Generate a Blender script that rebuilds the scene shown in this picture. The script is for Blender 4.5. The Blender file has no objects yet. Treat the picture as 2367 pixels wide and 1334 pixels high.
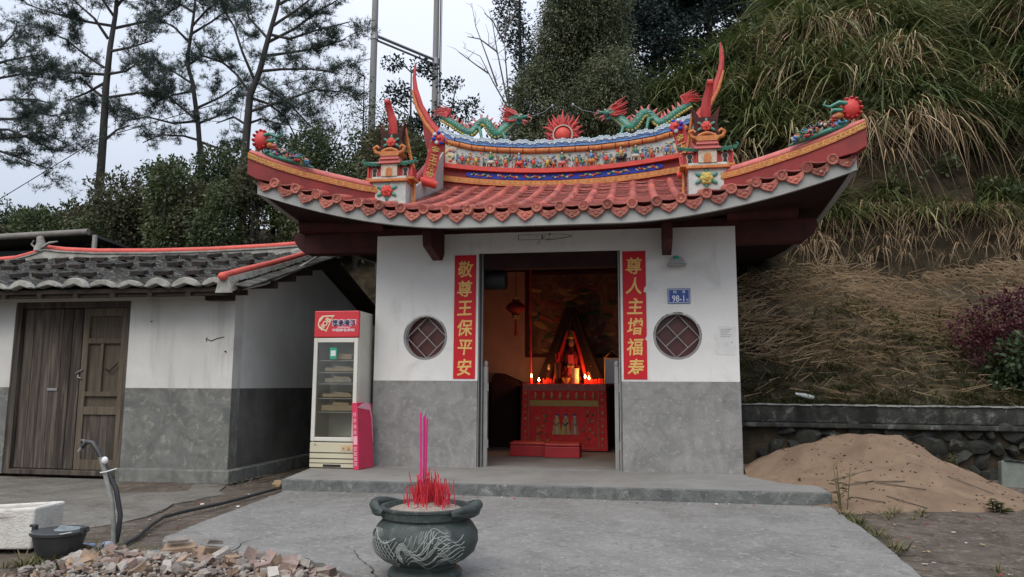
import bpy, math, random
import numpy as np
from mathutils import Vector, Matrix, Euler
# ------------------------------------------------------------------ camera, sky, sun, exposure
sc = bpy.context.scene
col = sc.collection
R = math.radians
cam_d = bpy.data.cameras.new('camera'); cam = bpy.data.objects.new('camera', cam_d); col.objects.link(cam)
cam_d.sensor_width = 36.0; cam_d.lens = 26.337; cam_d.clip_start = .05; cam_d.clip_end = 1000
_y, _p, _r = R(9.6615), R(7.2951), R(0.268)
_f = Vector((-math.sin(_y)*math.cos(_p), math.cos(_y)*math.cos(_p), math.sin(_p)))
_x = Vector((math.cos(_y), math.sin(_y), 0)); _u = _x.cross(_f)
_x2 = _x*math.cos(_r)+_u*math.sin(_r); _u2 = -_x*math.sin(_r)+_u*math.cos(_r)
mw = Matrix((_x2, _u2, -_f)).transposed().to_4x4(); mw.translation = (1.1075, -9.2963, 1.235)
cam.matrix_world = mw
sc.camera = cam

world = bpy.data.worlds.new('World'); sc.world = world; world.use_nodes = True
nt = world.node_tree; nt.nodes.clear()
SUN_EL, SUN_AZ = 50, 196          # sun behind the camera, a little to its left, veiled by cloud
out = nt.nodes.new('ShaderNodeOutputWorld'); bg = nt.nodes.new('ShaderNodeBackground')
sky = nt.nodes.new('ShaderNodeTexSky'); sky.sky_type = 'NISHITA'; sky.sun_disc = False
sky.sun_elevation = R(SUN_EL); sky.sun_rotation = R(SUN_AZ); sky.air_density = 1.2; sky.dust_density = 3
tc = nt.nodes.new('ShaderNodeTexCoord'); sep = nt.nodes.new('ShaderNodeSeparateXYZ')
nt.links.new(tc.outputs['Generated'], sep.inputs[0])
mr = nt.nodes.new('ShaderNodeMapRange'); mr.inputs[1].default_value = 0; mr.inputs[2].default_value = 1
mr.inputs[3].default_value = .86; mr.inputs[4].default_value = 2.3      # overcast dome: zenith brighter than horizon
nt.links.new(sep.outputs[2], mr.inputs[0])
nz = nt.nodes.new('ShaderNodeTexNoise'); nz.inputs['Scale'].default_value = 2.2; nz.inputs['Detail'].default_value = 4
nt.links.new(tc.outputs['Generated'], nz.inputs[0])
cr = nt.nodes.new('ShaderNodeValToRGB')
cr.color_ramp.elements[0].position = .35; cr.color_ramp.elements[0].color = (.60, .67, .79, 1)
cr.color_ramp.elements[1].position = .65; cr.color_ramp.elements[1].color = (.72, .765, .86, 1)
nt.links.new(nz.outputs[0], cr.inputs[0])
vm = nt.nodes.new('ShaderNodeVectorMath'); vm.operation = 'SCALE'
nt.links.new(cr.outputs[0], vm.inputs[0]); nt.links.new(mr.outputs[0], vm.inputs[3])
vm2 = nt.nodes.new('ShaderNodeVectorMath'); vm2.operation = 'SCALE'; vm2.inputs[3].default_value = 6.3
nt.links.new(vm.outputs[0], vm2.inputs[0])
mx = nt.nodes.new('ShaderNodeMix'); mx.data_type = 'RGBA'; mx.inputs[0].default_value = .9
nt.links.new(sky.outputs[0], mx.inputs[6]); nt.links.new(vm2.outputs[0], mx.inputs[7])
nt.links.new(mx.outputs[2], bg.inputs[0]); bg.inputs[1].default_value = .1
nt.links.new(bg.outputs[0], out.inputs[0])

sl = bpy.data.lights.new('sun', 'SUN'); sl.energy = 1.5; sl.angle = R(50); sl.color = (1, .92, .82)
so = bpy.data.objects.new('sun', sl); col.objects.link(so)
so.rotation_euler = (R(90-SUN_EL), 0, R(-(SUN_AZ-180)))
vs = sc.view_settings; vs.view_transform = 'Standard'; vs.look = 'None'; vs.exposure = 0.56; vs.gamma = 1.0; vs.use_curve_mapping = False
sc.cycles.max_bounces = 6; sc.cycles.diffuse_bounces = 3; sc.cycles.glossy_bounces = 3; sc.cycles.transmission_bounces = 4
sc.cycles.transparent_max_bounces = 8
sc.cycles.use_denoising = True

# ------------------------------------------------------------------ helpers
rng = random.Random(11); nrg = np.random.default_rng(7)
ROOT = {}
class MB:
    def __init__(s): s.v = []; s.f = []; s.m = []
    def add(s, vs, fs, mi=0, M=None):
        o = len(s.v)
        if M is not None: vs = [tuple(M @ Vector(v)) for v in vs]
        s.v += [tuple(v) for v in vs]; s.f += [tuple(i+o for i in f) for f in fs]; s.m += [mi]*len(fs); return s
    def box(s, a, b, mi=0, M=None):
        x0, y0, z0 = a; x1, y1, z1 = b
        return s.add([(x0,y0,z0),(x1,y0,z0),(x1,y1,z0),(x0,y1,z0),(x0,y0,z1),(x1,y0,z1),(x1,y1,z1),(x0,y1,z1)],
            [(3,2,1,0),(4,5,6,7),(0,1,5,4),(1,2,6,5),(2,3,7,6),(3,0,4,7)], mi, M)
    def cbox(s, c, d, mi=0, rot=None):
        M = Matrix.Translation(c) @ (Euler(rot).to_matrix().to_4x4() if rot else Matrix())
        return s.box((-d[0]/2,-d[1]/2,-d[2]/2), (d[0]/2,d[1]/2,d[2]/2), mi, M)
    def tube(s, path, r, n=8, mi=0, cap=True, flat=1.0):
        P = [Vector(p) for p in path]; k = len(P); rr = r if isinstance(r, (list, tuple)) else [r]*k
        vs = []; up0 = None
        for i, p in enumerate(P):
            t = (P[min(i+1,k-1)]-P[max(i-1,0)]); t = t.normalized() if t.length > 1e-9 else Vector((0,0,1))
            if up0 is None:
                up0 = Vector((0,0,1)) if abs(t.z) < .9 else Vector((0,1,0))
            a = t.cross(up0); a = a.normalized() if a.length > 1e-6 else Vector((1,0,0)); b = a.cross(t).normalized(); up0 = b
            for j in range(n):
                q = 2*math.pi*j/n; vs.append(p + (a*math.cos(q)+b*math.sin(q)*flat)*rr[i])
        fs = [(i*n+j, i*n+(j+1)%n, (i+1)*n+(j+1)%n, (i+1)*n+j) for i in range(k-1) for j in range(n)]
        if cap: fs += [tuple(range(n-1,-1,-1)), tuple(range((k-1)*n, k*n))]
        return s.add(vs, fs, mi)
    def lathe(s, prof, n=24, c=(0,0,0), mi=0, M=None, cap=True):
        vs = [(c[0]+r*math.cos(2*math.pi*j/n), c[1]+r*math.sin(2*math.pi*j/n), c[2]+z) for r, z in prof for j in range(n)]
        k = len(prof)
        fs = [(i*n+j, i*n+(j+1)%n, (i+1)*n+(j+1)%n, (i+1)*n+j) for i in range(k-1) for j in range(n)]
        if cap: fs += [tuple(range(n-1,-1,-1)), tuple(range((k-1)*n, k*n))]
        return s.add(vs, fs, mi, M)
    def ell(s, c, r, mi=0, nu=10, nv=6, rot=None):
        vs = [(0,0,-1)]; fs = []
        for i in range(1, nv):
            t = math.pi*i/nv - math.pi/2
            for j in range(nu):
                q = 2*math.pi*j/nu; vs.append((math.cos(t)*math.cos(q), math.cos(t)*math.sin(q), math.sin(t)))
        vs.append((0,0,1)); L = len(vs)-1
        for j in range(nu): fs.append((0, 1+(j+1)%nu, 1+j)); fs.append((L, L-nu+j, L-nu+(j+1)%nu))
        for i in range(nv-2):
            for j in range(nu):
                a = 1+i*nu+j; b = 1+i*nu+(j+1)%nu; fs.append((a, b, b+nu, a+nu))
        M = Matrix.Translation(c) @ (Euler(rot).to_matrix().to_4x4() if rot else Matrix()) @ Matrix.Diagonal((*r, 1))
        return s.add(vs, fs, mi, M)
    def prism(s, poly, y0, y1, mi=0, M=None):       # outline in x,z pushed along y
        n = len(poly); vs = [(a, y0, b) for a, b in poly] + [(a, y1, b) for a, b in poly]
        ar = sum(poly[i][0]*poly[(i+1)%n][1]-poly[(i+1)%n][0]*poly[i][1] for i in range(n))
        f = tuple(range(n)); g = tuple(range(2*n-1, n-1, -1)); sd = [(i, n+i, n+(i+1)%n, (i+1)%n) for i in range(n)]
        if ar < 0: f = f[::-1]; g = g[::-1]; sd = [q[::-1] for q in sd]
        return s.add(vs, [f, g]+sd, mi, M)
    def slab(s, poly, z0, z1, mi=0, M=None):        # outline in x,y pushed along z
        n = len(poly); ar = sum(poly[i][0]*poly[(i+1)%n][1]-poly[(i+1)%n][0]*poly[i][1] for i in range(n))
        if ar < 0: poly = poly[::-1]
        vs = [(a, b, z0) for a, b in poly] + [(a, b, z1) for a, b in poly]
        return s.add(vs, [tuple(range(n-1,-1,-1)), tuple(range(n, 2*n))]+[(i, (i+1)%n, n+(i+1)%n, n+i) for i in range(n)], mi, M)
    def band(s, xs, zl, zh, y0, y1, mi=0):          # curved strip wall: z between two curves of x
        vs = []
        for x in xs: vs += [(x,y0,zl(x)),(x,y0,zh(x)),(x,y1,zh(x)),(x,y1,zl(x))]
        fs = [(i*4+j, i*4+4+j, i*4+4+(j+1)%4, i*4+(j+1)%4) for i in range(len(xs)-1) for j in range(4)]
        fs = [f[::-1] for f in fs] + [(0,1,2,3), tuple(len(vs)-4+j for j in (3,2,1,0))]
        return s.add(vs, fs, mi)
    def mesh(s, name, mats, smooth=None):
        me = bpy.data.meshes.new(name); me.from_pydata(s.v, [], s.f)
        for m in (mats if isinstance(mats, (list, tuple)) else [mats]): me.materials.append(m)
        if any(s.m): me.polygons.foreach_set('material_index', s.m)
        if smooth is not None:
            me.polygons.foreach_set('use_smooth', [True]*len(me.polygons)); me.set_sharp_from_angle(angle=R(smooth))
        me.update(); return me
def link(name, me, parent=None, bevel=0, loc=None, rot=None, scale=None):
    o = bpy.data.objects.new(name, me); col.objects.link(o)
    off = Vector((0,0,0))
    if parent is not None:
        o.parent = parent; off = -Vector(ROOT.get(parent.name, (0,0,0)))
    o.location = (Vector(loc) if loc is not None else Vector((0,0,0))) + off
    if rot is not None: o.rotation_euler = rot
    if scale is not None: o.scale = scale
    if bevel:
        b = o.modifiers.new('bevel', 'BEVEL'); b.width = bevel; b.segments = 2; b.limit_method = 'ANGLE'; b.angle_limit = R(35)
    return o
def part(name, mb, mats, parent=None, smooth=None, bevel=0):
    return link(name, mb.mesh(name, mats, smooth), parent, bevel)
def tag(o, label, cat, group=None, kind=None):
    o['label'] = label; o['category'] = cat
    if group: o['group'] = group
    if kind: o['kind'] = kind
    return o
def struct(o): o['kind'] = 'structure'; return o
def stuff(o, label=None, cat=None):
    o['kind'] = 'stuff'
    if label: o['label'] = label; o['category'] = cat
    return o
def thing(name, loc, label, cat, group=None):
    o = bpy.data.objects.new(name, None); col.objects.link(o); o.location = loc; o.empty_display_size = .1
    ROOT[o.name] = tuple(loc); return tag(o, label, cat, group)
def raw(name, V, F, mat, parent=None, smooth=False):    # big numpy meshes of quads or tris
    me = bpy.data.meshes.new(name); n = F.shape[1]
    me.vertices.add(len(V)); me.vertices.foreach_set('co', np.ascontiguousarray(V, np.float32).ravel())
    me.loops.add(F.size); me.loops.foreach_set('vertex_index', np.ascontiguousarray(F, np.int32).ravel())
    me.polygons.add(len(F)); me.polygons.foreach_set('loop_start', np.arange(0, F.size, n, dtype=np.int32))
    me.materials.append(mat); me.update(calc_edges=True)
    if smooth: me.polygons.foreach_set('use_smooth', [True]*len(F))
    return link(name, me, parent)
_txt = {}
def text(s, size, loc, mat, parent, name='lettering', off=0.0, depth=.002, rot=(R(90),0,0), scale=(1,1,1), shear=0):
    k = (s, size, off, depth, shear)
    if k not in _txt:
        cu = bpy.data.curves.new('t', 'FONT'); cu.body = s; cu.size = size; cu.align_x = 'CENTER'; cu.align_y = 'CENTER'
        cu.offset = off; cu.extrude = depth; cu.shear = shear; cu.resolution_u = 3
        to = bpy.data.objects.new('t', cu); col.objects.link(to)
        dg = bpy.context.evaluated_depsgraph_get(); me = bpy.data.meshes.new_from_object(to.evaluated_get(dg))
        bpy.data.objects.remove(to); bpy.data.curves.remove(cu)
        co = np.empty(len(me.vertices)*3); me.vertices.foreach_get('co', co); co = co.reshape(-1, 3)
        if len(co):
            c = (co.max(0)+co.min(0))/2; c[2] = 0; me.vertices.foreach_set('co', (co-c).ravel())
        _txt[k] = me
    me = _txt[k].copy(); me.materials.clear(); me.materials.append(mat)
    return link(name, me, parent, loc=loc, rot=rot, scale=scale)

# ------------------------------------------------------------------ materials
MATS = {}
def mat(name, c, c2=None, scale=6., rough=.75, bump=0., bscale=None, rnd=0., island=0., metal=0., spec=.3, detail=6., lo=.35, hi=.65,
        stain=None, drip=None, stretch=None, transl=0., emit=None, alpha=None, ramp=None, distort=0.):
    m = bpy.data.materials.new(name); m.use_nodes = True; n = m.node_tree; N = n.nodes; L = n.links; b = N['Principled BSDF']
    b.inputs['Roughness'].default_value = rough; b.inputs['Metallic'].default_value = metal; b.inputs['Specular IOR Level'].default_value = spec
    g = N.new('ShaderNodeNewGeometry'); vec = g.outputs['Position']
    if stretch:
        mp = N.new('ShaderNodeMapping'); mp.inputs['Scale'].default_value = stretch; L.new(vec, mp.inputs[0]); vec = mp.outputs[0]
    def noise(sc_, de=detail, di=distort):
        q = N.new('ShaderNodeTexNoise'); q.inputs['Scale'].default_value = sc_; q.inputs['Detail'].default_value = de
        q.inputs['Roughness'].default_value = .6; q.inputs['Distortion'].default_value = di; L.new(vec, q.inputs[0]); return q.outputs[0]
    def rmap(s_, a, b_, c_=0., d=1.):
        q = N.new('ShaderNodeMapRange'); q.inputs[1].default_value = a; q.inputs[2].default_value = b_; q.inputs[3].default_value = c_; q.inputs[4].default_value = d
        L.new(s_, q.inputs[0]); return q.outputs[0]
    def mix(fac, A, B, bl='MIX'):
        q = N.new('ShaderNodeMix'); q.data_type = 'RGBA'; q.blend_type = bl
        for i, w in ((0, fac), (6, A), (7, B)):
            if hasattr(w, 'type') and hasattr(w, 'is_linked'): L.new(w, q.inputs[i])
            else: q.inputs[i].default_value = w if i == 0 else (*w[:3], 1)
        return q.outputs[2]
    if ramp:
        q = N.new('ShaderNodeValToRGB'); e = q.color_ramp.elements
        for i, (p_, c_) in enumerate(ramp):
            if i >= 2: e.new(p_)
        for i, (p_, c_) in enumerate(ramp): e[i].position = p_; e[i].color = (*c_, 1)
        a_ = N.new('ShaderNodeMath'); a_.operation = 'MULTIPLY_ADD'; a_.inputs[1].default_value = .55
        L.new(g.outputs['Random Per Island'], a_.inputs[0]); L.new(rmap(noise(scale), .3, .7, 0, .45), a_.inputs[2]); L.new(a_.outputs[0], q.inputs[0]); cs = q.outputs[0]
    else:
        cs = mix(rmap(noise(scale), lo, hi), c, c2 or c) if c2 else None
        if cs is None: cs = mix(0., c, c)
        src = None
        if rnd: src = N.new('ShaderNodeObjectInfo').outputs['Random']; am = rnd
        elif island: src = g.outputs['Random Per Island']; am = island
        if src is not None:
            v = rmap(src, 0, 1, 1-am, 1+am); h = N.new('ShaderNodeHueSaturation'); L.new(v, h.inputs['Value']); L.new(cs, h.inputs['Color']); cs = h.outputs[0]
    for st in (stain or []):
        sc_c, ss, t0, t1, amt = st; cs = mix(rmap(noise(ss, 8, .6), t0, t1, 0, amt), cs, sc_c)
    if drip:
        dm = N.new('ShaderNodeMapping'); dm.inputs['Scale'].default_value = (1, 1, .12); L.new(g.outputs['Position'], dm.inputs[0]); dq = N.new('ShaderNodeTexNoise'); dq.inputs['Scale'].default_value = drip[1]; dq.inputs['Detail'].default_value = 5; L.new(dm.outputs[0], dq.inputs[0])
        cs = mix(rmap(dq.outputs[0], drip[2], drip[3], 0, drip[4]), cs, drip[0])
    L.new(cs, b.inputs['Base Color'])
    if bump:
        bm = N.new('ShaderNodeBump'); bm.inputs['Strength'].default_value = min(1, bump); bm.inputs['Distance'].default_value = .02
        L.new(noise(bscale or scale*6), bm.inputs['Height']); L.new(bm.outputs[0], b.inputs['Normal'])
    if emit: b.inputs['Emission Color'].default_value = (*emit[0], 1); b.inputs['Emission Strength'].default_value = emit[1]
    if alpha is not None: b.inputs['Alpha'].default_value = alpha
    if transl:
        t = N.new('ShaderNodeBsdfTranslucent'); L.new(cs, t.inputs[0]); ms = N.new('ShaderNodeMixShader'); ms.inputs[0].default_value = transl
        L.new(b.outputs[0], ms.inputs[1]); L.new(t.outputs[0], ms.inputs[2]); L.new(ms.outputs[0], N['Material Output'].inputs[0])
    MATS[name] = m; return m
WHITE = mat('white_plaster', (.74,.735,.71), (.68,.67,.645), 1.6, .9, .15, 18, spec=.15, drip=((.42,.4,.37), 7, .6, .8, .5), stain=[((.45,.44,.41), 2.2, .56, .76, .5), ((.36,.34,.31), 26, .64, .72, .35), ((.3,.28,.26), 90, .7, .74, .5)])
GREYR = mat('grey_render', (.29,.285,.275), (.205,.205,.2), 3.4, .9, .35, 50, spec=.15, distort=1.6, drip=((.14,.135,.125), 5, .58, .78, .5), stain=[((.42,.42,.4), 9, .58, .74, .5), ((.14,.13,.12), 4.1, .56, .74, .6), ((.4,.39,.37), 24, .57, .66, .5), ((.09,.085,.08), 42, .62, .69, .6)])
GREYO = mat('old_grey_render', (.2,.203,.19), (.125,.13,.12), 3.5, .95, .5, 36, spec=.1, distort=1.4, drip=((.09,.085,.075), 6, .55, .75, .6), stain=[((.36,.35,.31), 11, .55, .72, .6), ((.06,.06,.05), 1.7, .58, .8, .6)])
WHITEO = mat('old_white_plaster', (.6,.595,.56), (.5,.495,.465), 1.3, .9, .15, 18, spec=.1, drip=((.25,.235,.21), 5, .55, .78, .6), stain=[((.3,.28,.25), 1.9, .6, .8, .5)])
CONC = mat('slab_concrete', (.245,.24,.228), (.185,.18,.17), 1.3, .88, .6, 70, spec=.2, distort=1.2, stain=[((.125,.12,.11), 1.7, .5, .74, .65), ((.32,.31,.29), 7, .57, .7, .5), ((.33,.32,.3), 22, .54, .64, .6), ((.085,.08,.074), 16, .58, .68, .55), ((.07,.066,.06), 48, .6, .67, .7)])
CONCO = mat('old_concrete', (.2,.192,.172), (.14,.132,.118), 1.6, .92, .6, 50, spec=.1, distort=1., stain=[((.11,.09,.075), 2.6, .48, .68, .7), ((.28,.27,.25), 12, .56, .68, .5), ((.06,.052,.045), 26, .58, .68, .6)])
STEP = mat('step_concrete', (.17,.175,.17), (.095,.102,.1), 7, .9, .8, 35, spec=.2, distort=1., stain=[((.34,.34,.32), 12, .56, .7, .6), ((.06,.06,.055), 5, .56, .72, .6)])
DIRT = mat('dirt', (.14,.115,.095), (.085,.07,.058), 3, .97, 1., 30, spec=.03, distort=.8, stain=[((.24,.21,.18), 14, .55, .66, .6), ((.05,.045,.038), 5, .55, .7, .7), ((.27,.25,.22), 60, .62, .67, .7), ((.04,.035,.03), 40, .6, .67, .7)])
SOIL = mat('bank_soil', (.085,.068,.046), (.035,.03,.022), 3, 1, .9, 22, spec=.02)
SOILD = mat('dark_cut_soil', (.05,.04,.027), (.02,.017,.012), 4, 1, 1., 14, spec=.02, distort=.8)
SAND = mat('sand', (.275,.195,.135), (.215,.152,.105), 3, .97, .8, 110, spec=.03, distort=.6, stain=[((.15,.105,.073), 2.4, .5, .68, .6), ((.12,.085,.06), 30, .6, .68, .6)])
TILE = mat('red_tile', (.45,.095,.065), (.3,.062,.048), 5, .55, .35, 60, rnd=.3, spec=.4, stain=[((.16,.1,.085), 11, .52, .7, .7), ((.6,.27,.21), 18, .58, .7, .5), ((.09,.07,.06), 45, .6, .7, .5)])
TILEP = mat('pan_tile_red', (.4,.12,.1), (.24,.07,.062), 8, .7, .3, 60, island=.3, stain=[((.12,.09,.08), 9, .5, .7, .6)])
TILEC = mat('tile_end_clay', (.41,.125,.09), (.27,.08,.063), 16, .6, .7, 55, rnd=.4, stain=[((.52,.32,.22), 26, .56, .66, .6), ((.12,.085,.07), 20, .54, .68, .65)])
REDP = mat('red_paint', (.48,.04,.035), (.34,.03,.03), 7, .5, .2, spec=.4, island=.28, stain=[((.16,.05,.045), 16, .56, .72, .6)])
REDB = mat('bright_red_paint', (.6,.06,.04), (.48,.045,.035), 9, .5, spec=.4, stain=[((.07,.065,.055), 38, .56, .7, .6)])
REDD = mat('dark_red_paint', (.26,.032,.03), (.17,.025,.024), 4, .6, .15, spec=.3, stain=[((.1,.04,.035), 8, .6, .8, .5)])
MAROON = mat('maroon_wood', (.075,.016,.015), (.035,.011,.01), 4, .7, .15, spec=.25)
BEAMD = mat('dark_beam_paint', (.035,.014,.013), (.02,.01,.01), 5, .8, spec=.15)
FASC = mat('fascia_concrete', (.36,.365,.35), (.29,.295,.285), 2, .9, .2, 40, spec=.15, stain=[((.18,.18,.17), 4, .6, .8, .4)])
ORANGE = mat('orange_paint', (.56,.21,.06), (.4,.125,.045), 18, .55, .25, stain=[((.62,.4,.14), 25, .58, .68, .6), ((.1,.06,.04), 34, .58, .7, .6)])
PINK = mat('pink_paint', (.58,.16,.145), (.46,.115,.1), 8, .5, .15, spec=.4, stain=[((.07,.065,.055), 38, .56, .7, .6)])
GOLD = mat('gold_paint', (.55,.35,.1), (.4,.23,.06), 20, .4, metal=.2, spec=.5)
GREEN = mat('green_glaze', (.03,.22,.13), (.05,.15,.13), 14, .35, .2, spec=.5, stain=[((.25,.4,.25), 30, .62, .72, .5), ((.03,.04,.035), 34, .55, .68, .6)])
BLUE = mat('blue_glaze', (.05,.15,.42), (.13,.27,.5), 14, .4, .2, spec=.5, stain=[((.07,.065,.055), 38, .56, .7, .6)])
BLUED = mat('deep_blue_paint', (.01,.04,.42), (.015,.03,.3), 7, .45)
SKYW = mat('wave_white', (.55,.62,.65), (.32,.46,.55), 26, .5, stain=[((.07,.065,.055), 38, .56, .7, .6)])
YEL = mat('yellow_glaze', (.52,.36,.08), (.4,.4,.13), 18, .45, .2, stain=[((.07,.065,.055), 38, .56, .7, .6)])
BLACK = mat('black_paint', (.018,.018,.02), rough=.5)
CREAM = mat('cream_paint', (.55,.49,.38), (.4,.35,.27), 14, .6, .2, stain=[((.07,.065,.055), 38, .56, .7, .6)])
FRZ = mat('frieze_white', (.5,.52,.49), (.36,.39,.37), 9, .7, .3, 40, stain=[((.12,.3,.28), 25, .6, .66, .5)])
STONE = mat('censer_stone', (.05,.064,.06), (.028,.038,.036), 8, .5, .3, 90, spec=.35, drip=((.15,.16,.15), 14, .58, .72, .5), stain=[((.16,.17,.16), 18, .58, .72, .5), ((.012,.015,.014), 6, .52, .68, .6)])
STONEL = mat('censer_carving', (.3,.32,.3), (.16,.18,.17), 18, .8)
ASH = mat('ash', (.42,.36,.31), (.27,.22,.19), 30, 1, .9, 120, spec=.02)
BRICKD = mat('roof_brick', (.05,.045,.04), (.025,.024,.022), 9, .95, .5, 60, rnd=.4, stain=[((.14,.06,.045), 9, .55, .7, .6)])
RTILE = mat('dark_roof_tile', (.085,.083,.078), (.04,.04,.038), 5, .9, .3, 60, island=.5, spec=.2, stain=[((.2,.2,.17), 5, .55, .68, .6), ((.05,.06,.025), 3, .58, .7, .6)])
MORT = mat('lime_mortar', (.34,.335,.305), (.2,.195,.175), 7, .95, .6, 40, stain=[((.1,.1,.085), 6, .58, .74, .7)])
CORAL = mat('coral_ridge_paint', (.66,.115,.085), (.5,.085,.07), 6, .6, .3, stain=[((.25,.12,.1), 11, .56, .7, .6)])
WOOD = mat('old_door_wood', (.095,.078,.064), (.04,.032,.027), 3, .85, .5, 12, rnd=.25, stretch=(9,9,.55), stain=[((.165,.138,.113), 2.2, .5, .68, .7), ((.018,.014,.012), .8, .5, .66, .8)])  # near-black blotches hold both soot and shadow on the old door
WOODY = mat('yellowed_door_wood', (.125,.1,.07), (.075,.062,.047), 3, .85, .4, 12, rnd=.15, stretch=(9,9,.7), stain=[((.07,.055,.04), 2, .55, .75, .6)])
WOODD = mat('dark_beam_wood', (.05,.035,.028), (.025,.02,.017), 3, .9, .4, 12, stretch=(.6,9,9))
GRASS = mat('grass_blades', (0,0,0), scale=.55, rough=.6, transl=.25, spec=.2, ramp=[(0,(.03,.045,.015)),(.34,(.052,.078,.024)),(.58,(.112,.138,.045)),(.78,(.24,.22,.1)),(1,(.52,.46,.29))])
STRAWM = mat('straw_stems', (0,0,0), scale=.7, rough=.8, spec=.1, ramp=[(0,(.06,.045,.03)),(.3,(.2,.15,.09)),(.55,(.4,.29,.18)),(1,(.62,.49,.33))])
HERB = mat('herb_leaves', (0,0,0), scale=.8, rough=.6, transl=.2, ramp=[(0,(.03,.036,.014)),(.5,(.09,.09,.036)),(1,(.2,.18,.085))])
LEAF2 = mat('pale_bush_leaves', (0,0,0), scale=.7, rough=.5, transl=.25, ramp=[(0,(.03,.045,.02)),(.5,(.075,.1,.042)),(1,(.17,.19,.09))])
LEAF3 = mat('brownish_bush_leaves', (0,0,0), scale=.7, rough=.6, transl=.2, ramp=[(0,(.03,.034,.016)),(.5,(.075,.08,.04)),(1,(.17,.15,.09))])
LEAF = mat('bush_leaves', (0,0,0), scale=.7, rough=.5, transl=.25, ramp=[(0,(.018,.032,.016)),(.5,(.045,.07,.03)),(1,(.11,.135,.065))])
LEAFB = mat('creeper_leaves', (0,0,0), scale=1.0, rough=.45, transl=.2, ramp=[(0,(.028,.042,.02)),(.45,(.08,.1,.05)),(1,(.22,.23,.13))])
LEAFD = mat('dark_tree_leaves', (0,0,0), scale=.8, rough=.5, transl=.15, ramp=[(0,(.012,.024,.024)),(.5,(.026,.044,.042)),(1,(.06,.08,.07))])
NEEDLE = mat('pine_needles', (0,0,0), scale=.6, rough=.5, transl=.2, ramp=[(0,(.03,.052,.045)),(.5,(.05,.08,.064)),(1,(.1,.135,.1))])  # needles cooled and paled: aerial haze put into their colour
REDLEAF = mat('red_leaves', (0,0,0), scale=3, rough=.5, transl=.2, ramp=[(0,(.018,.006,.009)),(.5,(.06,.013,.022)),(1,(.15,.034,.045))])
BARK = mat('pine_bark', (.075,.07,.068), (.045,.043,.042), 6, .95, .7, 30, stretch=(1,1,.25))
TWIG = mat('dry_twig', (.15,.14,.13), (.09,.085,.08), 6, .95)
POLE = mat('pole_concrete', (.27,.27,.27), (.2,.2,.2), 4, .9, stretch=(1,1,.2))
STEEL = mat('galvanised_steel', (.3,.3,.31), rough=.5, metal=.6)
BPLAST = mat('black_plastic', (.02,.022,.024), (.035,.036,.036), 9, .45, .1, spec=.5)
FRIDGE = mat('fridge_enamel', (.62,.61,.54), (.57,.56,.49), 3, .4, spec=.5, stain=[((.3,.28,.22), 9, .64, .78, .4)])
FRIDGEY = mat('fridge_yellowed', (.55,.51,.37), (.5,.46,.33), 3, .45, spec=.5)
FRED = mat('fridge_sign_red', (.62,.035,.05), (.55,.03,.04), 2, .3, spec=.5)
LINER = mat('fridge_liner', (.62,.6,.52), (.52,.5,.43), 3, .5)
def glass(name, tint, a):
    m = bpy.data.materials.new(name); m.use_nodes = True; N = m.node_tree.nodes; L = m.node_tree.links
    t = N.new('ShaderNodeBsdfTransparent'); t.inputs[0].default_value = (*tint, 1); g = N.new('ShaderNodeBsdfGlossy'); g.inputs['Roughness'].default_value = .06
    f = N.new('ShaderNodeFresnel'); f.inputs[0].default_value = 1.5; ad = N.new('ShaderNodeMath'); ad.operation = 'MULTIPLY_ADD'; ad.inputs[1].default_value = 1; ad.inputs[2].default_value = a
    L.new(f.outputs[0], ad.inputs[0]); x = N.new('ShaderNodeMixShader'); L.new(ad.outputs[0], x.inputs[0]); L.new(t.outputs[0], x.inputs[1]); L.new(g.outputs[0], x.inputs[2]); L.new(x.outputs[0], N['Material Output'].inputs[0]); return m
GLASS = glass('door_glass', (.96,.97,.95), .02)
PAPERR = mat('red_paper', (.56,.012,.022), (.5,.01,.02), 3, .55, spec=.3)
INKG = mat('gold_ink', (.76,.5,.17), (.7,.43,.12), 25, .5)
CARD = mat('cardboard', (.6,.46,.3), (.5,.37,.24), 8, .85)
PINKC = mat('pink_card', (.62,.04,.11), (.52,.04,.09), 5, .6, stain=[((.3,.1,.13), 6, .62, .74, .5)])
PINKL = mat('pink_print', (.75,.36,.45), rough=.6)
REDCL = mat('altar_cloth', (.75,.055,.05), (.62,.04,.04), 12, .8, .3, 80)
VINYL = mat('red_vinyl', (.45,.025,.03), (.36,.02,.025), 5, .45, spec=.4)
INCR = mat('incense_red', (.55,.025,.04), (.42,.03,.04), 12, .8, island=.3)
INCP = mat('incense_magenta', (.62,.02,.2), rough=.7)
FOAM = mat('styrofoam', (.62,.61,.57), (.52,.5,.45), 9, .9, .5, 60, stain=[((.22,.19,.14), 7, .56, .72, .6)])
BRICKR = mat('broken_brick', (.24,.165,.14), (.19,.14,.122), 12, .95, .6, 40, rnd=.3, stain=[((.4,.34,.28), 9, .52, .7, .6)])
RUBBLE = mat('rubble_mortar', (.3,.265,.235), (.2,.175,.155), 12, .95, .6, 40, rnd=.3)
STONEW = mat('wall_stone', (.045,.046,.04), (.02,.021,.019), 7, .95, .7, 30, rnd=.35, stain=[((.16,.16,.14), 9, .6, .74, .6), ((.05,.06,.035), 4, .6, .75, .5)])
CONCM = mat('mossy_concrete', (.055,.056,.05), (.022,.024,.021), 3, .95, .9, 22, distort=1., drip=((.012,.012,.011), 6, .48, .66, .8), stain=[((.22,.225,.21), 7, .54, .7, .7), ((.015,.016,.014), 4, .5, .66, .8), ((.05,.06,.03), 9, .58, .7, .5)])
LIMEW = mat('lime_crust', (.36,.365,.345), (.14,.145,.13), 12, .95, .5)
INWALL = mat('inner_wall', (.46,.29,.22), (.38,.23,.17), 3, .9)
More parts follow.
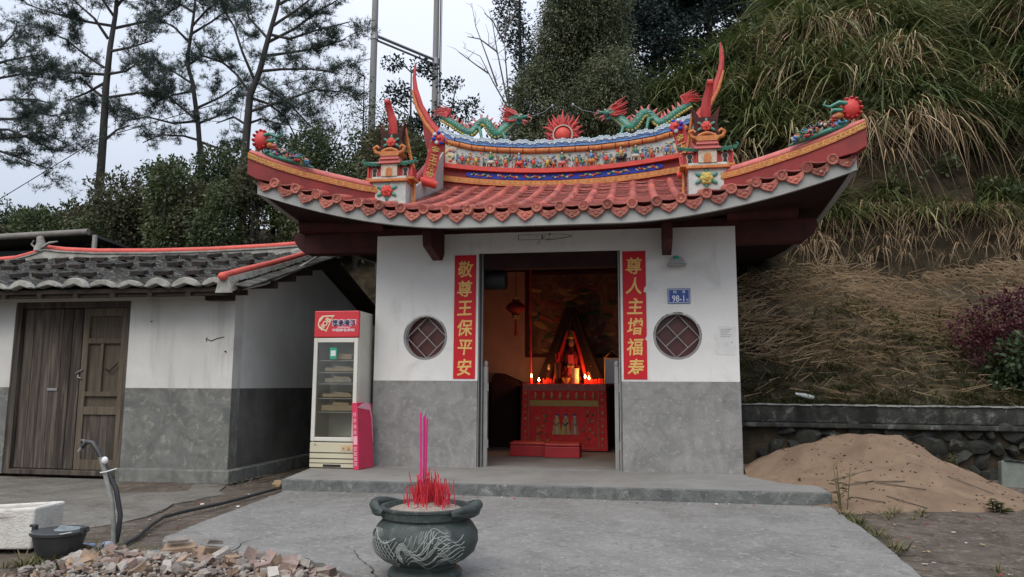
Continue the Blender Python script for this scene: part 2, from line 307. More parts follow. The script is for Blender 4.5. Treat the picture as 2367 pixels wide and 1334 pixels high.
INDARK = mat('inner_dado', (.06,.045,.04), (.04,.03,.028), 3, .9)
FLOORC = mat('floor_concrete', (.25,.245,.23), (.19,.185,.175), 2.5, .85, .2, 40, spec=.25, stain=[((.13,.12,.11), 4, .6, .8, .4)])
FLAME = mat('flame', (1,.6,.2), emit=((1,.5,.16), 30))
WAX = mat('red_wax', (.6,.02,.015), rough=.4, emit=((.8,.04,.01), .15))
PLATEB = mat('number_plate_blue', (.012,.055,.26), rough=.35, spec=.5)
PLATEW = mat('number_plate_white', (.72,.75,.8), rough=.4)
GREY = mat('grey_paint', (.3,.3,.29), (.24,.24,.23), 6, .6)
PAPERW = mat('old_paper', (.66,.665,.66), (.6,.6,.59), 9, .9, stain=[((.5,.5,.49), 14, .56, .66, .6)])
INK = mat('faded_ink', (.2,.19,.18), (.36,.35,.33), 14, .9)
# ------------------------------------------------------------------ ground, platform, slabs
g = MB(); NG = 60
xs_g = sorted(set([-200,-60,-20]+[-12+i*.5 for i in range(49)]+[20,60,200])); ys_g = sorted(set([-200,-60,-20]+[-9+i*.4 for i in range(40)]+[20,60,200]))
def gz(x, y):
    z = .035+.018*math.sin(x*2.1+y*1.3)*math.sin(y*1.7-x*.8)
    if x > 2.6 and y > -3: z += .05*min(1,(x-2.6))*min(1,(y+3)/2)
    return z
g.add([(x,y,gz(x,y) if abs(x) < 12 and -9 < y < 7 else 0) for y in ys_g for x in xs_g],
      [(j*len(xs_g)+i, j*len(xs_g)+i+1, (j+1)*len(xs_g)+i+1, (j+1)*len(xs_g)+i) for j in range(len(ys_g)-1) for i in range(len(xs_g)-1)])
struct(part('ground', g, DIRT, smooth=60))
def ragged(pts, amp=.02, step=.12, seed=1, closed=True):
    q = random.Random(seed); o = []
    for i in range(len(pts) if closed else len(pts)-1):
        a = Vector(pts[i]); b = Vector(pts[(i+1)%len(pts)]); n = max(1, int((b-a).length/step))
        for k in range(n):
            p = a.lerp(b, k/n); o.append((p.x+(q.uniform(-amp,amp) if k else 0), p.y+(q.uniform(-amp,amp) if k else 0)))
    return o
def notch(pts, w0):                # a crack: in along one lip, back along the other
    q = random.Random(9); P = ragged(pts, .012, .045, 12, False)+[pts[-1]]; n = len(P)
    L = [(x-w0*(1-i/n)*q.uniform(.4,1.2), y) for i, (x, y) in enumerate(P)]; Rr = [(x+w0*(1-i/n)*q.uniform(.4,1.2), y) for i, (x, y) in enumerate(P[:-1])]
    return L+Rr[::-1]
front = ragged([(-.2,-5.3),(-.3,-5.1),(-.40,-4.96)], .02, .06, 31, False)+notch([(-.46,-4.83),(-.59,-4.58),(-.76,-4.35),(-.87,-4.15),(-1.01,-4.01),(-1.19,-3.86)], .016)[::-1]+ragged([(-.53,-4.87),(-.69,-4.75),(-.85,-4.63),(-1.1,-4.41),(-1.15,-4.66),(-1.25,-4.71),(-1.46,-4.61),(-1.63,-4.51)], .02, .06, 32, False)+notch([(-1.67,-4.47),(-1.71,-4.23),(-1.77,-4.04),(-1.72,-3.9),(-1.7,-3.66)], .013)[::-1]+ragged([(-1.72,-4.46),(-1.89,-4.36),(-2.11,-4.22),(-2.32,-4.11),(-2.44,-4.16)], .02, .06, 33, False)
pav = part('pavement', MB().slab([(-2.72,-1.44),(2.9,-1.44)]+ragged([(2.9,-1.5),(2.86,-3.1),(2.78,-4.2),(2.7,-6.4),(.2,-6.4),(-.2,-5.3)], .014, .15, 3, False)+front+ragged([(-2.46,-3.95),(-2.5,-3.6),(-2.58,-2.77),(-2.7,-1.6)], .012, .12, 6, False), .0, .08), CONC)
struct(pav)
link('broken_slab', MB().slab(ragged([(-.28,-.2),(.26,-.16),(.22,.12),(-.05,.2),(-.3,.1)], .012, .06, 40), -.05, 0).mesh('broken_slab', CONC), pav, .004, loc=(-.66,-4.98,.055), rot=(R(-3),R(5),R(20)))
link('broken_slab', MB().slab(ragged([(-.2,-.1),(.2,-.12),(.16,.1),(-.16,.09)], .012, .06, 41), -.05, 0).mesh('broken_slab', CONC), pav, .004, loc=(-2.2,-4.36,.075), rot=(R(-6),R(-4),R(-12)))
ap = part('yard_concrete', MB().slab(ragged([(-14,-.7),(-3.9,-.7),(-3.65,-1.1),(-3.35,-1.6),(-3.5,-2.3),(-3.3,-3.0),(-3.45,-3.7),(-3.9,-4.1),(-14,-4.6)], .05, .2, 8), -.05, .042), CONCO); struct(ap)
plat = part('platform', MB().slab([(-2.76,-1.47),(2.93,-1.4),(2.95,.4),(2.5,3.9),(-2.5,3.9),(-3.1,.6)], 0, .2), STEP, bevel=.012); struct(plat)
flo = part('floor', MB().slab([(-2.735,-1.445),(2.905,-1.375),(2.92,.4),(2.48,3.88),(-2.48,3.88),(-3.07,.6)], .19, .204), FLOORC); struct(flo)

# ------------------------------------------------------------------ temple
TW, DL, DR, ZD, ZG, ZT = 2.28, -.911, .887, 2.904, 1.278, 3.22
temple = thing('temple', (0,0,.2), 'small red-roofed temple with white and grey walls and dragon ridge', 'temple')
def ring_panel(mb, x0, x1, z0, z1, cx, cz, r, y0, y1, mi=0, n=48):
    A = sorted([2*math.pi*i/n for i in range(n)]+[math.atan2(z-cz, x-cx) % (2*math.pi) for x in (x0,x1) for z in (z0,z1)])
    def outer(a):
        c, s = math.cos(a), math.sin(a); t = min([(x1-cx)/c if c > 1e-9 else 9e9, (x0-cx)/c if c < -1e-9 else 9e9, (z1-cz)/s if s > 1e-9 else 9e9, (z0-cz)/s if s < -1e-9 else 9e9])
        return cx+c*t, cz+s*t
    k = len(A); vs = []
    for a in A:
        o = outer(a); i = (cx+r*math.cos(a), cz+r*math.sin(a)); vs += [(o[0],y0,o[1]),(i[0],y0,i[1]),(i[0],y1,i[1]),(o[0],y1,o[1])]
    fs = []
    for i in range(k):
        a, b = i*4, (i+1)%k*4; fs += [(a,b,b+1,a+1)[::-1], (a+1,b+1,b+2,a+2)[::-1], (a+2,b+2,b+3,a+3)[::-1]]
    mb.add(vs, fs, mi)
w = MB()
ring_panel(w, -TW, DL, ZG, ZT, -1.602, 1.83, .275, 0, .2); ring_panel(w, DR, TW, ZG, ZT, 1.564, 1.83, .275, 0, .2)
w.box((DL, 0, ZD), (DR, .2, ZT))
part('front_wall', w, WHITE, temple)
part('wall_dado', MB().box((-TW-.004,-.005,.2), (DL-.002,.205,ZG)), GREYR, temple, bevel=.004); part('wall_dado', MB().box((DR+.002,-.005,.2), (TW+.004,.205,ZG)), GREYR, temple, bevel=.004)
for sx in (-1, 1):
    part('side_wall', MB().box((sx*TW-(0 if sx < 0 else .2), .2, ZG), (sx*TW+(.2 if sx < 0 else 0), 3.6, ZT)), WHITE, temple)
    part('side_dado', MB().box((sx*TW-(.004 if sx < 0 else .204), .206, .2), (sx*TW+(.204 if sx < 0 else .004), 3.6, ZG)), GREYR, temple)
part('back_wall', MB().box((-TW, 3.6, .2), (TW, 3.8, ZT)), WHITE, temple)
il = MB(); il.box((-2.079,3.59,1.27), (2.079,3.598,3.2)); il.box((-2.078,.21,1.27), (-2.072,3.589,3.2)); il.box((2.072,.21,1.27), (2.078,3.589,3.2)); part('inner_wall_paint', il, INWALL, temple)
il = MB(); il.box((-2.074,3.583,.205), (2.074,3.5975,1.269)); il.box((-2.076,.212,.205), (-2.068,3.582,1.269)); il.box((2.068,.212,.205), (2.076,3.582,1.269)); part('inner_dado', il, INDARK, temple)
part('ceiling', MB().box((-2.079,.2,3.2), (2.079,3.6,3.26)), BEAMD, temple)
# door opening: steel rails, shutter roller, low door posts
for x0, x1 in ((DL+.002, DL+.055), (DR-.03, DR-.002)):
    j = part('door_rail', MB().box((x0,.012,.204), (x1,.07,ZD-.004)), GREY, temple, bevel=.004)
    part('rail_slot', MB().box((x0+.015,.002,.206), (x1-.01,.0115,ZD-.01)), BLACK, j)
part('door_head', MB().box((DL+.06,.03,ZD-.2), (DR-.035,.18,ZD-.003)), BEAMD, temple)
part('shutter_roller', MB().tube([(DL+.02,.34,2.6),(DL+.3,.34,2.6)], .13, 16).box((DL+.03,.25,2.6), (DL+.12,.42,2.95)), BLACK, temple, smooth=40)
for x0 in (DL+.06, DR-.09):
    q = part('door_post', MB().box((x0,.08,.204), (x0+.05,.15,1.46)).ell((x0+.025,.115,1.49), (.03,.03,.045)), GREY, temple, bevel=.004)
    for z_ in (.45, 1.15): part('hinge', MB().tube([(x0+.06,.07,z_),(x0+.06,.07,z_+.1)], .012), STEEL, q)
part('door_sill', MB().box((DL,-.03,.203), (DR,.2,.216)), FLOORC, temple)
# round windows
PANE = mat('window_back_pane', (.1,.024,.02), (.07,.018,.016), 4, .3, spec=.5)
for cx in (-1.602, 1.564):
    rw = MB(); n = 48
    rw.lathe([(.262,-.03),(.272,-.012),(.290,-.012),(.290,.0),(.262,.0)], 48, mi=0, M=Matrix.Translation((cx,0.0,1.83)) @ Matrix.Rotation(R(-90),4,'X') @ Matrix.Diagonal((1,1,-1,1)), cap=False)
    win = part('round_window', rw, GREY, temple, smooth=40)
    part('pane', MB().lathe([(.001,0),(.274,0),(.274,.02),(.001,.02)], 32, M=Matrix.Translation((cx,.15,1.83)) @ Matrix.Rotation(R(-90),4,'X')), PANE, win)
    a = R(42) if cx > 0 else R(45); L = .375/2
    for k, (p0, p1) in enumerate((((-L,-L),(L,-L)),((L,-L),(L,L)),((L,L),(-L,L)),((-L,L),(-L,-L)),((-L,0),(L,0)),((0,-L),(0,L)))):
        rot = lambda p: (cx+p[0]*math.cos(a)-p[1]*math.sin(a), .085+.001*k, 1.83+p[0]*math.sin(a)+p[1]*math.cos(a))
        part('muntin', MB().tube([rot(p0), rot(p1)], .0075, 6), GREY, win)
# faded ink scroll over the door
sp = part('painted_scroll', MB().box((-.40,-.0025,3.125),(.16,-.0005,3.131)).box((-.4,-.0025,3.062),(.02,-.0005,3.068)), INK, temple)
for pe in ([(.0,3.06),(.2,3.085),(.29,3.105),(.29,3.09),(.2,3.072),(.0,3.05)],[(.16,3.132),(.29,3.112),(.29,3.105),(.16,3.125)],[(-.4,3.07),(-.4,3.124),(-.39,3.124),(-.39,3.07)]): part('painted_end', MB().prism(pe, -.003,-.001), INK, sp)
kn = MB()
for k in range(14): kn.ell((-.08+rng.uniform(-.09,.09), -.002, 3.07+rng.uniform(-.06,.06)), (rng.uniform(.006,.02), .002, rng.uniform(.006,.02)))
part('painted_knot', kn, INK, sp)
# roof shell --------------------------------------------------------
YE, XE, YB, YR = -1.12, 3.4, 4.82, 1.85
def Zr(x, y):
    ax = min(abs(x), XE); dd = max(0, min(y-YE, YB-y)); t = min(1, dd/2.84); s = 1 if ax < 1.8 else (XE-ax)/1.6
    q = min(t, s); u = max(0, (ax-.9)/2.5)**1.8
    return 3.165+1.03*(.8*q+.2*q*q)+.49*u*(.53+.47*(1-t)**1.6)
xs = [-3.4+6.8*i/68 for i in range(69)]; ys = [YE+(YB-YE)*i/60 for i in range(61)]
rb = MB(); nx, ny = len(xs), len(ys)
rb.add([(x,y,Zr(x,y)-.012) for y in ys for x in xs], [(j*nx+i, j*nx+i+1, (j+1)*nx+i+1, (j+1)*nx+i) for j in range(ny-1) for i in range(nx-1)], 0)
def Zsof(x, y):
    ax = min(abs(x), XE); dd = max(0, min(y-YE, YB-y)); t = min(1, dd/2.84); u = max(0, (ax-.9)/2.5)**1.8
    return 3.03+.49*u*(.53+.47*(1-t)**1.6)+.18*min(1, dd/1.2)*(1 if ax < 2.3 else max(0, (XE-ax)/1.1))
rb.add([(x,y,Zsof(x,y)) for y in ys for x in xs], [(j*nx+i, (j+1)*nx+i, (j+1)*nx+i+1, j*nx+i+1) for j in range(ny-1) for i in range(nx-1) if not (abs((xs[i]+xs[i+1])/2) < 2.2 and ys[j] > .1 and ys[j+1] < 3.7)], 1)
roof = part('roof', rb, [TILEP, BEAMD], temple, smooth=50)
fx = [-3.4+6.8*i/80 for i in range(81)]
fa = MB(); fa.band(fx, lambda x: Zr(x,YE)-.16, lambda x: Zr(x,YE)-.004, YE-.012, YE+.05); part('eave_fascia', fa, FASC, temple)
fb = MB(); fb.band(fx, lambda x: Zr(x,YB)-.16, lambda x: Zr(x,YB)-.004, YB-.05, YB+.012); part('eave_fascia', fb, FASC, temple)
for sx in (-1, 1):
    vs = []; yy = [YE+.051+(YB-YE-.102)*i/60 for i in range(61)]
    for y in yy:
        z = Zr(XE,y); vs += [(sx*3.412,y,z-.16),(sx*3.412,y,z-.004),(sx*3.35,y,z-.004),(sx*3.35,y,z-.16)]
    fs = [(i*4+j, i*4+4+j, i*4+4+(j+1)%4, i*4+(j+1)%4) for i in range(60) for j in range(4)]
    part('eave_fascia', MB().add(vs, fs if sx > 0 else [f[::-1] for f in fs]), FASC, temple)
for x in (-1.2, 0.35, 1.2): part('fascia_joint', MB().box((x-.003, YE-.0145, Zr(x,YE)-.158), (x+.003, YE-.0125, Zr(x,YE)-.006)), INK, temple)
# roll tiles
RL = .34; rt = MB().tube([(0,0,0),(0,RL*.5,0),(0,RL*1.02,0)], [.053,.053,.0518], 14).mesh('roll_tile', TILE, 45)
cap = MB(); MC = Matrix.Rotation(R(90),4,'X')
cap.lathe([(.001,.0),(.02,.0),(.023,-.007),(.03,-.007),(.034,.002),(.042,.004),(.046,.01),(.056,.01),(.06,.004),(.06,-.05),(.001,-.05)], 20, M=MC); capm = cap.mesh('tile_end_cap', TILEC, 40)
def drip_outline(k=1.0):
    P = [(-.105,.05),(-.112,.018),(-.1,-.02),(-.07,-.055),(-.03,-.078),(0,-.1),(.03,-.078),(.07,-.055),(.1,-.02),(.112,.018),(.105,.05),(.07,.03),(.035,.018),(0,.014),(-.035,.018),(-.07,.03)]
    return [(a*k, b*k) for a, b in P]
dr = MB(); dr.prism(drip_outline(), -.008, .012)
P = drip_outline(); 
for i in range(0, 10): dr.tube([(P[i][0]*.96,-.01,P[i][1]*.96),(P[i+1][0]*.96,-.01,P[i+1][1]*.96)], .008, 5)
dr.ell((0,-.008,-.04), (.028,.008,.024)); dr.ell((-.04,-.008,-.012), (.02,.007,.012)); dr.ell((.04,-.008,-.012), (.02,.007,.012))
for s_ in (-1,0,1): dr.ell((s_*.03,-.008,-.005+.0*s_), (.008,.007,.014))
dripm = dr.mesh('drip_tile', TILEC, 40)
PITCH = .263
def yend(x): return 1.66 if abs(x) < 1.75 else -.48-(abs(x)-1.95)*.4545
for k in range(-12, 13):
    x = k*PITCH; y = YE-.05; n = 0; ye = yend(x)
    while y < ye-.03 and n < 12:
        y1 = y+RL*.97; z0 = Zr(x,max(y,YE))+.04; z1 = Zr(x,max(y1,YE))+.04; L = math.hypot(y1-y, z1-z0); f = min(1, (ye-y)/(RL*.97))
        link('roll_tile', rt, roof, loc=(x+rng.uniform(-.007,.007), y, z0+rng.uniform(-.004,.004)), rot=(math.atan2(z1-z0, y1-y), 0, R(rng.uniform(-.9,.9))), scale=(1, f*L/RL*1.0, 1)); y = y1; n += 1
    link('tile_end_cap', capm, roof, loc=(x+rng.uniform(-.006,.006), YE-.055+rng.uniform(-.008,.008), Zr(x,YE)+.038+rng.uniform(-.005,.005)), rot=(R(rng.uniform(-7,7)),rng.uniform(0,6),R(rng.uniform(-6,6))))
for k in range(-13, 13):
    x = (k+.5)*PITCH
    if abs(x) > 3.38: x = math.copysign(3.3, x)
    sl = (Zr(x+.05,YE)-Zr(x-.05,YE))/.1
    link('drip_tile', dripm, roof, loc=(x, YE-.03, Zr(x,YE)-.015), rot=(R(rng.uniform(-9,4)), -math.atan(sl)+R(rng.uniform(-4,4)), R(rng.uniform(-5,5))), scale=(.92,1,rng.uniform(.84,1.0)))
for sx in (-1, 1):
    for k in range(22):
        y = YE+.2+k*.263; link('drip_tile', dripm, roof, loc=(sx*3.43, y, Zr(XE,y)-.015), rot=(0,0,R(90*sx)), scale=(1.1,1,1.1))
        link('tile_end_cap', capm, roof, loc=(sx*3.45, y+.13, Zr(XE,y+.13)+.045), rot=(0,0,R(90*sx)))
pt = MB()
for k in range(-13, 13):
    x = (k+.5)*PITCH; ye = yend(x)
    if abs(x) > 3.38: continue
    y = YE-.03
    while y < ye:
        j = rng.uniform(-.006,.006); z = Zr(x,max(y,YE)); z2 = Zr(x,max(y+.15,YE)); W = [(-.105,.02),(-.06,.004),(0,0),(.06,.004),(.105,.02)]
        lift = .05+rng.uniform(0,.012)
        vs = [(x+a+j, y, z+b+lift) for a, b in W]+[(x+a+j, y+.15, z2+b+.012) for a, b in W]+[(x+a+j, y, z+b+lift-.013) for a, b in W]
        pt.add(vs, [(i,i+1,6+i,5+i) for i in range(4)]+[(10+i,11+i,1+i,i) for i in range(4)]); y += .115
pt_o = part('pan_tiles', pt, TILEP, roof); pt_o['kind'] = 'stuff'
# beams under the eaves
part('wall_plate', MB().box((-TW-.02,-.03,3.165), (TW+.02,.2,3.26)), MAROON, temple)
for sx in (-1, 1):
    pl = MB().box((sx*(TW+.001) if sx > 0 else -3.3, .02, 2.96), (3.08 if sx > 0 else -(TW+.001), .24, 3.24))
    e = sx*3.08 if sx > 0 else -3.3
    pl.prism([(e,2.96),(e+sx*.1,3.04),(e+sx*.17,3.15),(e+sx*.15,3.24),(e,3.24)], .021,.239)
    be = part('corner_beam', pl, MAROON, temple, bevel=.006)
    part('purlin', MB().tube([(sx*(TW-.1),-.02,3.33),(sx*(3.0 if sx > 0 else 3.34),-.02,3.33)], .105, 16), MAROON, be, smooth=40)
for x in (-1.42, 1.452):
    part('eave_bracket', MB().prism([(0,3.2),(0,2.9),(.08,2.81),(.17,2.795),(.62,2.9),(.66,3.08),(.66,3.2)], -.055, .055, M=Matrix.Translation((x,0,0)) @ Matrix.Rotation(R(-90),4,'Z')), MAROON, temple, bevel=.006)
# main ridge --------------------------------------------------------
def B(x): return 4.235+.045*x*x
def S(x): return 4.43+.048*x*x
RP = [(0,4.785),(.5,4.79),(1,4.83),(1.4,4.885),(1.8,5.0),(2.0,5.14),(2.15,5.33),(2.3,5.62),(2.385,5.93),(2.41,6.15),(2.39,6.38)]
def RC(x):
    x = abs(x)
    for (a, b), (c, d_) in zip(RP, RP[1:]):
        if x <= c: return b+(d_-b)*(x-a)/(c-a)
    return RP[-1][1]
rx = [-1.86+3.72*i/48 for i in range(49)]
mr_ = part('main_ridge', MB().band(rx, lambda x: B(x)-.3, lambda x: RC(x), YR-.12, YR+.12), REDD, temple)
part('fret_band', MB().band(rx, lambda x: B(x)-.02, lambda x: B(x)+.07, YR-.15, YR+.15), ORANGE, mr_)
fr = MB()
for i in range(46):
    x = -1.8+3.6*i/45; z = B(x)+.03; fr.box((x-.024,YR-.153,z-.022),(x+.024,YR-.1502,z-.014)).box((x-.024,YR-.153,z+.014),(x+.024,YR-.1502,z+.022)).box((x-.006,YR-.153,z-.013),(x+.006,YR-.1502,z+.013))
stuff(part('fret_pattern', fr, GOLD, mr_))
bp = [-1.5+3.0*i/40 for i in range(41)]
part('blue_panel', MB().band(bp, lambda x: B(x)+.082+.03*max(0,abs(x)-1.42)/.08, lambda x: B(x)+.172-.03*max(0,abs(x)-1.42)/.08, YR-.145, YR-.1), BLUED, mr_)
for i in range(7):
    x0 = -1.26+i*.42; fl = MB()
    for k in range(9):
        x = x0+(k-4)*.036; z = B(x)+.127+.014*math.sin(k*1.4+i)
        fl.ell((x,YR-.15,z), (rng.uniform(.02,.036),.014,rng.uniform(.01,.02)), (k*3+i)%5, 7, 5, (0,rng.uniform(-1,1),0))
    part('relief_flower', fl, [YEL, CREAM, REDB, GREEN, ORANGE], mr_, smooth=60)
part('red_strip', MB().band(rx, lambda x: S(x)-.012, lambda x: S(x)+.055, YR-.2, YR+.2), REDB, mr_)
part('frieze_panel', MB().band([-1.72+3.44*i/40 for i in range(41)], lambda x: S(x)+.06, lambda x: RC(x)-.05, YR-.14, YR-.11), FRZ, mr_)
part('rope_moulding', MB().tube([(x,YR-.15,RC(x)-.01) for x in rx], .045, 8), ORANGE, mr_, smooth=50)
for i in range(19):
    x = -1.8+.2*i; part('rope_binding', MB().tube([(x-.008,YR-.15,RC(x)-.01),(x+.008,YR-.15,RC(x)-.01)], .049, 8), REDD, mr_)
SCA = mat('scale_teal', (.04,.2,.2), (.02,.13,.12), 30, .35, spec=.5); SCB = mat('scale_pale', (.14,.3,.16), (.06,.18,.1), 30, .35, spec=.5)
FIGM = [REDB, GREEN, BLUE, YEL, ORANGE, CREAM, BLACK, PINK]
def figure(mb, x, z, y, s, c, horse=None):
    if horse is not None:
        mb.ell((x,y,z+.07*s), (.09*s,.03,.04*s), horse, 8, 5); mb.ell((x+.085*s,y,z+.12*s), (.03*s,.025,.035*s), horse, 7, 5)
        for q in (-.07,-.03,.04,.07): mb.tube([(x+q*s,y,z+.06*s),(x+q*s*1.2,y,z-.01*s)], .012*s, 5, horse)
        z += .08*s
    mb.ell((x,y,z+.09*s), (.038*s,.03,.06*s), c, 8, 6); mb.ell((x,y-.005,z+.17*s), (.022*s,.022,.026*s), 5, 7, 5)
    mb.ell((x,y,z+.195*s), (.022*s,.022,.014*s), 6, 6, 4)
    for q in (-1,1): mb.tube([(x+q*.03*s,y,z+.12*s),(x+q*.07*s,y-.02,z+.1*s),(x+q*.075*s,y-.02,z+.15*s)], .012*s, 5, (c+2)%5)
    mb.tube([(x-.015*s,y,z+.05*s),(x-.03*s,y,z)], .016*s, 5, (c+1)%5); mb.tube([(x+.015*s,y,z+.05*s),(x+.035*s,y,z)], .016*s, 5, (c+1)%5)
for i, x in enumerate((-1.55,-1.33,-1.1,-.87,-.66,-.44,-.22,.0,.22,.44,.66,.88,1.1,1.33,1.55)):
    f_ = MB(); h = [None, None, 5, None, 0, None, None, 7, None, 4, None, 6, 5, None, None][i]
    figure(f_, x, S(x)+.075, YR-.18, .82, i*3 % 5, h)
    if i % 2 == 0: figure(f_, x+.09, S(x)+.07, YR-.17, .62, (i+3) % 5)
    for k in range(16): f_.ell((x+rng.uniform(-.12,.12), YR-.155+rng.uniform(-.02,.01), S(x)+rng.uniform(.07,.27)), (rng.uniform(.012,.03),.014,rng.uniform(.006,.014)), rng.choice((1,1,3,5,0,6,4,2)), 6, 4, (0,rng.uniform(-1.5,1.5),0))
    part('frieze_figurine', f_, FIGM, mr_, smooth=60)
for x0 in (-1.74, 1.74):
    part('corner_relief', MB().band([x0-.09,x0,x0+.09], lambda x: S(x)+.06, lambda x: RC(x)-.06, YR-.16, YR-.142), CREAM, mr_)
    q = MB()
    for k in range(12): q.ell((x0+rng.uniform(-.08,.08), YR-.165, S(x0)+rng.uniform(.1,.42)), (.035,.01,.02), rng.randrange(5), 7, 4, (0,rng.uniform(-1,1),0))
    part('corner_flower', q, FIGM, mr_, smooth=60)
# waves on the ridge
for i in range(13):
    x = -1.83+.305*i
    if abs(x) > 1.95: continue
    sl = math.atan((RC(x+.1)-RC(x-.1))/.2); M = Matrix.Translation((x,YR-.02,RC(x)+.035)) @ Matrix.Rotation(-sl,4,'Y'); wv = MB()
    out_ = [(-.15,0),(.15,0),(.15,.05),(.125,.085),(.05,.1),(0,.105),(-.06,.098),(-.125,.08),(-.15,.045)]
    wv.prism(out_, -.17, .1, 0, M)
    sc_ = [(-.15,.05)]+[(-.15+.3*t/24, .098-1.9*(-.15+.3*t/24)**2+.016*abs(math.sin(t*math.pi/4+i))) for t in range(25)]+[(.15,.05)]+[(.15-.3*t/8, .062-1.2*(.15-.3*t/8)**2-.012*math.sin(t*1.9)) for t in range(1,8)]
    wv.prism(sc_, -.182, -.1705, 1, M)
    for k in range(9):
        a = -.135+.034*k; wv.ell(tuple(M @ Vector((a,-.14,.105-1.6*a*a+.008*math.sin(k*1.9+i)))), (.025,.055,.027), 1, 7, 5)
    for k in range(2): wv.tube([tuple(M @ Vector((-.12+.24*t/6, -.108, .02+.03*k+.02*math.sin(t/6*math.pi)-.0))+Vector((0,-.066,0))) for t in range(7)], .004, 4, 1 if k else 0)
    part('wave_scroll', wv, [BLUE, SKYW], mr_, smooth=50)
# swallow-tail horns
for sx in (-1, 1):
    P = [(1.55,RC(1.55)+.05),(1.8,5.05),(2.0,5.19),(2.15,5.38),(2.3,5.66),(2.385,5.95),(2.41,6.15),(2.39,6.38)]
    hn = MB().tube([(sx*a,YR,b) for a, b in P], [.05,.055,.055,.05,.042,.032,.024,.01], 8, flat=1.3)
    h = part('swallow_tail', hn, REDP, temple, smooth=50)
    part('tail_rope', MB().tube([(sx*(a+.03),YR-.09,b-.05) for a, b in P[:6]], [.03,.034,.036,.034,.028,.015], 8), ORANGE, h, smooth=50)
    part('tail_panel', MB().prism([(sx*1.86,4.2),(sx*1.86,5.0),(sx*2.0,5.13),(sx*2.16,5.36),(sx*2.24,5.5),(sx*2.2,5.15),(sx*2.12,4.8),(sx*2.1,4.2)], YR-.1, YR+.1), REDD, h)
    ro = MB(); cx, cz = sx*2.0, 4.93
    for k in range(5): ro.ell((cx+.05*math.cos(k*1.257),YR-.13,cz+.05*math.sin(k*1.257)), (.045,.025,.045), 0, 8, 5)
    ro.ell((cx,YR-.15,cz), (.03,.02,.03), 0)
    for k in range(4): ro.ell((cx+.1*math.cos(k*1.6+.6),YR-.12,cz+.1*math.sin(k*1.6+.6)), (.055,.012,.03), 1, 7, 4, (0,-k*1.6,0))
    part('tail_flower', ro, [REDB, GREEN], h, smooth=60)
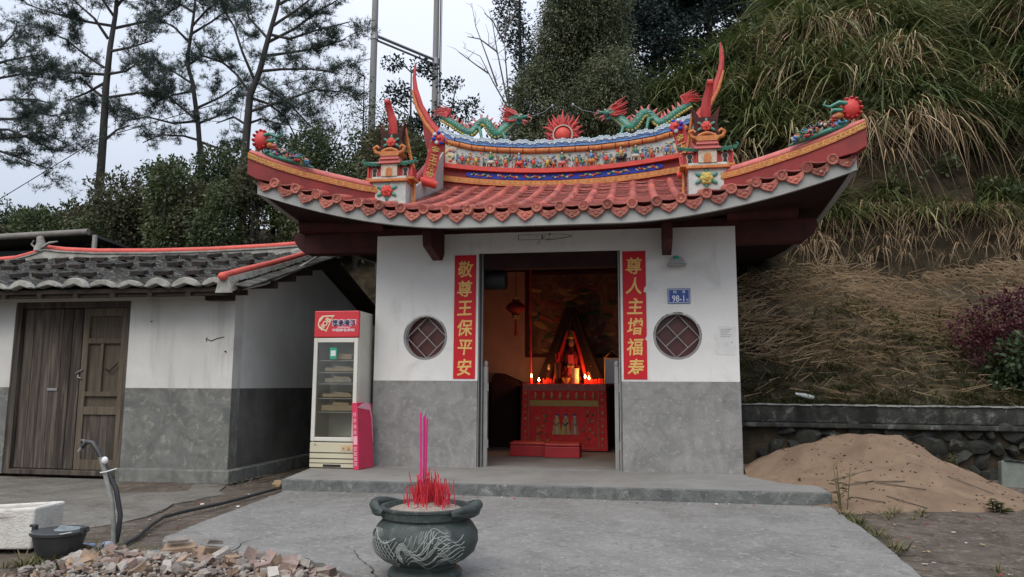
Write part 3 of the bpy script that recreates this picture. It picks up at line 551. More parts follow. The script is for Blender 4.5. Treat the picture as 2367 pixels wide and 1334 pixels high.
# dragons and flaming pearl
for sx in (-1, 1):
    D = [(.70,5.36),(.80,5.34),(.92,5.22),(1.03,5.11),(1.12,5.17),(1.2,5.3),(1.29,5.34),(1.38,5.26),(1.46,5.16),(1.58,5.2),(1.72,5.31),(1.86,5.41),(1.93,5.46)]
    up = []
    for i in range(len(D)-1):
        for t in range(4):
            a = t/4; p0, p1, p2, p3 = D[max(i-1,0)], D[i], D[i+1], D[min(i+2,len(D)-1)]
            cm = lambda q: .5*((2*p1[q])+(-p0[q]+p2[q])*a+(2*p0[q]-5*p1[q]+4*p2[q]-p3[q])*a*a+(-p0[q]+3*p1[q]-3*p2[q]+p3[q])*a**3)
            up.append((cm(0), cm(1)))
    body = MB(); yv = [YR+.05*math.sin(i*.3) for i in range(len(up))]
    body.tube([(sx*a,yv[i],b) for i, (a, b) in enumerate(up)], [.09*(1-.4*i/len(up)) for i in range(len(up))], 10)
    dg = part('dragon_ornament', body, GREEN, temple, smooth=60)
    bel = MB(); spk = MB()
    for i in range(2, len(up)-1):
        (a, b), (c, d_) = up[i], up[i-1]; tx, tz = c-a, d_-b; l = math.hypot(tx, tz) or 1; nx_, nz_ = tz/l, -tx/l
        if True:
            p = (sx*(a+nx_*.055), yv[i], b+nz_*.055); q = (sx*(a+nx_*.135-.02*tx/l), yv[i], b+nz_*.135+.015)
            
            if i % 2 == 0: spk.tube([p, q], [.03, .006], 5)
        bel.ell((sx*(a-nx_*.058), yv[i]-.04, b-nz_*.058), (.024,.03,.022), 0, 6, 4)
    stuff(part('back_spine', spk, PINK, dg)); stuff(part('belly_scales', bel, YEL, dg, smooth=60))
    hd = MB(); hx, hz = .68, 5.37
    hd.ell((sx*hx,YR,hz), (.075,.06,.05), 0, 10, 6); hd.ell((sx*(hx-.09),YR,hz+.01), (.06,.045,.028), 0, 10, 6, (0,sx*.25,0)); hd.ell((sx*(hx-.08),YR,hz-.055), (.06,.035,.018), 1, 8, 5, (0,-sx*.35,0))
    hd.ell((sx*(hx-.14),YR,hz+.035), (.022,.03,.02), 1)
    for q in (-1,1): hd.ell((sx*(hx-.03),YR+q*.05,hz+.035), (.018,.014,.018), 2); hd.tube([(sx*(hx+.02),YR+q*.03,hz+.04),(sx*(hx+.08),YR+q*.05,hz+.11),(sx*(hx+.15),YR+q*.05,hz+.13)], [.012,.01,.003], 6, 1)
    hd.tube([(sx*(hx-.13),YR-.03,hz-.0),(sx*(hx-.2),YR-.06,hz-.03),(sx*(hx-.17),YR-.07,hz-.1)], [.008,.007,.002], 5, 1)
    hd.tube([(sx*(hx-.05),YR,hz-.07),(sx*(hx-.09),YR,hz-.13)], [.02,.002], 5, 1)
    part('head', hd, [GREEN, PINK, CREAM], dg, smooth=60)
    scl = MB()
    for i in range(1, len(up)-1):
        (a, b), (c, d_) = up[i], up[i+1]; ang = math.atan2(d_-b, (c-a)); rr_ = .09*(1-.4*i/len(up))
        for j in range(7):
            th = -2.6+j*.62+(.31 if i % 2 else 0); n_ = Vector((-math.sin(ang)*math.cos(th), -math.sin(th) if False else math.sin(th), math.cos(ang)*math.cos(th))); p = Vector((a, yv[i], b))+n_*(rr_*.97); tdir = Vector((math.cos(ang),0,math.sin(ang))); sd = n_.cross(tdir)*.02
            V4 = [p-sd, p+tdir*.012+n_*.006, p+sd, p+tdir*.034+n_*.014]; V4 = [V4[0],V4[3],V4[2],p-tdir*.01]
            scl.add([(sx*v.x,v.y,v.z) for v in V4], [(0,1,2,3)], (i+j) % 3)
    stuff(part('scales', scl, [GREEN, SCA, SCB], dg))
    mn = MB()
    for k in range(16):
        a = -1.0+2.1*k/15; l = .25+.06*math.sin(k*2.2); y = YR+rng.uniform(-.05,.05)
        p = (sx*(hx+.03+.02*math.cos(a)), y, hz+.05*math.sin(a)); m_ = (sx*(hx+.03+l*.55*math.cos(a*.55)), y+rng.uniform(-.03,.03), hz+.02+l*.7*math.sin(a*.6+.1)); e = (sx*(hx+.03+l*math.cos(a*.5)), y, hz+.05+l*.8*math.sin(a*.6+.25))
        mn.tube([p, m_, e], [.02,.018,.003], 5)
    part('mane', mn, REDP, dg, smooth=60)
    tf = MB(); tx_, tz_ = 1.9, 5.44
    for k in range(11):
        a = .15+1.5*k/10; l = .16+.08*math.sin(k*1.7)**2
        tf.tube([(sx*(tx_-.04),YR+.02*math.sin(k),tz_-.01),(sx*(tx_-.05+l*.5*math.cos(a+.5)),YR,tz_+l*.6*math.sin(a+.4)),(sx*(tx_+l*math.cos(a*.75)),YR+.03*math.sin(k*2),tz_+.02+l*math.sin(a*.75))], [.022,.02,.003], 5)
    part('tail_fan', tf, REDP, dg, smooth=60)
    for j, (lx, lz) in enumerate(((.98,5.13),(1.36,5.24),(1.14,5.2))):
        lg = MB(); fy = YR-(.1 if j != 2 else -.1); fz = RC(lx)+.14
        lg.tube([(sx*lx,YR,lz),(sx*(lx-.06),fy,lz-.03),(sx*(lx-.1),fy,fz)], [.035,.028,.02], 7, 0); lg.ell((sx*(lx-.11),fy,fz), (.05,.035,.03), 1)
        for c in (-1,0,1): lg.tube([(sx*(lx-.12),fy+c*.02,fz),(sx*(lx-.19),fy+c*.03,fz-.03)], [.012,.003], 5, 2)
        part('leg', lg, [GREEN, REDB, CREAM], dg, smooth=60)
    part('rock_base', MB().ell((sx*1.12,YR,RC(1.12)+.11), (.22,.07,.045), 0).ell((sx*1.3,YR,RC(1.3)+.12), (.13,.06,.04), 1).ell((sx*.98,YR,RC(.98)+.11), (.1,.06,.04), 2), [REDB, YEL, ORANGE], dg, smooth=60)
    part('whisker_wire', MB().tube([(sx*.55,YR-.04,5.36),(sx*.3,YR-.06,5.42),(sx*.16,YR-.06,5.52)], .0022, 4).ell((sx*.16,YR-.06,5.52), (.016,.016,.016)), SKYW, dg)
pr_ = MB(); pc = 5.05
for ring, (nk, r0, l0, y) in enumerate(((19, .15, .19, YR), (15, .16, .11, YR-.035), (17, .14, .14, YR+.03))):
    for k in range(nk):
        a = R(-32)+R(244)*k/(nk-1); l = l0*(.8+.35*math.sin(a))*(1+.18*math.sin(k*2.3)); c, s_ = math.cos(a), math.sin(a); bend = .03*math.sin(k*1.7)
        pr_.tube([(r0*c,y,pc+r0*s_),((r0+l*.5)*c-bend*s_,y-.01,pc+(r0+l*.5)*s_+bend*c),((r0+l)*c,y,pc+(r0+l)*s_+.02)], [.034,.026,.003], 6)
pr_.lathe([(.001,-.05),(.2,-.05),(.2,.04),(.001,.04)], 28, M=Matrix.Translation((0,YR,pc)) @ Matrix.Rotation(R(90),4,'X'))
fp = part('flaming_pearl', pr_, REDP, temple, smooth=60)
part('pearl', MB().ell((0,YR-.06,pc-.005), (.118,.08,.115), 0, 20, 12), REDB, fp, smooth=80)
part('white_ring', MB().tube([(.148*math.cos(2*math.pi*i/32),YR-.062,pc-.005+.148*math.sin(2*math.pi*i/32)) for i in range(33)], .014, 6), CREAM, fp, smooth=60)
# vertical ridges with scroll, pavilions and upturned corner ridges
def rose(mb, c, r, mi, leaf, y):
    for k in range(6): a = k*1.047; mb.ell((c[0]+r*.55*math.cos(a), y, c[1]+r*.55*math.sin(a)), (r*.5,r*.25,r*.5), mi, 8, 5)
    for k in range(4): a = k*1.57+.4; mb.ell((c[0]+r*.25*math.cos(a), y-r*.2, c[1]+r*.25*math.sin(a)), (r*.3,r*.22,r*.3), mi, 8, 5)
    mb.ell((c[0],y-r*.35,c[1]), (r*.18,r*.18,r*.18), mi, 7, 5)
    for k in range(6): a = .5+k*1.047; mb.ell((c[0]+r*1.35*math.cos(a), y+.008, c[1]+r*1.1*math.sin(a)), (r*.62,r*.1,r*.3), leaf, 7, 4, (0,-a,0))
for sx in (-1, 1):
    X = sx*1.92
    vr = MB(); yy = [-.25+1.86*i/12 for i in range(13)]; vs = []
    for y in yy:
        zt = Zr(1.7,y)+.2+.42*max(0,(y+.25)/1.86)**1.6; zb = Zr(1.7,y)-.05
        vs += [(X-.09,y,zb),(X-.09,y,zt),(X+.09,y,zt),(X+.09,y,zb)]
    vr.add(vs, [(i*4+j, i*4+4+j, i*4+4+(j+1)%4, i*4+(j+1)%4) for i in range(12) for j in range(4)]+[(3,2,1,0),(48,49,50,51)])
    v = part('vertical_ridge', vr, FASC, temple)
    part('ridge_cap', MB().tube([(X,y,Zr(1.7,y)+.2+.42*max(0,(y+.25)/1.86)**1.6+.02) for y in yy], .06, 8), REDD, v, smooth=50)
    # scroll with characters leaning on the inner side
    Mb = Matrix.Translation((sx*1.73,.62,4.33)) @ Matrix.Rotation(sx*R(-28),4,'Z') @ Matrix.Rotation(-sx*R(12),4,'Y')
    sb = MB(); prof = [(.30,-.02),(.2,.0),(.05,.0),(-.1,-.01),(-.22,-.035),(-.3,-.07)]
    vs = []; 
    for z, y in prof: vs += [(-.085,y,z),(.085,y,z),(.085,y+.05,z),(-.085,y+.05,z)]
    sb.add(vs, [(i*4+j, i*4+(j+1)%4, i*4+4+(j+1)%4, i*4+4+j)[::-1] for i in range(5) for j in range(4)]+[(0,1,2,3),(23,22,21,20)], 0, Mb)
    sc_o = part('scroll_board', sb, REDP, v)
    part('scroll_roll', MB().tube([tuple(Mb @ Vector((-.12,-.06,-.32))), tuple(Mb @ Vector((.12,-.06,-.32)))], .055, 12), REDB, sc_o, smooth=50)
    md = MB().ell(tuple(Mb @ Vector((0,-.02,.36))), (.1,.04,.1), 0, 14, 8)
    for k in range(7): md.ell(tuple(Mb @ Vector((.075*math.cos(k*.9),-.05,.36+.075*math.sin(k*.9)))), (.03,.025,.03), 1+k % 2, 7, 5)
    md.ell(tuple(Mb @ Vector((0,-.06,.36))), (.035,.03,.03), 0, 8, 6)
    part('scroll_medallion', md, [REDB, BLUED, SKYW], sc_o, smooth=60)
    for k, ch in enumerate('金玉满堂'):
        zz = .2-.135*k; p = Mb @ Vector((0, -.012-(.0 if k < 2 else .012*(k-1.2)), zz))
        text(ch, .125, p, GOLD, sc_o, 'character', .002, .003, (R(90), -sx*R(12), sx*R(-28)))
    # pavilion
    Yp = -.52; pv = part('pavilion', MB().box((X-.22,Yp-.12,Zr(1.92,Yp)-.05),(X+.22,Yp+.16,3.79)), FRZ, temple, bevel=.01)
    q = MB(); rose(q, (X-.02,3.6), .075, 0 if sx < 0 else 2, 1, Yp-.14); part('rose', q, [REDB, GREEN, YEL], pv, smooth=60)
    part('base_ledge', MB().box((X-.245,Yp-.16,3.715),(X+.245,Yp+.18,3.752)).box((X-.31,Yp-.1,3.752),(X+.31,Yp+.14,3.785)), ORANGE, pv, bevel=.006)
    part('central_hall', MB().box((X-.105,Yp-.13,3.786),(X+.105,Yp+.1,3.945)), CREAM, pv, bevel=.005)
    arch = [(-.04,3.79),(.04,3.79),(.04,3.86)]+[(.04*math.cos(a*.314),3.86+.04*math.sin(a*.314)) for a in range(1,10)]+[(-.04,3.86)]
    part('arched_door', MB().prism([(X+a,b) for a, b in arch], Yp-.138, Yp-.1305), ORANGE, pv)
    for q in (-1, 1):
        wg = part('side_hall', MB().box((X+q*.2-.088,Yp-.08,3.786),(X+q*.2+.088,Yp+.1,3.925)).box((X+q*.282-.012,Yp-.1,3.786),(X+q*.282+.012,Yp-.081,3.925)).box((X+q*.118-.008,Yp-.1,3.786),(X+q*.118+.008,Yp-.081,3.925)), REDP, pv, bevel=.004)
        kx = X+q*.2
        part('keyhole_frame', MB().ell((kx,Yp-.082,3.872), (.042,.008,.042), 0, 12, 6).prism([(kx-.022,3.86),(kx+.022,3.86),(kx+.036,3.792),(kx-.036,3.792)], Yp-.089, Yp-.081), CREAM, wg)
        part('keyhole', MB().ell((kx,Yp-.09,3.872), (.029,.006,.03), 0, 12, 6).prism([(kx-.013,3.86),(kx+.013,3.86),(kx+.024,3.8),(kx-.024,3.8)], Yp-.096, Yp-.0895), BLACK, wg)
        rf = MB()
        for k in range(5): rf.tube([(X+q*(.13+.045*k),Yp-.14,3.94+.01*max(0,k-2)),(X+q*(.13+.045*k),Yp+.02,4.0)], .024, 7)
        rf.tube([(X+q*.28,Yp-.12,3.945),(X+q*.33,Yp-.13,3.96),(X+q*.345,Yp-.13,4.0),(X+q*.32,Yp-.13,4.01)], .012, 6)
        part('side_roof', rf, GREEN, wg, smooth=60)
    part('hall_roof', MB().box((X-.15,Yp-.16,3.946),(X+.15,Yp+.1,3.966)).prism([(X-.14,3.967),(X+.14,3.967),(X+.115,4.045),(X-.115,4.045)], Yp-.13, Yp+.1).box((X-.13,Yp-.15,4.0),(X+.13,Yp-.131,4.012)), PINK, pv, bevel=.004)
    tb = MB().prism([(X-.11,4.046),(X+.11,4.046),(X+.16,4.105),(X-.16,4.105)], Yp-.14, Yp+.08)
    for q in (-1, 1): tb.tube([(X+q*.12,Yp-.12,4.08),(X+q*.18,Yp-.13,4.1),(X+q*.2,Yp-.13,4.15),(X+q*.16,Yp-.13,4.175),(X+q*.13,Yp-.13,4.15)], [.02,.025,.025,.022,.015], 7)
    tb.tube([(X-.1+.025*k,Yp-.12,4.105+.035*math.sin(k/8*math.pi)) for k in range(9)], .02, 6)
    part('crest', tb, ORANGE, pv, smooth=50)
    rpn = part('rose_panel', MB().prism([(X-.16,4.1),(X+.16,4.1),(X+.13,4.28),(X+.17,4.5),(X+.1,4.4),(X+.08,4.36),(X-.08,4.36),(X-.1,4.4),(X-.17,4.5),(X-.13,4.28)], Yp-.06, Yp+.04), MAROON, pv, bevel=.006)
    q = MB(); rose(q, (X,4.24), .06, 0, 1, Yp-.08); part('rose', q, [REDB, GREEN], rpn, smooth=60)
    hp = [(X,Yp,4.34),(X-.0,Yp-.01,4.45),(X+sx*.02,Yp-.02,4.58),(X+sx*.05,Yp-.05,4.7),(X+sx*.055,Yp-.1,4.76)]
    part('horn', MB().tube(hp, [.06,.058,.052,.046,.042], 4, flat=1.0).tube([(hp[-1][0]-.03,hp[-1][1],hp[-1][2]),(hp[-1][0]+.03,hp[-1][1],hp[-1][2])], .035, 10), REDP, rpn, smooth=35)
    st = MB(); st.tube([(X-sx*.14,Yp+.02,4.48),(X-sx*.2,Yp+.1,4.1),(X-sx*.26,Yp+.1,3.9),(X-sx*.27,Yp+.05,3.45)], .022, 5); part('side_stay', st, ORANGE, pv)
    # corner ridge
    cp = [(1.98,-.5),(2.28,-.66),(2.6,-.82),(2.93,-.98),(3.2,-1.1),(3.39,-1.16),(3.49,-1.18)]
    topz = [3.66,3.68,3.735,3.80,3.875,3.945,3.99]; cr_ = MB(); vs = []
    def cpt(i, off): 
        a = Vector(cp[max(i-1,0)]); b = Vector(cp[min(i+1,len(cp)-1)]); t = (b-a).normalized(); return cp[i][0]+t.y*off*-1, cp[i][1]+t.x*off
    bz = [Zr(a, max(b,YE))+.03 for a, b in cp]; bz[-1] = 3.72; bz[-2] = 3.66
    for i in range(len(cp)):
        for off, z in ((-.07,bz[i]),(-.07,topz[i]),(.07,topz[i]),(.07,bz[i])):
            p = cpt(i, off); vs.append((sx*p[0],p[1],z))
    fs = [(i*4+j, i*4+4+j, i*4+4+(j+1)%4, i*4+(j+1)%4) for i in range(len(cp)-1) for j in range(4)]+[(3,2,1,0),tuple(len(vs)-4+j for j in range(4))]
    if sx > 0: fs = [f[::-1] for f in fs]
    co_ = part('corner_ridge', cr_.add(vs, fs), REDD, temple)
    part('ridge_cap', MB().tube([(sx*cp[i][0],cp[i][1],topz[i]+.015) for i in range(len(cp))], [.06]*5+[.05,.03], 8), PINK, co_, smooth=50)
    vs = []
    for i in range(len(cp)):
        for off, z in ((-.085,topz[i]-.085),(-.085,topz[i]-.012),(-.0705,topz[i]-.012),(-.0705,topz[i]-.085)):
            p = cpt(i, off); vs.append((sx*p[0],p[1],z))
    fs2 = [(i*4+j, i*4+4+j, i*4+4+(j+1)%4, i*4+(j+1)%4) for i in range(len(cp)-1) for j in range(4)]
    part('fret_band', MB().add(vs, fs2 if sx < 0 else [f[::-1] for f in fs2]), ORANGE, co_)
    fr = MB()
    for k in range(26):
        u = k/26*(len(cp)-1.05); i = int(u); t = u-i; p0 = cpt(i,-.0855); p1 = cpt(i+1,-.0855); z = topz[i]*(1-t)+topz[i+1]*t-.048; a = p0[0]*(1-t)+p1[0]*t; b = p0[1]*(1-t)+p1[1]*t
        fr.cbox((sx*a,b,z-.018), (.05,.005,.007), 0, (0,0,sx*R(-25))); fr.cbox((sx*a,b,z+.018), (.05,.005,.007), 0, (0,0,sx*R(-25))); fr.cbox((sx*a,b,z), (.012,.005,.03), 0, (0,0,sx*R(-25)))
    stuff(part('fret_pattern', fr, GOLD, co_))
    # guardian beast riding the tip
    gb = MB(); gx = 3.34; gy = -1.14
    gb.ell((sx*(gx+.02),gy,4.16), (.1,.085,.115), 0, 14, 8)
    for k in range(12): a = k*.52; gb.ell((sx*(gx+.03+.095*math.cos(a)),gy-.02,4.16+.11*math.sin(a)), (.022,.05,.022), 0, 6, 4)
    gb.ell((sx*(gx-.11),gy-.03,4.08), (.05,.055,.045), 4, 10, 6); gb.ell((sx*(gx-.155),gy-.045,4.065), (.03,.035,.022), 7, 8, 5); gb.ell((sx*(gx-.15),gy-.04,4.03), (.03,.03,.012), 0, 8, 5)
    gb.tube([(sx*(gx-.02),gy-.05,4.2),(sx*(gx-.1),gy-.06,4.215),(sx*(gx-.2),gy-.05,4.17),(sx*(gx-.26),gy-.05,4.2),(sx*(gx-.23),gy-.05,4.25)], [.024,.024,.018,.014,.006], 7, 1)
    gb.tube([(sx*(gx-.08),gy-.06,4.12),(sx*(gx-.17),gy-.07,4.13),(sx*(gx-.2),gy-.06,4.1)], [.03,.022,.01], 6, 1)
    gb.tube([(sx*(gx-.02),gy,4.0),(sx*(gx-.15),gy,3.95),(sx*(gx-.3),gy+.04,3.91),(sx*(gx-.46),gy+.1,3.87),(sx*(gx-.58),gy+.14,3.83)], [.05,.036,.03,.026,.012], 8, 1)
    q = random.Random(3)
    for k in range(80):
        u = q.random(); a_ = q.uniform(0,6.28); gb.ell((sx*(gx-.05-.5*u)+q.uniform(-.02,.02), gy+.12*u-.03+.03*math.cos(a_), 4.02-.15*u+q.uniform(-.02,.07)*(1-.4*u)), (q.uniform(.014,.034),.022,q.uniform(.01,.024)), q.choice((0,1,2,3,4,5,6,7,2,6)), 6, 4, (0,q.uniform(-1.5,1.5),0))
    for k in range(9): gb.tube([(sx*(gx-.26-.02*k),gy+.03,3.93),(sx*(gx-.3-.03*k),gy+.04,4.05-.012*k)], [.014,.003], 5, (2,6,1)[k % 3])
    part('guardian_beast', gb, [REDP, GREEN, BLUE, YEL, ORANGE, CREAM, BLACK, PINK], co_, smooth=60)
# ------------------------------------------------------------------ things on the facade
for x0, chars, lab in ((-1.226, '敬尊王保平安', 'red paper couplet strip left of the temple door'), (.9126, '尊人主增福寿', 'red paper couplet strip right of the temple door, slightly torn')):
    cb = thing('couplet', (x0+.142,-.006,1.3025), lab, 'couplet', 'door couplets')
    bl = [(x0,1.3025),(x0+.284,1.3025),(x0+.286,2.883),(x0+.002,2.883)]
    if x0 > 0: bl = [(x0,1.3025),(x0+.284,1.3025),(x0+.285,1.77),(x0+.262,1.79),(x0+.285,1.835),(x0+.285,2.36),(x0+.255,2.375),(x0+.262,2.42),(x0+.286,2.45),(x0+.286,2.883),(x0+.002,2.883)]
    part('paper', MB().prism(bl, -.008, -.0055), PAPERR, cb)
    for k, ch in enumerate(chars):
        o = text(ch, .225, (x0+.142+rng.uniform(-.006,.006), -.0095, 2.70-k*.2505), INKG, cb, 'character', .0035, .0012, (R(90), R(rng.uniform(-2,2)), 0), (.9,.98,1), .12)
npl = thing('number_plate', (1.593,-.01,2.315), 'blue house number plate reading 98-1 on white wall', 'number plate')
part('plate', MB().box((1.458,-.016,2.222),(1.726,-.008,2.405)), PLATEB, npl, bevel=.004)
part('border', MB().box((1.468,-.0175,2.391),(1.716,-.0162,2.396)).box((1.468,-.0175,2.231),(1.716,-.0162,2.236)).box((1.468,-.0175,2.2365),(1.473,-.0162,2.3905)).box((1.711,-.0175,2.2365),(1.716,-.0162,2.3905)), PLATEW, npl)
text('98-1', .105, (1.582,-.0175,2.282), PLATEW, npl, 'number', .001, .001, scale=(.85,1.05,1)); text('号', .036, (1.69,-.0175,2.262), PLATEW, npl, 'character', 0, .001)
text('内', .042, (1.545,-.0175,2.364), PLATEW, npl, 'character', .0005, .001); text('洋', .042, (1.648,-.0175,2.364), PLATEW, npl, 'character', .0005, .001)
fl = thing('floodlight', (1.57,-.02,2.7), 'small tilted floodlight above the blue number plate', 'light')
hb = MB(); hb.add([(1.51,-.03,2.79),(1.63,-.03,2.79),(1.63,-.075,2.79),(1.51,-.075,2.79),(1.465,-.05,2.7),(1.675,-.05,2.7),(1.675,-.17,2.69),(1.465,-.17,2.69)], [(0,3,2,1),(4,5,6,7),(0,1,5,4),(1,2,6,5),(2,3,7,6),(3,0,4,7)])
part('housing', hb, mat('lamp_grey', (.5,.49,.46), rough=.5), fl, bevel=.004)
part('rim', MB().box((1.455,-.178,2.672),(1.685,-.045,2.688)), mat('lamp_rim', (.3,.29,.28), rough=.5), fl, bevel=.003)
part('glass', MB().box((1.475,-.165,2.668),(1.665,-.055,2.6715)), mat('lamp_glass', (.2,.21,.21), rough=.15), fl)
part('junction_box', MB().ell((1.565,-.085,2.772), (.045,.03,.03), 0, 12, 6), mat('lamp_green', (.05,.3,.24), rough=.5), fl, smooth=60)
part('mounting_arm', MB().tube([(1.57,-.001,2.79),(1.57,-.05,2.78),(1.57,-.08,2.74)], .009, 6), GREY, fl)
nt_ = thing('paper_notice', (2.13,-.006,1.6), 'weathered pale paper notice on white wall beside round window', 'notice')
part('sheet', MB().prism([(2.02,1.60),(2.235,1.595),(2.245,1.66),(2.24,1.8),(2.25,1.94),(2.2,1.93),(2.15,1.95),(2.05,1.945),(2.045,1.87),(1.99,1.85),(2.0,1.78),(2.03,1.74),(1.99,1.68)], -.004, -.001), PAPERW, nt_)
lp = MB()
for k in range(5): lp.box((2.07,-.0052,1.9-k*.022),(2.2-.02*(k % 3),-.0042,1.906-k*.022))
lp.ell((2.2,-.004,1.745), (.008,.002,.008)); part('faded_print', lp, INK, nt_)

# ------------------------------------------------------------------ drinks fridge
fr0 = (-2.62,-.18,.204); fg = thing('drinks_fridge', fr0, 'white glass-door drinks fridge with red sign beside temple wall', 'fridge')
X0, X1, Y0, Y1 = -2.925, -2.335, -.43, .07
sh = MB(); sh.box((X0,Y0+.05,.22),(X0+.035,Y1,2.14)).box((X1-.035,Y0+.05,.22),(X1,Y1,2.14)).box((X0+.035,Y1-.03,.22),(X1-.035,Y1,2.14)).box((X0+.035,Y0+.05,2.11),(X1-.035,Y1-.03,2.14)).box((X0+.035,Y0+.05,.22),(X1-.035,Y1-.03,.52))
part('cabinet', sh, FRIDGE, fg, bevel=.006)
li = MB(); a, b = X0+.036, X1-.036; li.box((a,Y1-.045,.521),(b,Y1-.031,1.79)).box((a,Y0+.06,.521),(a+.008,Y1-.046,1.79)).box((b-.008,Y0+.06,.521),(b,Y1-.046,1.79)).box((a,Y0+.055,1.79),(b,Y1-.046,1.81)); part('liner', li, LINER, fg)
sg = part('sign_panel', MB().box((X0,Y0,1.81),(X1,Y0+.049,2.142)), FRED, fg, bevel=.01)
dn = MB(); F0, F1, Z0, Z1 = X0+.004, X1-.004, .53, 1.80
dn.box((F0,Y0,Z0),(F0+.05,Y0+.045,Z1)).box((F1-.05,Y0,Z0),(F1,Y0+.045,Z1)).box((F0+.05,Y0,Z1-.055),(F1-.05,Y0+.045,Z1)).box((F0+.05,Y0,Z0),(F1-.05,Y0+.045,Z0+.05))
dr_ = part('door', dn, FRIDGE, fg, bevel=.006)
part('glass', MB().box((F0+.05,Y0+.018,Z0+.05),(F1-.05,Y0+.024,Z1-.055)), GLASS, dr_)
gk = part('lower_grille', MB().box((X0,Y0+.004,.215),(X1,Y0+.049,.516)), FRIDGEY, fg, bevel=.006)
part('grille_slot', MB().box((X0+.002,Y0+.0005,.318),(X1-.002,Y0+.0035,.328)).box((X0+.002,Y0+.0005,.388),(X1-.002,Y0+.0035,.398)).box((X0+.002,Y0+.0005,.265),(X1-.002,Y0+.0035,.272)).box((X0+.18,Y0+.0005,.224),(X0+.41,Y0+.0035,.252)), BLACK, gk)
part('control_panel', MB().box((X0+.4,Y0-.001,.42),(X0+.56,Y0+.0035,.485)), CARD, gk)
part('knob', MB().tube([(X0+.5,Y0-.012,.452),(X0+.5,Y0-.0015,.452)], .017, 12), GOLD, gk); part('knob', MB().tube([(X0+.44,Y0-.008,.45),(X0+.44,Y0-.0015,.45)], .012, 12), STEEL, gk); part('lock', MB().tube([(X0+.07,Y0-.004,.49),(X0+.07,Y0+.003,.49)], .01, 10), STEEL, gk)
for z in (1.52, 1.37, 1.23, 1.05, .88): 
    s_ = MB(); s_.tube([(a+.012,Y0+.085,z),(b-.012,Y0+.085,z)], .006, 5).tube([(a+.012,Y1-.07,z),(b-.012,Y1-.07,z)], .005, 5)
    for k in range(12): xx = a+.03+k*(b-a-.06)/11; s_.tube([(xx,Y0+.085,z+.004),(xx,Y1-.07,z+.004)], .0025, 4)
    part('shelf', s_, mat('shelf_wire', (.6,.6,.56), rough=.4) if 'shelf_wire' not in MATS else MATS['shelf_wire'], fg)
for x in (X0+.06, X1-.06):
    for y in (Y0+.08, Y1-.06): part('foot', MB().tube([(x,y,.204),(x,y,.221)], .018, 8), BLACK, fg)
LOGO = mat('logo_cream', (.72,.6,.42), rough=.5); NAVY = mat('sign_navy', (.01,.02,.1), rough=.5); SGW = mat('sign_white', (.75,.72,.72), rough=.5)
cx, cz = X0+.15, 1.985
outl = [(-.1,.0),(-.085,.06),(-.045,.095),(.01,.1),(.12,.102),(.085,.06),(.015,-.105),(-.04,-.075),(-.1,-.035)]
inn = [(x*.82-.002, z*.82) for x, z in outl]; lm = MB()
for i in range(len(outl)):
    j = (i+1) % len(outl); lm.prism([(cx+outl[i][0],cz+outl[i][1]),(cx+outl[j][0],cz+outl[j][1]),(cx+inn[j][0],cz+inn[j][1]),(cx+inn[i][0],cz+inn[i][1])], Y0-.003, Y0-.0005)
part('logo_fan', lm, LOGO, sg)
part('logo_leaf', MB().prism([(cx-.1,cz+.0),(cx-.085,cz+.06),(cx-.045,cz+.095),(cx-.03,cz+.065),(cx-.05,cz+.05),(cx-.06,cz+.03)], Y0-.0045, Y0-.0032), LOGO, sg)
text('HOB', .085, (cx-.008,Y0-.004,cz-.005), LOGO, sg, 'lettering', .003, .0008, (R(90),R(-50),0))
text('惠泉啤酒', .078, (X1-.195,Y0-.002,1.99), SGW, sg, 'lettering', .007, .0008, scale=(1,1.05,1)); text('惠泉啤酒', .078, (X1-.195,Y0-.0045,1.99), NAVY, sg, 'lettering', .0012, .0008, scale=(1,1.05,1))
part('printed_line', MB().box((X1-.28,Y0-.003,1.927),(X1-.115,Y0-.001,1.942)), PINKL, sg); text('中国驰名商标', .04, (X1-.2,Y0-.002,1.9), SGW, sg, 'lettering', .0006, .0008, scale=(1.25,1,1))
lb = part('payment_sticker', MB().box((X0+.215,Y0+.012,1.54),(X0+.305,Y0+.0165,1.68)), mat('sticker_green', (.03,.32,.2), rough=.5), dr_)
part('sticker_field', MB().box((X0+.228,Y0+.0095,1.575),(X0+.292,Y0+.0118,1.645)), PAPERW, lb)
for i, (z, w0, w1, h) in enumerate(((1.53,.2,.47,.07),(1.38,.12,.49,.065),(1.24,.12,.47,.075),(1.06,.1,.48,.06),(.89,.09,.5,.1))):
    pk = thing('paper_packet', (X0+(w0+w1)/2,-.15,z), ['tan packet beside the green sticker on the top shelf of the fridge','tan packet on the second shelf of the drinks fridge','cream packet on the middle shelf of the drinks fridge','thin tan packet on the fourth shelf of the drinks fridge','wide tan carton on the lowest shelf of the drinks fridge'][i], 'packet', 'packets in the fridge')
    part('carton', MB().box((X0+w0,Y0+.1,z+.0085),(X0+w1,Y1-.1,z+.0085+h*.7)), CARD if i != 2 else CREAM, pk, bevel=.004)
    part('lid', MB().cbox((X0+(w0+w1)/2+.02,-.2,z+.0085+h*.9), (.2,.2,h*.35), 0, (R(4),R(3),R(8))), CREAM if i % 2 else CARD, pk, bevel=.003)
pb = thing('pink_carton', (-2.27,-.33,.204), 'tall pink flattened carton standing against side of the fridge', 'carton')
Mp = Matrix.Translation((-2.285,-.52,.204)) @ Matrix.Rotation(R(-3),4,'Y') @ Matrix.Rotation(R(-9),4,'Z')
part('panel', MB().box((-.035,0,0),(.04,.36,.78),0,Mp).box((-.04,.0,.78),(.035,.2,.80),0,Mp), PINKC, pb, bevel=.006)
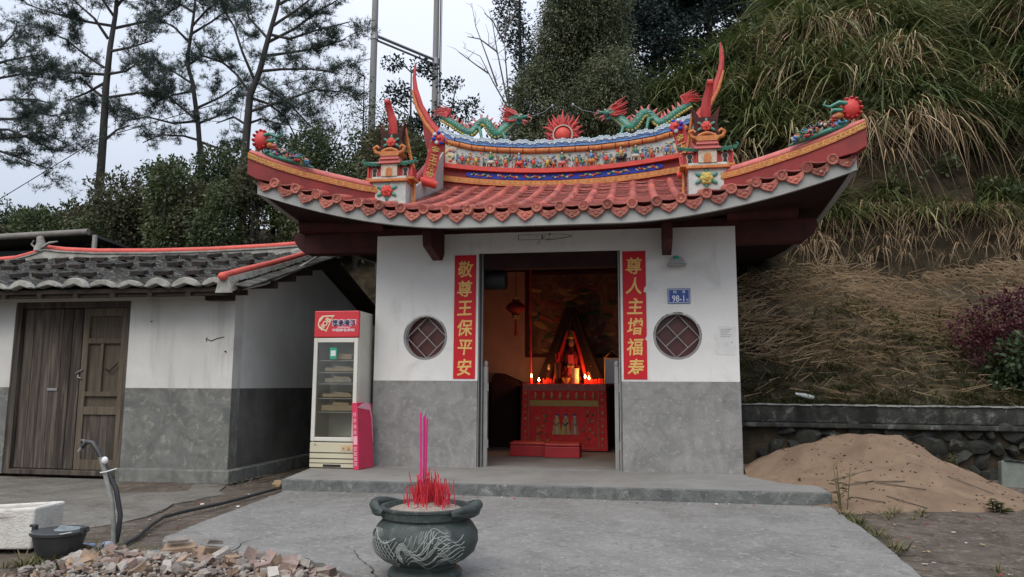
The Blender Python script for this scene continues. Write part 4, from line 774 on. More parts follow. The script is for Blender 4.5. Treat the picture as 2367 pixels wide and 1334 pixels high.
part('torn_flap', MB().prism([(0,.74),(.1,.78),(.2,.8),(.3,.77),(.35,.62),(.36,.3),(.34,.6),(.3,.7)], -.002, .002, 0, Mp @ Matrix.Translation((.042,0,0)) @ Matrix.Rotation(R(90),4,'Z')), PINKL, pb)
def glyph(mb, p0, s, M, seed):
    q = random.Random(seed)
    for k in range(3): mb.box((p0[0]-s/2,p0[1],p0[2]-s/2+k*s*.42),(p0[0]+s/2*q.uniform(.6,1),p0[1]+.002,p0[2]-s/2+k*s*.42+s*.13), 0, M)
    for k in range(2): xx = p0[0]-s*.3+k*s*.45; mb.box((xx,p0[1]-.0008,p0[2]-s/2),(xx+s*.13,p0[1]+.0015,p0[2]+s/2), 0, M)
for k in range(8):
    gm = MB(); glyph(gm, (.003,-.003,.66-k*.072 if k < 4 else .25-(k-4)*.06), .045, Mp, k); part('printed_mark', gm, PINKL, pb)
part('printed_label', MB().box((-.022,-.003,.3),(.03,-.001,.4),0,Mp), PINKL, pb)

# ------------------------------------------------------------------ shrine interior
al = thing('altar_table', (-.06,2.95,.204), 'altar table draped with a red embroidered cloth', 'altar')
part('table_top', MB().box((-.86,2.62,1.2),(.66,3.4,1.235)), MAROON, al, bevel=.005)
for x in (-.8,.56):
    for y in (2.72,3.3): part('leg', MB().box((x,y,.204),(x+.06,y+.06,1.2)), MAROON, al)
cl = MB(); n = 26; vs = []
for j in range(9):
    z = 1.25-1.03*j/8
    for i in range(n+1):
        x = -.74+1.32*i/n; vs.append((x*(1+.004*j), 2.6-.02*j/8-.012*math.sin(i*1.1+j*.3)*j/8, z))
cl.add(vs, [(j*(n+1)+i, (j+1)*(n+1)+i, (j+1)*(n+1)+i+1, j*(n+1)+i+1) for j in range(8) for i in range(n)]); cl.box((-.75,2.6,1.236),(.585,3.1,1.252))
acl = part('altar_cloth', cl, REDCL, al, smooth=60)
DPINK = mat('faded_pink_trim', (.5,.2,.17), (.4,.14,.12), 12, .8); GTR = mat('gold_thread', (.55,.36,.1), (.4,.25,.08), 50, .6); GRT = mat('green_thread', (.06,.16,.06), rough=.8); BLT = mat('blue_thread', (.06,.08,.2), rough=.8)
part('cloth_valance', MB().box((-.73,2.585,1.14),(.57,2.596,1.245)), DPINK, acl)
part('gold_fringe', MB().box((-.62,2.578,.90),(.46,2.5835,.99)), GTR, acl)
fg_ = MB()
for k in range(60): fg_.box((-.615+k*.018,2.574,.893+rng.uniform(0,.01)),(-.605+k*.018,2.5775,.985))
stuff(part('fringe_tassels', fg_, YEL, acl))
part('cloth_border', MB().box((-.645,2.572,.25),(-.635,2.5775,1.13)).box((.455,2.572,.25),(.465,2.5775,1.13)).box((-.634,2.572,.25),(.454,2.5775,.26)), DPINK, acl)
for k in range(8):
    em = MB(); x = -.53+.13*k; em.ell((x,2.575,1.05), (.022,.006,.04), 0, 8, 5).ell((x,2.573,1.1), (.013,.006,.015), 1, 7, 4).ell((x+.02,2.574,1.04), (.02,.005,.015), 2, 7, 4)
    part('embroidered_immortal', em, [GTR, CREAM, GRT], acl, smooth=60)
for k, (x, c) in enumerate(((-.19,0),(-.05,3),(.09,1))):
    em = MB(); em.prism([(x-.075,.46),(x+.07,.46),(x+.05,.62),(x+.035,.71),(x-.035,.71),(x-.055,.6)], 2.566, 2.5765, c); em.prism([(x-.012,.47),(x+.025,.47),(x+.015,.7),(x-.01,.7)], 2.562, 2.5655, 4 if k != 1 else 1)
    em.ell((x,2.566,.735), (.026,.01,.03), 4, 8, 6).ell((x,2.562,.77), (.03,.01,.016), 2, 8, 5).tube([(x-.05,2.563,.64),(x-.01,2.558,.6),(x+.04,2.563,.65)], .013, 5, 2 if k == 1 else 1)
    part('embroidered_figure', em, [GTR, DPINK, BLT, YEL, CREAM], acl, smooth=40)
em = MB()
for k in range(40):
    x = rng.choice((-.45,-.42,.3,.33))+rng.uniform(-.09,.09); z = rng.uniform(.3,.84); em.ell((x,2.572,z), (.03,.006,.014), rng.randrange(3), 6, 4, (0,rng.uniform(-1.5,1.5),0))
stuff(part('embroidered_trees', em, [GRT, GTR, DPINK], acl, smooth=60))
em = MB()
for k in range(9): em.ell((.52,2.574,.3+.1*k), (.022,.005,.022), k % 2, 7, 4); em.ell((-.69,2.574,.3+.1*k), (.022,.005,.022), (k+1) % 2, 7, 4)
part('embroidered_blossoms', em, [DPINK, GTR], acl, smooth=60)
for i, (x0, x1, y0, y1) in enumerate(((-.77,-.262,1.62,1.96),(-.255,.25,1.50,1.86))):
    kb = thing('kneeling_box', ((x0+x1)/2,(y0+y1)/2,.204), ['red vinyl kneeling box on the left in front of altar','red vinyl kneeling box on the right in front of altar'][i], 'kneeler', 'kneeling boxes')
    part('box', MB().box((x0,y0,.205),(x1,y1,.36)), VINYL, kb, bevel=.01); part('cushion', MB().box((x0-.005,y0-.008,.361),(x1+.005,y1+.005,.405)), VINYL, kb, bevel=.02)
sc2 = thing('side_cabinet', (-1.1,3.3,.204), 'dark low cabinet against shrine back wall left of altar', 'cabinet')
part('carcass', MB().box((-1.35,3.1,.205),(-.9,3.57,1.22)), BEAMD, sc2, bevel=.006); part('top', MB().prism([(-1.36,1.221),(-.88,1.221),(-.88,1.28),(-1.2,1.42),(-1.3,1.42)], 3.1, 3.56), BEAMD, sc2)
MUR = mat('mural_painting', (.2,.1,.06), (.07,.035,.03), 3.5, .7, .3, 12, distort=2.2, stain=[((.34,.22,.1), 4, .56, .7, .6), ((.05,.06,.05), 6, .55, .7, .7)])
mu = thing('mural_panel', (.05,3.56,1.75), 'dark framed landscape mural on the shrine back wall', 'mural')
part('picture', MB().box((-.78,3.55,1.76),(.86,3.58,3.13)), MUR, mu)
part('frame', MB().box((-.84,3.53,3.131),(.92,3.582,3.19)).box((-.84,3.53,1.7),(.92,3.582,1.759)).box((-.84,3.53,1.76),(-.781,3.582,3.13)).box((.861,3.53,1.76),(.92,3.582,3.13)), MAROON, mu, bevel=.006)
rm = MB()
for k in range(60): rm.ell((rng.uniform(-.7,.8),3.55,rng.uniform(1.8,2.9)), (rng.uniform(.05,.16),.012,rng.uniform(.02,.07)), k % 3, 9, 5, (0,rng.uniform(-.6,.6),0))
stuff(part('relief', rm, [mat('mural_ochre', (.3,.17,.08), rough=.7), mat('mural_green', (.05,.07,.04), rough=.7), mat('mural_red', (.2,.05,.04), rough=.7)], mu, smooth=60))
st = thing('deity_statue', (0,3.1,1.236), 'seated deity statue in red and gold robe on altar', 'statue')
rb_ = MB().lathe([(.17,0),(.18,.1),(.15,.25),(.13,.4),(.12,.52),(.06,.58),(.045,.62)], 16, (0,3.12,1.236)); 
for q in (-1,1): rb_.tube([(q*.12,3.1,1.72),(q*.19,3.04,1.55),(q*.08,2.95,1.5)], [.06,.055,.04], 8); rb_.ell((q*.1,3.0,1.33), (.08,.1,.07))
part('robe', rb_, [REDD], st, smooth=60)
part('head', MB().ell((0,3.08,1.93), (.06,.065,.08), 0, 12, 8).ell((0,3.015,1.92), (.012,.015,.014)).ell((-.05,3.08,1.93), (.014,.02,.025)).ell((.05,3.08,1.93), (.014,.02,.025)), mat('statue_face', (.3,.13,.08), rough=.4), st, smooth=70)
part('crown', MB().lathe([(.07,0),(.08,.03),(.06,.06),(.05,.12),(.02,.15)], 12, (0,3.1,1.98)).box((-.14,3.1,2.0),(.14,3.12,2.02)), GOLD, st, smooth=40)
part('gold_panel', MB().prism([(-.04,1.3),(.04,1.3),(.05,1.72),(-.05,1.72)], 2.955, 2.97), REDB, st)
part('hand', MB().ell((-.03,2.93,1.53), (.03,.025,.03)).ell((.03,2.93,1.53), (.03,.025,.03)), GOLD, st, smooth=60)
DRK = mat('dark_drape', (.022,.01,.01), (.012,.008,.008), 6, .9); DRR = mat('red_drape', (.5,.03,.02), (.4,.02,.015), 6, .7)
for q in (-1, 1):
    cu = MB(); vs = []
    for j in range(9):
        t = j/8; zc = 2.5-1.25*t; xc = q*(.03+.40*t**1.1)
        for i in range(7): vs.append((xc+q*(i/6-.5)*(.12+.2*t), 2.95+.025*math.sin(i*2.2)+.02*t, zc))
    cu.add(vs, [(j*7+i, j*7+7+i, j*7+8+i, j*7+1+i) for j in range(8) for i in range(6)])
    dp = thing('altar_drape', (q*.2,2.95,1.25), 'dark cloth drape hanging %s of the deity statue' % ('left' if q < 0 else 'right'), 'drape', 'altar drapes')
    part('cloth', cu, DRK, dp, smooth=60)
    part('red_lining', MB().tube([(q*.05,2.92,2.1),(q*.14,2.9,1.8),(q*.2,2.88,1.55),(q*.26,2.87,1.26)], [.015,.03,.035,.03], 6), DRR, dp, smooth=60)
for q, nm in ((-.36,'left'), (.3,'right')):
    ss = thing('small_statue', (q,3.0,1.236), 'small guardian figurine at the %s of the deity' % nm, 'figurine', 'altar figurines')
    part('robe', MB().lathe([(.06,0),(.065,.06),(.045,.18),(.02,.22)], 10, (q,3.0,1.253)), MAROON if q < 0 else ORANGE, ss, smooth=60); part('head', MB().ell((q,2.99,1.5), (.03,.03,.038)), CREAM, ss, smooth=60); part('hat', MB().lathe([(.045,0),(.03,.03),(.006,.07)], 10, (q,3.0,1.53)), GOLD, ss)
for i, (x, r, h, m_) in enumerate(((-.19,.055,.33,MAROON),(.09,.06,.24,CARD))):
    vz = thing('incense_vase', (x,2.72,1.253), ['tall dark incense vase on the altar','short clay incense vase on the altar'][i], 'vase')
    part('vessel', MB().lathe([(r*.9,0),(r,.02),(r*.95,h*.6),(r*1.05,h),(r*.9,h),(r*.8,h*.7),(.001,h*.7)], 14, (x,2.72,1.253)), m_, vz, smooth=40)
    part('joss_sticks', MB().tube([(x,2.72,1.4),(x-.03,2.72,1.72)], .005, 4).tube([(x+.02,2.72,1.4),(x+.03,2.72,1.68)], .005, 4).tube([(x,2.74,1.4),(x+.01,2.73,1.75)], .005, 4), INCR, vz)
bw = thing('offering_bowl', (-.05,2.7,1.253), 'small brass offering bowl between the altar vases', 'bowl'); part('bowl', MB().lathe([(.03,0),(.05,.03),(.075,.09),(.07,.09),(.045,.035),(.001,.03)], 14, (-.05,2.7,1.253)), GOLD, bw, smooth=40); part('foot_ring', MB().lathe([(.035,0),(.03,.006),(.001,.006)], 12, (-.05,2.7,1.2515)), GOLD, bw)
LIT = [(-.61,1.38,'tall lit red candle at the left end of the altar'),(-.49,1.32,'short lit candle second from left on altar'),(.25,1.37,'lit candle at right beside the red votive candles'),(.31,1.35,'lit candle rightmost of the two on altar right')]
for x, z, lab in LIT:
    c = thing('candle', (x,2.7,1.253), lab, 'candle', 'lit altar candles')
    part('wax', MB().tube([(x,2.7,1.254),(x,2.7,z-.035)], .016, 10), WAX, c, smooth=40)
    part('flame', MB().lathe([(.002,0),(.014,.012),(.012,.03),(.004,.05),(.001,.06)], 8, (x,2.7,z-.032)), FLAME, c, smooth=60)
    l = bpy.data.lights.new('candle_light', 'POINT'); l.energy = 2.4; l.color = (1,.36,.1); l.shadow_soft_size = .03; lo = bpy.data.objects.new('candle_light', l); col.objects.link(lo); lo.parent = c; lo.location = (0,-.09,z-1.253+.02)
for x0, n_, lab in ((-.42,9,'small red votive candle left of the altar vases'),(.27,13,'small red votive candle in the row at altar right')):
    for k in range(n_):
        x = x0+k*.022+rng.uniform(-.004,.004); y = 2.68+rng.uniform(-.03,.05); c = part('votive_candle', MB().tube([(x,y,1.254),(x,y,1.254+rng.uniform(.05,.085))], .008, 6), WAX); tag(c, lab, 'candle', 'votive candles at altar '+('left' if x0 < 0 else 'right'))
gl = thing('glass_lantern', (.66,2.95,1.236), 'glass-sided wire lantern with peaked roof at altar right', 'lantern')
lf = MB()
for x in (.55,.79):
    for y in (2.85,3.05): lf.tube([(x,y,1.236),(x,y,1.66)], .006, 5)
lf.tube([(.54,2.85,1.66),(.8,2.85,1.66)], .009, 5).tube([(.54,2.85,1.67),(.67,2.95,1.78),(.8,2.85,1.67)], .006, 5).tube([(.54,3.05,1.67),(.67,2.95,1.78),(.8,3.05,1.67)], .006, 5); part('wire_frame', lf, GOLD, gl); part('tray', MB().box((.54,2.84,1.2355),(.8,3.06,1.25)), BEAMD, gl); part('glass', MB().box((.555,2.852,1.255),(.785,2.855,1.65)), GLASS, gl)
ln = thing('hanging_lantern', (-.82,2.4,2.2), 'round red cloth lantern hanging left of the altar', 'lantern')
LAN = mat('lantern_cloth', (.3,.03,.02), (.22,.02,.018), 8, .7, transl=.2)
lb_ = MB(); pts = [(.06,.0)]+[(.06+.1*math.sin(math.pi*k/8),.03+.19*k/8) for k in range(9)]+[(.06,.25)]; lb_.lathe(pts, 20, (-.82,2.4,2.32)); part('shade', lb_, LAN, ln, smooth=60)
part('collar', MB().lathe([(.062,0),(.065,.04),(.062,.04)], 16, (-.82,2.4,2.57)).lathe([(.062,0),(.065,.05),(.062,.05)], 16, (-.82,2.4,2.27)), GOLD, ln); part('cord', MB().tube([(-.82,2.4,2.61),(-.82,2.4,3.2)], .005, 5), BLACK, ln); part('tassel', MB().tube([(-.82,2.4,2.27),(-.82,2.4,2.15),(-.82,2.4,2.0)], [.012,.02,.026], 8), DRR, ln)
rc = tag(part('hanging_red_cord', MB().tube([(-.64,2.9,1.25),(-.65,2.9,2.2),(-.66,2.9,3.19)], .014, 6), DRR), 'red cord hanging from ceiling left of mural', 'cloth')  # thin red cord hung from the ceiling
lt = tag(part('paper_scrap', MB().prism([(-.8,.207),(-.76,.207),(-.77,.25),(-.79,.24)], 2.5, 2.52), PAPERW), 'white paper scrap on the shrine floor left of altar', 'scrap')

# ------------------------------------------------------------------ stone censer with incense
CX, CY = -.2, -4.72
ce = thing('incense_burner', (CX,CY,.08), 'carved dark stone incense burner in the middle foreground', 'censer')
prof = [(q_[0]*.94, q_[1]) for q_ in [(.235,.0),(.24,.03),(.225,.05),(.195,.065),(.2,.085),(.27,.115),(.32,.155),(.342,.21),(.338,.265),(.31,.31),(.285,.335),(.272,.35),(.275,.357),(.29,.36),(.292,.40),(.3,.405),(.3,.418),(.27,.42),(.262,.4),(.25,.37),(.001,.36)]]
part('bowl', MB().lathe(prof, 64, (CX,CY,.08)), STONE, ce, smooth=40)
def rad(z):
    for (r0, z0), (r1, z1) in zip(prof, prof[1:]):
        if z0 <= z <= z1 and z1 > z0: return r0+(r1-r0)*(z-z0)/(z1-z0)
    return .3
part('ash_bed', MB().lathe([(.246,.385),(.2,.405),(.12,.425),(.05,.44),(.001,.445)], 32, (CX,CY,.08), cap=False), ASH, ce, smooth=60)
for q in (-1, 1):
    ea = MB(); th = [-.75+1.5*j/14 for j in range(15)]; base = math.pi if q < 0 else 0
    ea.tube([(CX+(.275+.045*math.cos(t*1.9))*math.cos(base+t), CY+(.275+.045*math.cos(t*1.9))*math.sin(base+t), .08+.395+.03*math.cos(t*1.9)) for t in th], [.012+.02*max(0,math.cos(t*1.9)) for t in th], 10)
    ea.tube([(CX+(.285+.02*math.cos(t*1.9))*math.cos(base+t), CY+(.285+.02*math.cos(t*1.9))*math.sin(base+t), .08+.392) for t in th], [.012+.02*max(0,math.cos(t*1.9)) for t in th], 10)
    part('ear_handle', ea, STONE, ce, smooth=50)
cv = MB()
def sp_(th, z, e=.002): r_ = rad(z)+e; return (CX+r_*math.cos(th), CY+r_*math.sin(th), .08+z)
def carve(pts, r=.0032): cv.tube([sp_(a, z) for a, z in pts], r, 4)
F = -math.pi/2
for k in range(9):     # dragon's flowing mane, front
    carve([(F-.1+.055*i, .12+.012*k+.035*math.sin(i*.55+k*.35)+.004*i*(k % 3)) for i in range(16)])
for k in range(7): carve([(F-.2+.1*k+.02*i, .2+.014*i+.01*math.sin(i+k)) for i in range(7)], .0028)
for (a0, a1) in ((F-1.15,F-.28),):    # scaly body, crossing nets
    for k in range(9): carve([(a0+(a1-a0)*k/9+.04*i, .12+.017*i) for i in range(9) if a0+(a1-a0)*k/9+.04*i < a1+.05], .0026)
    for k in range(11): carve([(a0+(a1-a0)*k/9-.04*i, .12+.017*i) for i in range(9) if a0-.05 < a0+(a1-a0)*k/9-.04*i < a1], .0026)
carve([(F-1.2+.06*i, .27+.03*math.sin(i*.4+.4)) for i in range(16)], .005); carve([(F-1.2+.06*i, .105+.02*math.sin(i*.5)) for i in range(16)], .004)
for k in range(8): carve([(F+.5+.08*i, .14+.018*k+.02*math.sin(i*.9+k)) for i in range(8)], .003)
for k in range(6): carve([(F+.15+.05*k, .25), (F+.17+.05*k, .29+.01*(k % 2)), (F+.2+.05*k, .315)], .003); carve([(F-.95+.05*k, .25), (F-.97+.05*k, .29), (F-1.0+.05*k, .31)], .003)
for k in range(5): carve([(F-.15+.12*math.cos(t*.5)*(1-k*.14), .19+.06*math.sin(t*.5)*(1-k*.14)) for t in range(10)], .003)
part('dragon_carving', cv, STONEL, ce)
ic = nrg.normal(0, 1, (190, 2))
sm = [MB().tube([(0,0,-.04),(0,0,h*.6),(dx,dy,h)], [.0034,.0032,.0026], 4).mesh('stick', INCR) for h, dx, dy in ((.1,.0,.004),(.14,.006,0),(.17,-.006,.003),(.12,0,-.005))]
def ashz(x, y): r_ = math.hypot(x-CX, y-CY); return .08+.385+.06*max(0, 1-r_/.26)
for k in range(190):
    x = CX+.0+ic[k,0]*.058+(.02 if k % 5 else .09); y = CY+ic[k,1]*.055
    if math.hypot(x-CX, y-CY) > .23: continue
    o = link('incense_stub', sm[k % 4], None, loc=(x,y,ashz(x,y)), rot=(rng.gauss(0,.11),rng.gauss(0,.13),rng.uniform(0,6)), scale=(1,1,rng.uniform(.5,1.3)))
    tag(o, 'short burnt red incense stub in the stone censer', 'incense', 'burnt incense stubs')
for k, (x, y, dx, lab) in enumerate(((-.228,-4.74,-.012,'leftmost of the long magenta incense sticks'),(-.219,-4.72,.0,'second long magenta incense stick from left'),(-.212,-4.75,-.004,'third long magenta incense stick from left'),(-.204,-4.73,.004,'rightmost of the long magenta incense sticks'))):
    i_ = thing('incense_stick', (x,y,.5), lab, 'incense', 'long burning incense sticks'); h = 1.06-.012*k
    part('stick', MB().tube([(x,y,.46),(x+dx*.5,y,.8),(x+dx,y,h)], .006, 5), INCP, i_); part('burnt_tip', MB().tube([(x+dx,y,h+.0005),(x+dx*1.05,y,h+.03)], [.004,.003], 5), GREY, i_)
for k in range(9):
    a = rng.uniform(0,6.28); x, y = CX+.12*math.cos(a), CY+.12*math.sin(a); b = rng.uniform(0,3.14)
    tag(part('fallen_stick', MB().tube([(x-.05*math.cos(b),y-.05*math.sin(b),ashz(x,y)+.006),(x+.05*math.cos(b),y+.05*math.sin(b),ashz(x,y)+.014)], .002, 4), INCR), 'spent incense stick lying on the censer ash', 'incense', 'fallen incense sticks')
TANB = mat('tan_brick', (.3,.21,.145), (.23,.165,.12), 9, .95, .5, 40, rnd=.2); PLASC = mat('plaster_chunk', (.42,.39,.35), (.3,.27,.24), 12, .95, .5, 40, rnd=.15)
def rock(seed, s=(1,1,1), cuts=7, d0=.55, d1=.8):
    q = random.Random(seed); mb = MB(); mb.ell((0,0,0), s, 0, 8, 5); v = []
    pl = [(Vector((q.uniform(-1,1),q.uniform(-1,1),q.uniform(-1,1))).normalized(), q.uniform(d0,d1)) for _ in range(cuts)]
    for p in mb.v:
        p = Vector((p[0]/s[0],p[1]/s[1],p[2]/s[2]))
        for n, d_ in pl:
            e = p.dot(n)-d_
            if e > 0: p = p-n*e
        v.append((p.x*s[0],p.y*s[1],p.z*s[2]))
    mb.v = v; return mb
# ------------------------------------------------------------------ low tiled house on the left
HX, HY, HR = -3.82, -.76, 1.45
hs = thing('tiled_house', (-6.3,.3,.07), 'low whitewashed house with dark tiled roof left of the temple', 'house')
def hz(y): return 2.38+(y+1.27)*(3.22-2.38)/(HR+1.27) if y <= HR else 3.22-(y-HR)*.3088
part('front_wall', MB().box((HX-1.44,HY,1.17),(HX,HY+.2,2.36)).box((-12,HY,1.17),(-6.93,HY+.2,2.36)).box((-6.93,HY,2.27),(HX-1.44,HY+.2,2.36)), WHITEO, hs)
part('front_dado', MB().box((HX-1.44,HY-.005,.08),(HX+.004,HY+.2,1.169)).box((-12,HY-.005,.08),(-6.93,HY+.2,1.169)), GREYO, hs, bevel=.005)
part('side_wall', MB().add([(HX,y,z) for y, z in ((HY+.201,1.17),(3.7,1.17),(3.7,hz(3.7)-.12),(HR,3.1),(HY+.201,2.42))]+[(HX-.2,y,z) for y, z in ((HY+.201,1.17),(3.7,1.17),(3.7,hz(3.7)-.12),(HR,3.1),(HY+.201,2.42))], [(0,1,2,3,4),(9,8,7,6,5)]+[(i,5+i,5+(i+1)%5,(i+1)%5) for i in range(5)]), mat('side_plaster_lightened', (.66,.655,.63), (.56,.555,.53), 1.4, .9, .15, 20, spec=.1), hs)  # side plaster lightened in colour to offset the temple's shade
part('side_dado', MB().box((HX-.2,HY+.201,.08),(HX+.004,3.7,1.169)), mat('side_dado_shaded', (.15,.145,.135), (.095,.09,.083), 2.5, .95, .4, 30, spec=.1), hs)  # darker than the front dado: the temple's shade put into its colour
part('plinth', MB().slab(ragged([(HX-1.4,HY-.14),(HX+.1,HY-.14),(HX+.12,HY+.2),(HX+.12,3.5),(HX-.05,3.5),(HX-.05,HY+.1),(HX-1.4,HY+.1)], .012, .15, 4), .04, .2), GREYO, hs, bevel=.01)
part('back_wall', MB().box((-12,3.5,.08),(HX-.2,3.7,2.5)), GREYO, hs)
# doors
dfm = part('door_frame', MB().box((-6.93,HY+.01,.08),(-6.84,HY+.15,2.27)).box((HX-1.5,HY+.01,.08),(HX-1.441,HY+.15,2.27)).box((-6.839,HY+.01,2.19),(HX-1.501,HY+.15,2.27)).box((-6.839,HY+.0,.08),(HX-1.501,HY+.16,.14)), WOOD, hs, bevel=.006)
xa, xb, xm = -6.835, HX-1.505, -5.97
dl = part('door_leaf', MB().box((xa,HY+.1,.145),(xm-.005,HY+.112,2.185)), WOODD, hs); dl['label'] = 'dark vertical plank door leaf'
pw = (xm-.006-xa)/6
for k in range(6):
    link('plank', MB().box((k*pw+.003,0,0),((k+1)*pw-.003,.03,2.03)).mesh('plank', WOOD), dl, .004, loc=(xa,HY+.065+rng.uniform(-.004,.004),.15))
part('bolt', MB().box((xa+.42,HY+.05,1.13),(xa+.56,HY+.062,1.16)), STEEL, dl)
dl2 = part('door_leaf', MB().box((xm+.005,HY+.1,.145),(xb,HY+.11,2.185)), WOODY, hs); dl2['label'] = 'yellowed panelled door leaf'
for x0, x1, z0, z1 in ((xm+.006,xm+.09,.146,2.184),(xb-.09,xb-.001,.146,2.184)): part('stile', MB().box((x0,HY+.06,z0),(x1,HY+.0995,z1)), WOODY, dl2, bevel=.004)
for z0, z1 in ((.146,.27),(.83,.93),(1.06,1.12),(1.73,1.8),(2.08,2.184)): part('rail', MB().box((xm+.091,HY+.06,z0),(xb-.091,HY+.0995,z1)), WOODY, dl2, bevel=.004)
part('muntin', MB().box((xm+.27,HY+.065,1.121),(xm+.31,HY+.0995,1.729)), WOODY, dl2, bevel=.003)
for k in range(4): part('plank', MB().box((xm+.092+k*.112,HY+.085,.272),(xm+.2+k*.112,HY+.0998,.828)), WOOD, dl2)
part('latch', MB().tube([(xm-.05,HY+.05,1.35),(xm,HY+.035,1.37),(xm+.05,HY+.05,1.4)], .009, 6).tube([(xm+.0,HY+.04,1.33),(xm+.0,HY+.03,1.3),(xm+.04,HY+.04,1.29)], .01, 6), STEEL, dl2)
part('chalk_mark', MB().prism([(xm+.36,1.4),(xm+.42,1.36),(xm+.54,1.47),(xm+.535,1.49),(xm+.42,1.385),(xm+.365,1.42)], HY+.056,HY+.0595), BEAMD, dl2)
part('wall_stain', MB().tube([(-4.2,HY-.001,1.78),(-4.12,HY-.001,1.75),(-4.05,HY-.001,1.78),(-3.95,HY-.001,1.8)], .008, 4).tube([(-4.18,HY-.001,1.8),(-4.19,HY-.001,1.74)], .006, 4), GREYO, hs)
part('nail', MB().tube([(-4.95,HY-.03,2.0),(-4.95,HY,2.0)], .006, 5).tube([(-3.92,HY-.02,1.62),(-3.92,HY,1.62)], .01, 6), BLACK, hs)
# roof
XL, XRt = -12.0, -3.5
rfd = part('roof', MB().add([(x,y,hz(y)-.03) for x in (XL,XRt) for y in (-1.25,HR,4.1)]+[(x,y,hz(y)-.08) for x in (XL,XRt) for y in (-1.25,HR,4.1)], [(0,3,4,1),(1,4,5,2),(6,7,10,9),(7,8,11,10),(0,6,9,3),(3,9,10,4),(4,10,11,5),(0,1,7,6),(1,2,8,7),(2,5,11,8)]), WOODD, hs)
rtb = MB(); P2 = .37; ncol = int((XRt-XL)/P2)
for k in range(ncol):
    for typ in (0, 1):
        xc = XRt-.1-k*P2-(P2/2 if typ else 0); y = -1.29
        if xc < -10.5: continue
        while y < HR-.05:
            j = rng.uniform(-.012,.012); z = hz(y)+(.012 if typ == 0 else .04)+rng.uniform(-.004,.006); z2 = hz(y+.13)+(-.006 if typ == 0 else .02)
            W = [(-.115,.03),(-.05,.0),(.05,.0),(.115,.03)] if typ == 0 else [(-.105,-.03),(-.05,.018),(.05,.018),(.105,-.03)]
            tl = rng.uniform(-.012,.012)
            vs = [(xc+a+j, y, z+b+a*tl*8) for a, b in W]+[(xc+a+j, y+.13, z2+b) for a, b in W]+[(xc+a+j, y, z+b-.014+a*tl*8) for a, b in W]
            rtb.add(vs, [(i,i+1,5+i,4+i) for i in range(3)]+[(8+i,9+i,1+i,i) for i in range(3)]); y += .062+rng.uniform(-.006,.006)
rto = part('roof_tiles', rtb, RTILE, rfd); rto['kind'] = 'stuff'
mcap = MB(); 
mc = [(-.17,-.03),(-.13,.02),(-.07,.055),(0,.066),(.07,.055),(.13,.02),(.17,-.03),(.12,-.035),(.0,.0),(-.12,-.035)]
mcap.prism(mc, 0, .1); mcm = mcap.mesh('eave_mortar', MORT)
for k in range(ncol-4):
    link('eave_mortar', mcm, rfd, .01, loc=(XRt-.1-P2/2-k*P2+rng.uniform(-.015,.015), -1.325+rng.uniform(-.01,.01), hz(-1.3)+.035+rng.uniform(-.008,.01)), rot=(rng.uniform(-.15,.1),rng.uniform(-.07,.07),rng.uniform(-.06,.06)), scale=(rng.uniform(.95,1.1),1,rng.uniform(.85,1.2)))
part('eave_board', MB().cbox((-7.6,-1.2,2.29), (8.1,.03,.05)).cbox((-7.6,-.9,2.33), (8.0,.06,.06)), WOODD, rfd)
for k in range(14): part('rafter', MB().cbox((-3.65-k*.5,-1.0,2.355), (.06,.55,.05), 0, (R(17),0,0)), WOODD, rfd)
part('beam_end', MB().cbox((-3.95,-.9,2.28), (.34,.12,.09)), WOODD, rfd, bevel=.01)
for k in range(5): part('purlin_end', MB().cbox((-3.6,-.55+k*.5,hz(-.55+k*.5)-.13), (.4,.09,.09)), WOODD, rfd)
rdg = [(-3.72,3.40),(-4.6,3.36),(-5.6,3.335),(-6.6,3.335),(-7.6,3.36),(-8.2,3.4),(-8.5,3.44),(-8.75,3.36),(-9.1,3.28),(-10.5,3.2)]
rm_ = MB(); vs = []
for x, z in rdg: vs += [(x,HR-.11,z-.26),(x,HR-.06,z-.03),(x,HR+.06,z-.03),(x,HR+.11,z-.26)]
rm_.add(vs, [(i*4+j, i*4+(j+1)%4, i*4+4+(j+1)%4, i*4+4+j) for i in range(len(rdg)-1) for j in range(4)]+[(0,1,2,3)]); rmo = part('ridge', rm_, MORT, hs, bevel=.01)
part('ridge_cap', MB().tube([(x,HR,z) for x, z in rdg], .045, 8), CORAL, rmo, smooth=50)
part('ridge_lip', MB().tube([(x,HR-.075,z-.045) for x, z in rdg], .018, 5), MORT, rmo)
part('broken_finial', MB().tube([(-8.62,HR-.05,3.38),(-8.6,HR-.05,3.5),(-8.63,HR-.05,3.62)], [.09,.07,.05], 8).tube([(-8.55,HR-.08,3.42),(-8.4,HR-.1,3.5),(-8.25,HR-.1,3.52)], [.03,.022,.01], 6).tube([(-8.68,HR-.05,3.42),(-8.78,HR-.05,3.5),(-8.74,HR-.05,3.56)], [.02,.015,.01], 6), MORT, rmo, smooth=60)
vg = [(-1.38,2.42),(-.9,2.56),(-.3,2.73),(.3,2.91),(.8,3.07),(1.12,3.2)]
vm_ = MB(); vs = []
for y, z in vg: vs += [(-3.72,y,z-.14),(-3.68,y,z+.03),(-3.58,y,z+.03),(-3.52,y,z-.14)]
vm_.add(vs, [(i*4+j, i*4+4+j, i*4+4+(j+1)%4, i*4+(j+1)%4) for i in range(len(vg)-1) for j in range(4)]+[(3,2,1,0),tuple(len(vs)-4+j for j in range(4))]); vo = part('verge_ridge', vm_, MORT, hs, bevel=.008)
part('ridge_cap', MB().tube([(-3.63,y,z+.05) for y, z in vg], .045, 8).ell((-3.63,-1.4,2.46), (.055,.06,.05)), CORAL, vo, smooth=50)
vt = MB()
